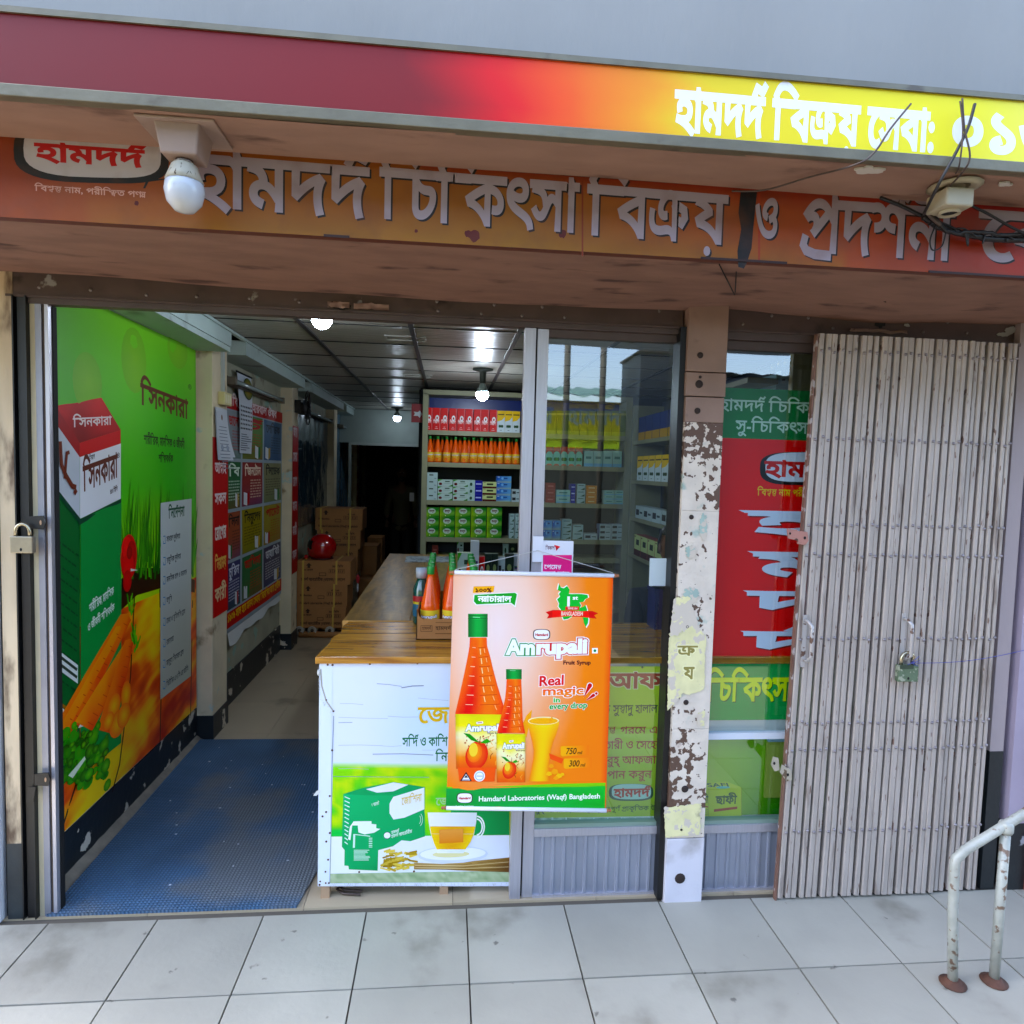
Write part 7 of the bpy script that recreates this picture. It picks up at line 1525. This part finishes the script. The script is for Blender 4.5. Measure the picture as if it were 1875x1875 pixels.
MB().tube([(p[0]+.11*math.cos(t), 7.12+.1*math.sin(t), ztop+.012) for t in [i*math.pi/8 for i in range(17)]], .009, 6, cap=False).build('rim', mat('rim_dark', '#3a0508', .4), hm)
# dark things hanging and white cloth near the boxes
o = empty('plastic_bag', (-.85, 6.9, .6), 'red and white plastic bag hanging on the side of the box stack', 'bag')
q = at(655, 1060, 1, 6.9); MB().ball((q[0], 6.9, q[2]), .03, 10, 8, sc_=(.6, .5, 1.6)).build('red_part', mat('bag_red', '#b0202c', .4), o); MB().ball((q[0], 6.9, q[2]-.09), .02, 8, 8, sc_=(.6, .5, 2.4)).build('white_part', mat('bag_white', '#b4b4b8', .4), o)
# red hanging arrow board at the shelf's edge
ab = empty('arrow_board', (-.35, 6.4, 2.4), 'dark red hanging board with a white arrow beside the shelf unit', 'sign')
a, b = at(753, 773, 1, 6.55), at(778, 740, 1, 6.55); MB().box(a[0], 6.55, a[2], -.262, 6.57, b[2]).build('board', mat('arrow_red', '#7c0c18', .5), ab)
B = Board(1, 6.548); w = -.262-a[0]; h = b[2]-a[2]; B.poly([(a[0]+w*.2, a[2]+h*.35), (a[0]+w*.6, a[2]+h*.35), (a[0]+w*.75, a[2]+h*.25), (a[0]+w*.98, a[2]+h*.45), (a[0]+w*.75, a[2]+h*.65), (a[0]+w*.6, a[2]+h*.55), (a[0]+w*.2, a[2]+h*.58), (a[0]+w*.32, a[2]+h*.46)], '#b4b8bc', px=False); B.build('arrow', PX, ab)
# ================================================================== LAMPS, WIRES, PEOPLE, THE OTHER SIDE OF THE STREET
M_led = mat('led_glow', '#dcecff', .5, emit=16); M_ledb = mat('led_body', '#7f8f8c', .4); M_hold = mat('lamp_holder', '#3f4a44', .5)
M_led2 = mat('led_glow_strong', '#dcecff', .5, emit=34); M_led3 = mat('led_glow_weak', '#dcecff', .5, emit=6)
def ceil_lamp(x, y, zb, r, label, drop=True, lm=None):
    o = empty('ceiling_lamp', (x, y, 2.6), label, 'lamp')
    pr = [(r*math.sin(t), zb+r-r*math.cos(t)) for t in [.04, .3, .6, .9, 1.2, 1.45]]+[(r, zb+r*1.1), (r*.98, zb+r*1.35)]
    MB().lathe(pr, (x, y, 0), 18).build('glowing_globe', lm or M_led, o)
    if drop:
        z = zb+r*1.35; MB().lathe([(r*.98, z), (r*.8, z+r*.6), (r*.42, z+r*1.3), (r*.34, z+r*1.5)], (x, y, 0), 16).build('bulb_body', M_ledb, o)
        MB().lathe([(r*.36, z+r*1.5), (r*.5, z+r*1.6), (r*.55, 2.575), (r*.7, 2.58), (r*1.7, 2.592), (r*1.7, 2.599)], (x, y, 0), 16).build('holder', M_hold, o)
    return o
p = at(589, 603, 1, 3.6); ceil_lamp(p[0], 3.6, p[2], .052, 'glowing white bulb just under the lintel at the front of the ceiling', drop=False)
MB().lathe([(.05, p[2]+.07), (.045, 2.597)], (p[0], 3.6, 0), 14).build('bulb_body', M_ledb, bpy.data.objects['ceiling_lamp'])
p = at(883, 734, 1, 5.5); ceil_lamp(p[0], 5.5, p[2], .050, 'glowing bulb on a dark holder in front of the shelf unit', lm=M_led2)
p = at(727, 772, 1, 9.3); ceil_lamp(p[0], 9.3, p[2], .050, 'small distant glowing bulb near the far doorway', lm=M_led3)

# outside lamp on the canopy, left
ol = empty('canopy_lamp', (-.73, 1.93, 2.67), 'dirty white bulb hanging from a beige socket box under the canopy at upper left', 'lamp')
YL = 1.93; M_sock = mat('socket_beige', '#9c877b', .55, bump=.2, var=.06, dirt='#5a4030', dthr=.6, dscale=9, vscale=10)
p = at(338, 390, 1, YL); q = at(336, 297, 1, YL); bx, bz = float(p[0]), float(p[2]); qz = float(q[2]); H = qz-bz; R = .0515
MB().lathe([(.002, bz), (R*.5, bz+H*.04), (R*.86, bz+H*.2), (R*.99, bz+H*.42), (R*.95, bz+H*.56), (R*.90, bz+H*.60)], (bx, YL, 0), 24).build('globe', mat('globe_frosted', '#c4c9cf', .18, spec=.6), ol)
MB().lathe([(R*.90, bz+H*.60), (R*.72, bz+H*.78), (R*.60, bz+H*.92), (R*.50, bz+H*.97), (R*.3, bz+H*.98)], (bx, YL, 0), 32, fl=.07).build('ribbed_neck', mat('neck_dirty', '#b9b3a0', .5, thr=.58, col2='#4c3a26', mscale=26, stretch=(4, 4, .8)), ol)
MB().lathe([(R*.42, bz+H*.97), (R*.44, qz+.004)], (bx, YL, 0), 20).build('metal_collar', mat('collar_metal', '#8c8890', .25, .8), ol)
w0, w1 = .046, .058
MB().add([(bx+sx*(w0 if k == 0 else w1), YL+sy*(.042 if k == 0 else .055), (qz+.004 if k == 0 else 2.668)) for k in (0, 1) for sx, sy in ((-1, -1), (1, -1), (1, 1), (-1, 1))], [(3, 2, 1, 0), (4, 5, 6, 7), (0, 1, 5, 4), (1, 2, 6, 5), (2, 3, 7, 6), (3, 0, 4, 7)]).build('socket_box', M_sock, ol, bevel=.005)
MB().box(bx-.10, YL-.07, 2.664, bx+.10, YL+.09, 2.672).build('mount_plate', M_sock, ol, bevel=.003)
# outside empty socket, right
os_ = empty('lamp_socket', (1.35, 1.93, 2.67), 'empty dirty white bulb socket under the canopy among black wires', 'lamp')
p = at(1738, 392, 1, 1.93); sx_, sz_ = float(p[0]), float(p[2])
MB().box(sx_-.045, 1.885, sz_+.008, sx_+.042, 1.975, sz_+.062).build('socket_box', mat('socket_white', '#b0a88f', .5, bump=.2, var=.05, dirt='#6a5238', dthr=.62, dscale=10, vscale=12), os_, bevel=.006)
MB().lathe([(.028, sz_+.010), (.030, sz_-.002), (.024, sz_-.002), (.022, sz_+.006)], (sx_, 1.93, 0), 18, cap=False).build('socket_ring', MC['socket_white'], os_); MB().lathe([(.001, sz_+.004), (.023, sz_+.004)], (sx_, 1.93, 0), 16, cap=False).build('socket_hole', M_dark, os_)
MB().lathe([(.024, sz_+.062), (.030, sz_+.09), (.05, 2.660), (.075, 2.668)], (sx_+.012, 1.93, 0), 14).build('stem', MC['socket_white'], os_)
# wires
M_wire = mat('wire_black', '#0d0b0a', .5); M_wire2 = mat('wire_grey', '#4a3c34', .6)
wb = empty('cable_bundle', (1.5, 1.95, 2.6), 'tangled black cable bundle crossing in front of the sign at upper right', 'cable')
def wire(par, pts, r, m_, Y, nm='strand', wob=.0, smooth=6):
    P = [at(x, y, 1, Y if not isinstance(Y, (list, tuple)) else Y[i]) for i, (x, y) in enumerate(pts)]; out = []
    n = len(P)
    for i in range(n-1):
        a, b, c, d = P[max(i-1, 0)], P[i], P[i+1], P[min(i+2, n-1)]
        for k in range(smooth):
            t = k/smooth; out.append(.5*((2*b)+(-a+c)*t+(2*a-5*b+4*c-d)*t*t+(-a+3*b-3*c+d)*t**3)+np.array([0, 0, wob*nz(i+t, len(out)*.7, 3)]))
    out.append(P[-1]); return MB().tube(out, r, 6).build(nm, m_, par)
wire(wb, [(1612, 362), (1650, 377), (1690, 396), (1730, 412), (1780, 432), (1830, 435), (1880, 432)], .0055, M_wire, 2.02)
wire(wb, [(1690, 398), (1725, 418), (1770, 430), (1820, 438), (1890, 440)], .009, M_wire, 2.01, wob=.006)
wire(wb, [(1700, 388), (1740, 425), (1790, 425), (1840, 430), (1890, 425)], .006, M_wire, 2.0, wob=.01)
wire(wb, [(1775, 375), (1810, 392), (1850, 415), (1885, 432)], .004, M_wire, 1.99)
wire(wb, [(1752, 418), (1770, 422), (1772, 450), (1768, 425)], .003, M_wire, 2.0)
wire(wb, [(1713, 412), (1703, 440), (1708, 458), (1725, 450), (1733, 420)], .0022, M_wire, 2.0)
for k in range(14): x = 1700+k*13; y = 412+k*2.2; wire(wb, [(x, y), (x+RND.uniform(-12, 14), y+RND.uniform(-14, 18))], .0028, M_wire, 2.0, 'tape_end')
wd = empty('drop_wires', (1.5, 1.85, 2.8), 'three loose wires dropping from the yellow sign to the cable bundle', 'cable')
wire(wd, [(1785, 190), (1772, 235), (1750, 280), (1720, 335), (1695, 385), (1692, 392)], .0042, M_wire, [1.81, 1.81, 1.81, 1.82, 1.9, 1.98])
wire(wd, [(1762, 180), (1766, 235), (1776, 285), (1765, 312), (1735, 345), (1700, 380)], .0026, M_wire2, [1.80, 1.80, 1.80, 1.82, 1.9, 1.98])
wire(wd, [(1758, 185), (1763, 240), (1757, 300), (1750, 318)], .0022, M_wire2, [1.80, 1.80, 1.81, 1.85])
wire(wd, [(1668, 190), (1631, 235), (1600, 280), (1565, 302), (1480, 325), (1400, 348), (1340, 350)], .0028, M_wire2, [1.80, 1.80, 1.805, 1.815, 1.93, 2.0, 2.04])
wire(wd, [(1700, 392), (1708, 400), (1722, 412)], .006, M_wire2, 1.97)

# ---------------------------------------------------------------- people
def skinned(name, joints, edges, mats, par, sub=2):
    me = bpy.data.meshes.new(name); me.from_pydata([j[0] for j in joints], edges, []); me.materials.append(mats)
    o = bpy.data.objects.new(name, me); COL.objects.link(o); o.parent = par
    sk = o.modifiers.new('skin', 'SKIN'); sk.use_smooth_shade = True
    for i, j in enumerate(joints):
        v = me.skin_vertices[0].data[i]; r = j[1]; v.radius = r if isinstance(r, tuple) else (r, r); v.use_root = (i == 0)
    s_ = o.modifiers.new('sub', 'SUBSURF'); s_.levels = s_.render_levels = sub; return o
M_skin = mat('skin', '#6b4632', .55, var=.05)
def head_parts(par, x, y, z, facing=-1, beard=True):
    """x,y,z: head centre"""
    m = MB(); m.ball((x, y, z), .1, 16, 12, sc_=(.76, .92, 1.16)); m.ball((x, y-.02, z-.07), .058, 12, 8, sc_=(1, .95, .8)); m.tube([(x, y-.092, z+.012), (x, y-.112, z-.022), (x, y-.09, z-.028)], [.008, .013, .010], 8)
    for s_ in (-1, 1): m.ball((x+s_*.078, y, z-.01), .026, 8, 6, sc_=(.35, .7, 1.1))
    m.build('face', M_skin, par)
    for s_ in (-1, 1): MB().ball((x+s_*.03, y-.084, z+.006), .010, 8, 6).build('eye', mat('eye_white', '#b5b0a8', .3), par)
    MB().tube([(x-.024, y-.088, z-.056), (x, y-.094, z-.058), (x+.024, y-.088, z-.056)], .005, 6).build('mouth', mat('lips', '#4a2a22', .5), par)
    m = MB(); m.grid(lambda a, b: (x+.084*math.sin(b*1.75)*math.cos(a*6.283), y+.012+.100*math.sin(b*1.75)*math.sin(a*6.283)*(1 if math.sin(a*6.283) > 0 else .82), z+.012+.118*math.cos(b*1.75*(1 if math.sin(a*6.283) > -.3 else .62))), 20, 8); m.build('hair', mat('hair_black', '#0a0807', .5), par)
    if beard: MB().ball((x, y-.048, z-.095), .05, 10, 8, sc_=(1, .8, 1.1)).build('beard', mat('hair_black', '#0a0807', .5), par)
def hand(par, x, y, z, s_):
    joints = [((x, y, z), .018), ((x, y-.01, z-.045), (.024, .014)), ((x, y-.015, z-.075), (.022, .012))]; edges = [(0, 1), (1, 2)]
    for k, l in enumerate((.052, .060, .056, .044)):
        b = len(joints); dx = (-.021+k*.014)*s_; joints += [((x+dx, y-.016, z-.085), .0085), ((x+dx*1.1, y-.022, z-.085-l*.55), .008), ((x+dx, y-.012, z-.085-l), .0065)]; edges += [(2, b), (b, b+1), (b+1, b+2)]
    b = len(joints); joints += [((x-.028*s_, y-.012, z-.05), .010), ((x-.036*s_, y-.022, z-.085), .008)]; edges += [(1, b), (b, b+1)]
    return skinned('hand', joints, edges, M_skin, par, 1)
# standing man in the dark doorway
px_, py_ = -.905, 11.4
pe = empty('person', (0, 0, 0), 'person in a long cream shirt standing in the dark doorway at the back', 'person')
x, y = float(at(736, 900, 1, py_)[0]), py_
J = [((x, y, .96), (.13, .10)), ((x, y, 1.15), (.13, .09)), ((x, y, 1.36), (.155, .10)), ((x, y+.01, 1.47), (.06, .06)), ((x, y, 1.58), (.05, .05)),
     ((x-.18, y, 1.41), .055), ((x-.23, y+.01, 1.15), .042), ((x-.24, y-.05, .92), .030), ((x+.18, y, 1.41), .055), ((x+.23, y+.01, 1.15), .042), ((x+.24, y-.05, .92), .030),
     ((x-.09, y, .86), .085), ((x-.10, y, .48), .058), ((x-.10, y+.02, .10), .040), ((x-.10, y-.12, .035), .038), ((x+.09, y, .86), .085), ((x+.10, y, .48), .058), ((x+.10, y+.02, .10), .040), ((x+.10, y-.12, .035), .038)]
Ed = [(0, 1), (1, 2), (2, 3), (3, 4), (2, 5), (5, 6), (6, 7), (2, 8), (8, 9), (9, 10), (0, 11), (11, 12), (12, 13), (13, 14), (0, 15), (15, 16), (16, 17), (17, 18)]
skinned('body', J, Ed, M_skin, pe); head_parts(pe, x, y-.01, 1.69)
K = [((x, y, .96), (.155, .125)), ((x, y, 1.15), (.15, .115)), ((x, y, 1.38), (.165, .12)), ((x, y, 1.50), (.066, .066)), ((x-.185, y, 1.41), .07), ((x-.235, y+.01, 1.15), .06), ((x-.245, y-.05, .96), .05), ((x+.185, y, 1.41), .07), ((x+.235, y+.01, 1.15), .06), ((x+.245, y-.05, .96), .05), ((x, y, .80), (.165, .13)), ((x, y, .70), (.17, .135))]
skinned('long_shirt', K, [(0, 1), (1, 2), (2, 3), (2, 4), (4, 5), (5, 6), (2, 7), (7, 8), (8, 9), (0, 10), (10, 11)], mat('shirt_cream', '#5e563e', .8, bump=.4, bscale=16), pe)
skinned('trousers', [((x, y, .90), (.13, .11)), ((x-.09, y, .80), .10), ((x-.10, y, .48), .085), ((x-.10, y+.01, .12), .075), ((x+.09, y, .80), .10), ((x+.10, y, .48), .085), ((x+.10, y+.01, .12), .075)], [(0, 1), (1, 2), (2, 3), (0, 4), (4, 5), (5, 6)], mat('trousers_dark', '#14130f', .8), pe)
hand(pe, x-.24, y-.055, .91, -1); hand(pe, x+.24, y-.055, .91, 1)
# seated shopkeeper behind the window
yy = 3.75; hp_ = at(1232, 1000, 1, yy); x, z = float(hp_[0]), float(hp_[2])
ps = empty('person', (0, 0, 0), 'seated shopkeeper in a dark shirt behind the window glass, half hidden by the pillar', 'person')
J = [((x, yy+.10, .50), (.14, .11)), ((x, yy+.10, .72), (.13, .10)), ((x, yy+.06, z-.36), (.155, .10)), ((x, yy+.05, z-.25), (.065, .065)), ((x, yy+.03, z-.13), (.052, .052)),
     ((x-.18, yy+.06, z-.31), .058), ((x-.22, yy+.0, z-.55), .044), ((x-.12, yy-.2, z-.50), .032), ((x+.18, yy+.06, z-.31), .058), ((x+.22, yy+.0, z-.55), .044), ((x+.12, yy-.2, z-.50), .032),
     ((x-.1, yy-.08, .50), .085), ((x-.12, yy-.3, .48), .062), ((x-.12, yy-.3, .10), .042), ((x-.12, yy-.42, .04), .038), ((x+.1, yy-.08, .50), .085), ((x+.12, yy-.3, .48), .062), ((x+.12, yy-.3, .10), .042), ((x+.12, yy-.42, .04), .038)]
skinned('body', J, Ed, M_skin, ps); head_parts(ps, x, yy, z, beard=False)
skinned('shirt', [((x, yy+.10, .54), (.155, .125)), ((x, yy+.10, .72), (.15, .12)), ((x, yy+.06, z-.36), (.17, .12)), ((x, yy+.05, z-.26), (.08, .075)), ((x-.185, yy+.06, z-.31), .072), ((x-.222, yy+.0, z-.52), .06), ((x+.185, yy+.06, z-.31), .072), ((x+.222, yy+.0, z-.52), .06)], [(0, 1), (1, 2), (2, 3), (2, 4), (4, 5), (2, 6), (6, 7)], mat('shirt_dark', '#141821', .8), ps)
hand(ps, x-.11, yy-.21, z-.50, -1); hand(ps, x+.11, yy-.21, z-.50, 1)
stl = empty('stool', (x, yy+.08, 0), 'wooden stool under the seated shopkeeper', 'stool')
MB().box(x-.17, yy-.1, .38, x+.17, yy+.25, .41).build('seat', M_wood2, stl)
for a, b in ((-.15, -.08), (.13, -.08), (-.15, .21), (.13, .21)): MB().box(x+a, yy+b, 0, x+a+.025, yy+b+.025, .38).build('leg', M_wood2, stl)
bp_ = empty('plastic_crate', (1, 3.4, .8), 'dark blue plastic crate standing on the counter behind the card', 'crate')
p, q = at(1196, 1076, 1, 3.2), at(1235, 1140, 1, 3.2); MB().box(p[0], 3.16, 1.0165, q[0]+.1, 3.28, p[2]).build('crate_side', mat('crate_blue', '#161a55', .4), bp_); MB().box(p[0]-.004, 3.155, p[2]-.02, q[0]+.104, 3.285, p[2]).build('rim', MC['crate_blue'], bp_)
wsx = empty('white_sheet', (-.8, 9.69, 1.4), 'small white paper hanging beside the man in the doorway', 'paper')
p, q = at(750, 902, 1, 9.6), at(758, 918, 1, 9.6); MB().box(p[0], 9.6, q[2], q[0], 9.603, p[2]).build('sheet', MC['paper_white'], wsx)

# ---------------------------------------------------------------- other side of the street (seen mirrored in the glass) and added reflection blockers
ob = empty('opposite_shop', (0, -6, 0), 'shop row across the street with yellow green signboard and tin roof, mirrored in the window', 'building')
MB().box(-9, -9, -.16, 9, -6.0, 2.15).build('wall', mat('opp_dark', '#1b2420', .8), ob)
MB().box(-9, -6.08, 2.15, 9, -6.0, 2.2).build('sign_frame', mat('opp_frame', '#6a7a6a', .6), ob)
B = Board(1, -5.985, sign=1)
B.quad([(-9, 3.0), (9, 3.0), (9, 2.2), (-9, 2.2)], lambda a, b: mixc('#b9a93c', '#7c9a3c', max(0, b-.45)*2), 4, 8, px=False)
for k in range(9): B.text('হামদর্দ বিক্রয়'[:9], -7+k*1.5, 2.62, -5.75+k*1.5, 2.86, '#7c8a92', .04, px=False)
B.build('signboard', print_mat('print_opp', .6), ob); MB().box(-9, -6.2, 2.2, 9, -6.0, 3.0).build('sign_box', mat('opp_frame', '#6a7a6a', .6), ob)
m = MB(); m.grid(lambda a, b: (-9+a*18, -5.7-b*3.4, 3.06+b*(.55+.5*max(0, 1-abs(a-.42)*9))+.03*math.sin(a*300)), 400, 3); m.build('tin_roof', mat('tin_roof', '#4a6a62', .5, .3, var=.2, vscale=2), ob)
tb = empty('hoarding', (0, -1.1, 3), 'dark tarpaulin hoarding stretched across the street side behind the viewer', 'hoarding')  # unseen tarpaulin, added to block the upper sky mirrored in the panes
m = MB(); m.grid(lambda a, b: (-5+a*11, -1.1+.05*nz(a*9, b*3), 3.0+b*1.1+.02*nz(a*12, 0, 4)), 50, 4); m.build('tarpaulin', mat('tarp_dark', '#1d2a33', .7), tb)
for x in (-5, 5.9): MB().tube([(x, -1.1, -.16), (x, -1.1, 4.0)], .04, 8).build('pole', M_rust, tb)
kk = empty('kiosk', (2.2, -1.4, 0), 'dark blue closed kiosk standing on the street', 'kiosk')  # unseen body and annex, added so the panes mirror something dark
MB().box(1.85, -1.8, -.16, 2.62, -1.1, 2.97).build('body', mat('kiosk_blue', '#0e1c28', .5), kk); MB().box(2.62, -1.8, -.16, 5.2, -1.1, 2.76).build('annex', MC['kiosk_blue'], kk); MB().box(1.83, -1.82, 2.97, 2.64, -1.08, 2.99).build('roof', M_dark, kk)
m = MB(); m.grid(lambda a, b: (2.62+a*2.6, -1.85+b*.8, 2.79+.018*abs(math.sin(a*36))), 200, 2); m.build('scalloped_roof', mat('tin_roof', '#4a6a62', .5, .3, var=.2, vscale=2), kk)
for k, x in enumerate((.95, 1.25, 1.62)): o = empty('street_pole', (x*1.9, -5, 0), f'grey street pole across the street, {ORD[k]} from the left in the mirror image', 'pole'); MB().tube([(x*1.9, -5.0, -.16), (x*1.9, -5.0, 6.5)], .05, 8).build('shaft', mat('pole_grey', '#34342f', .7), o)
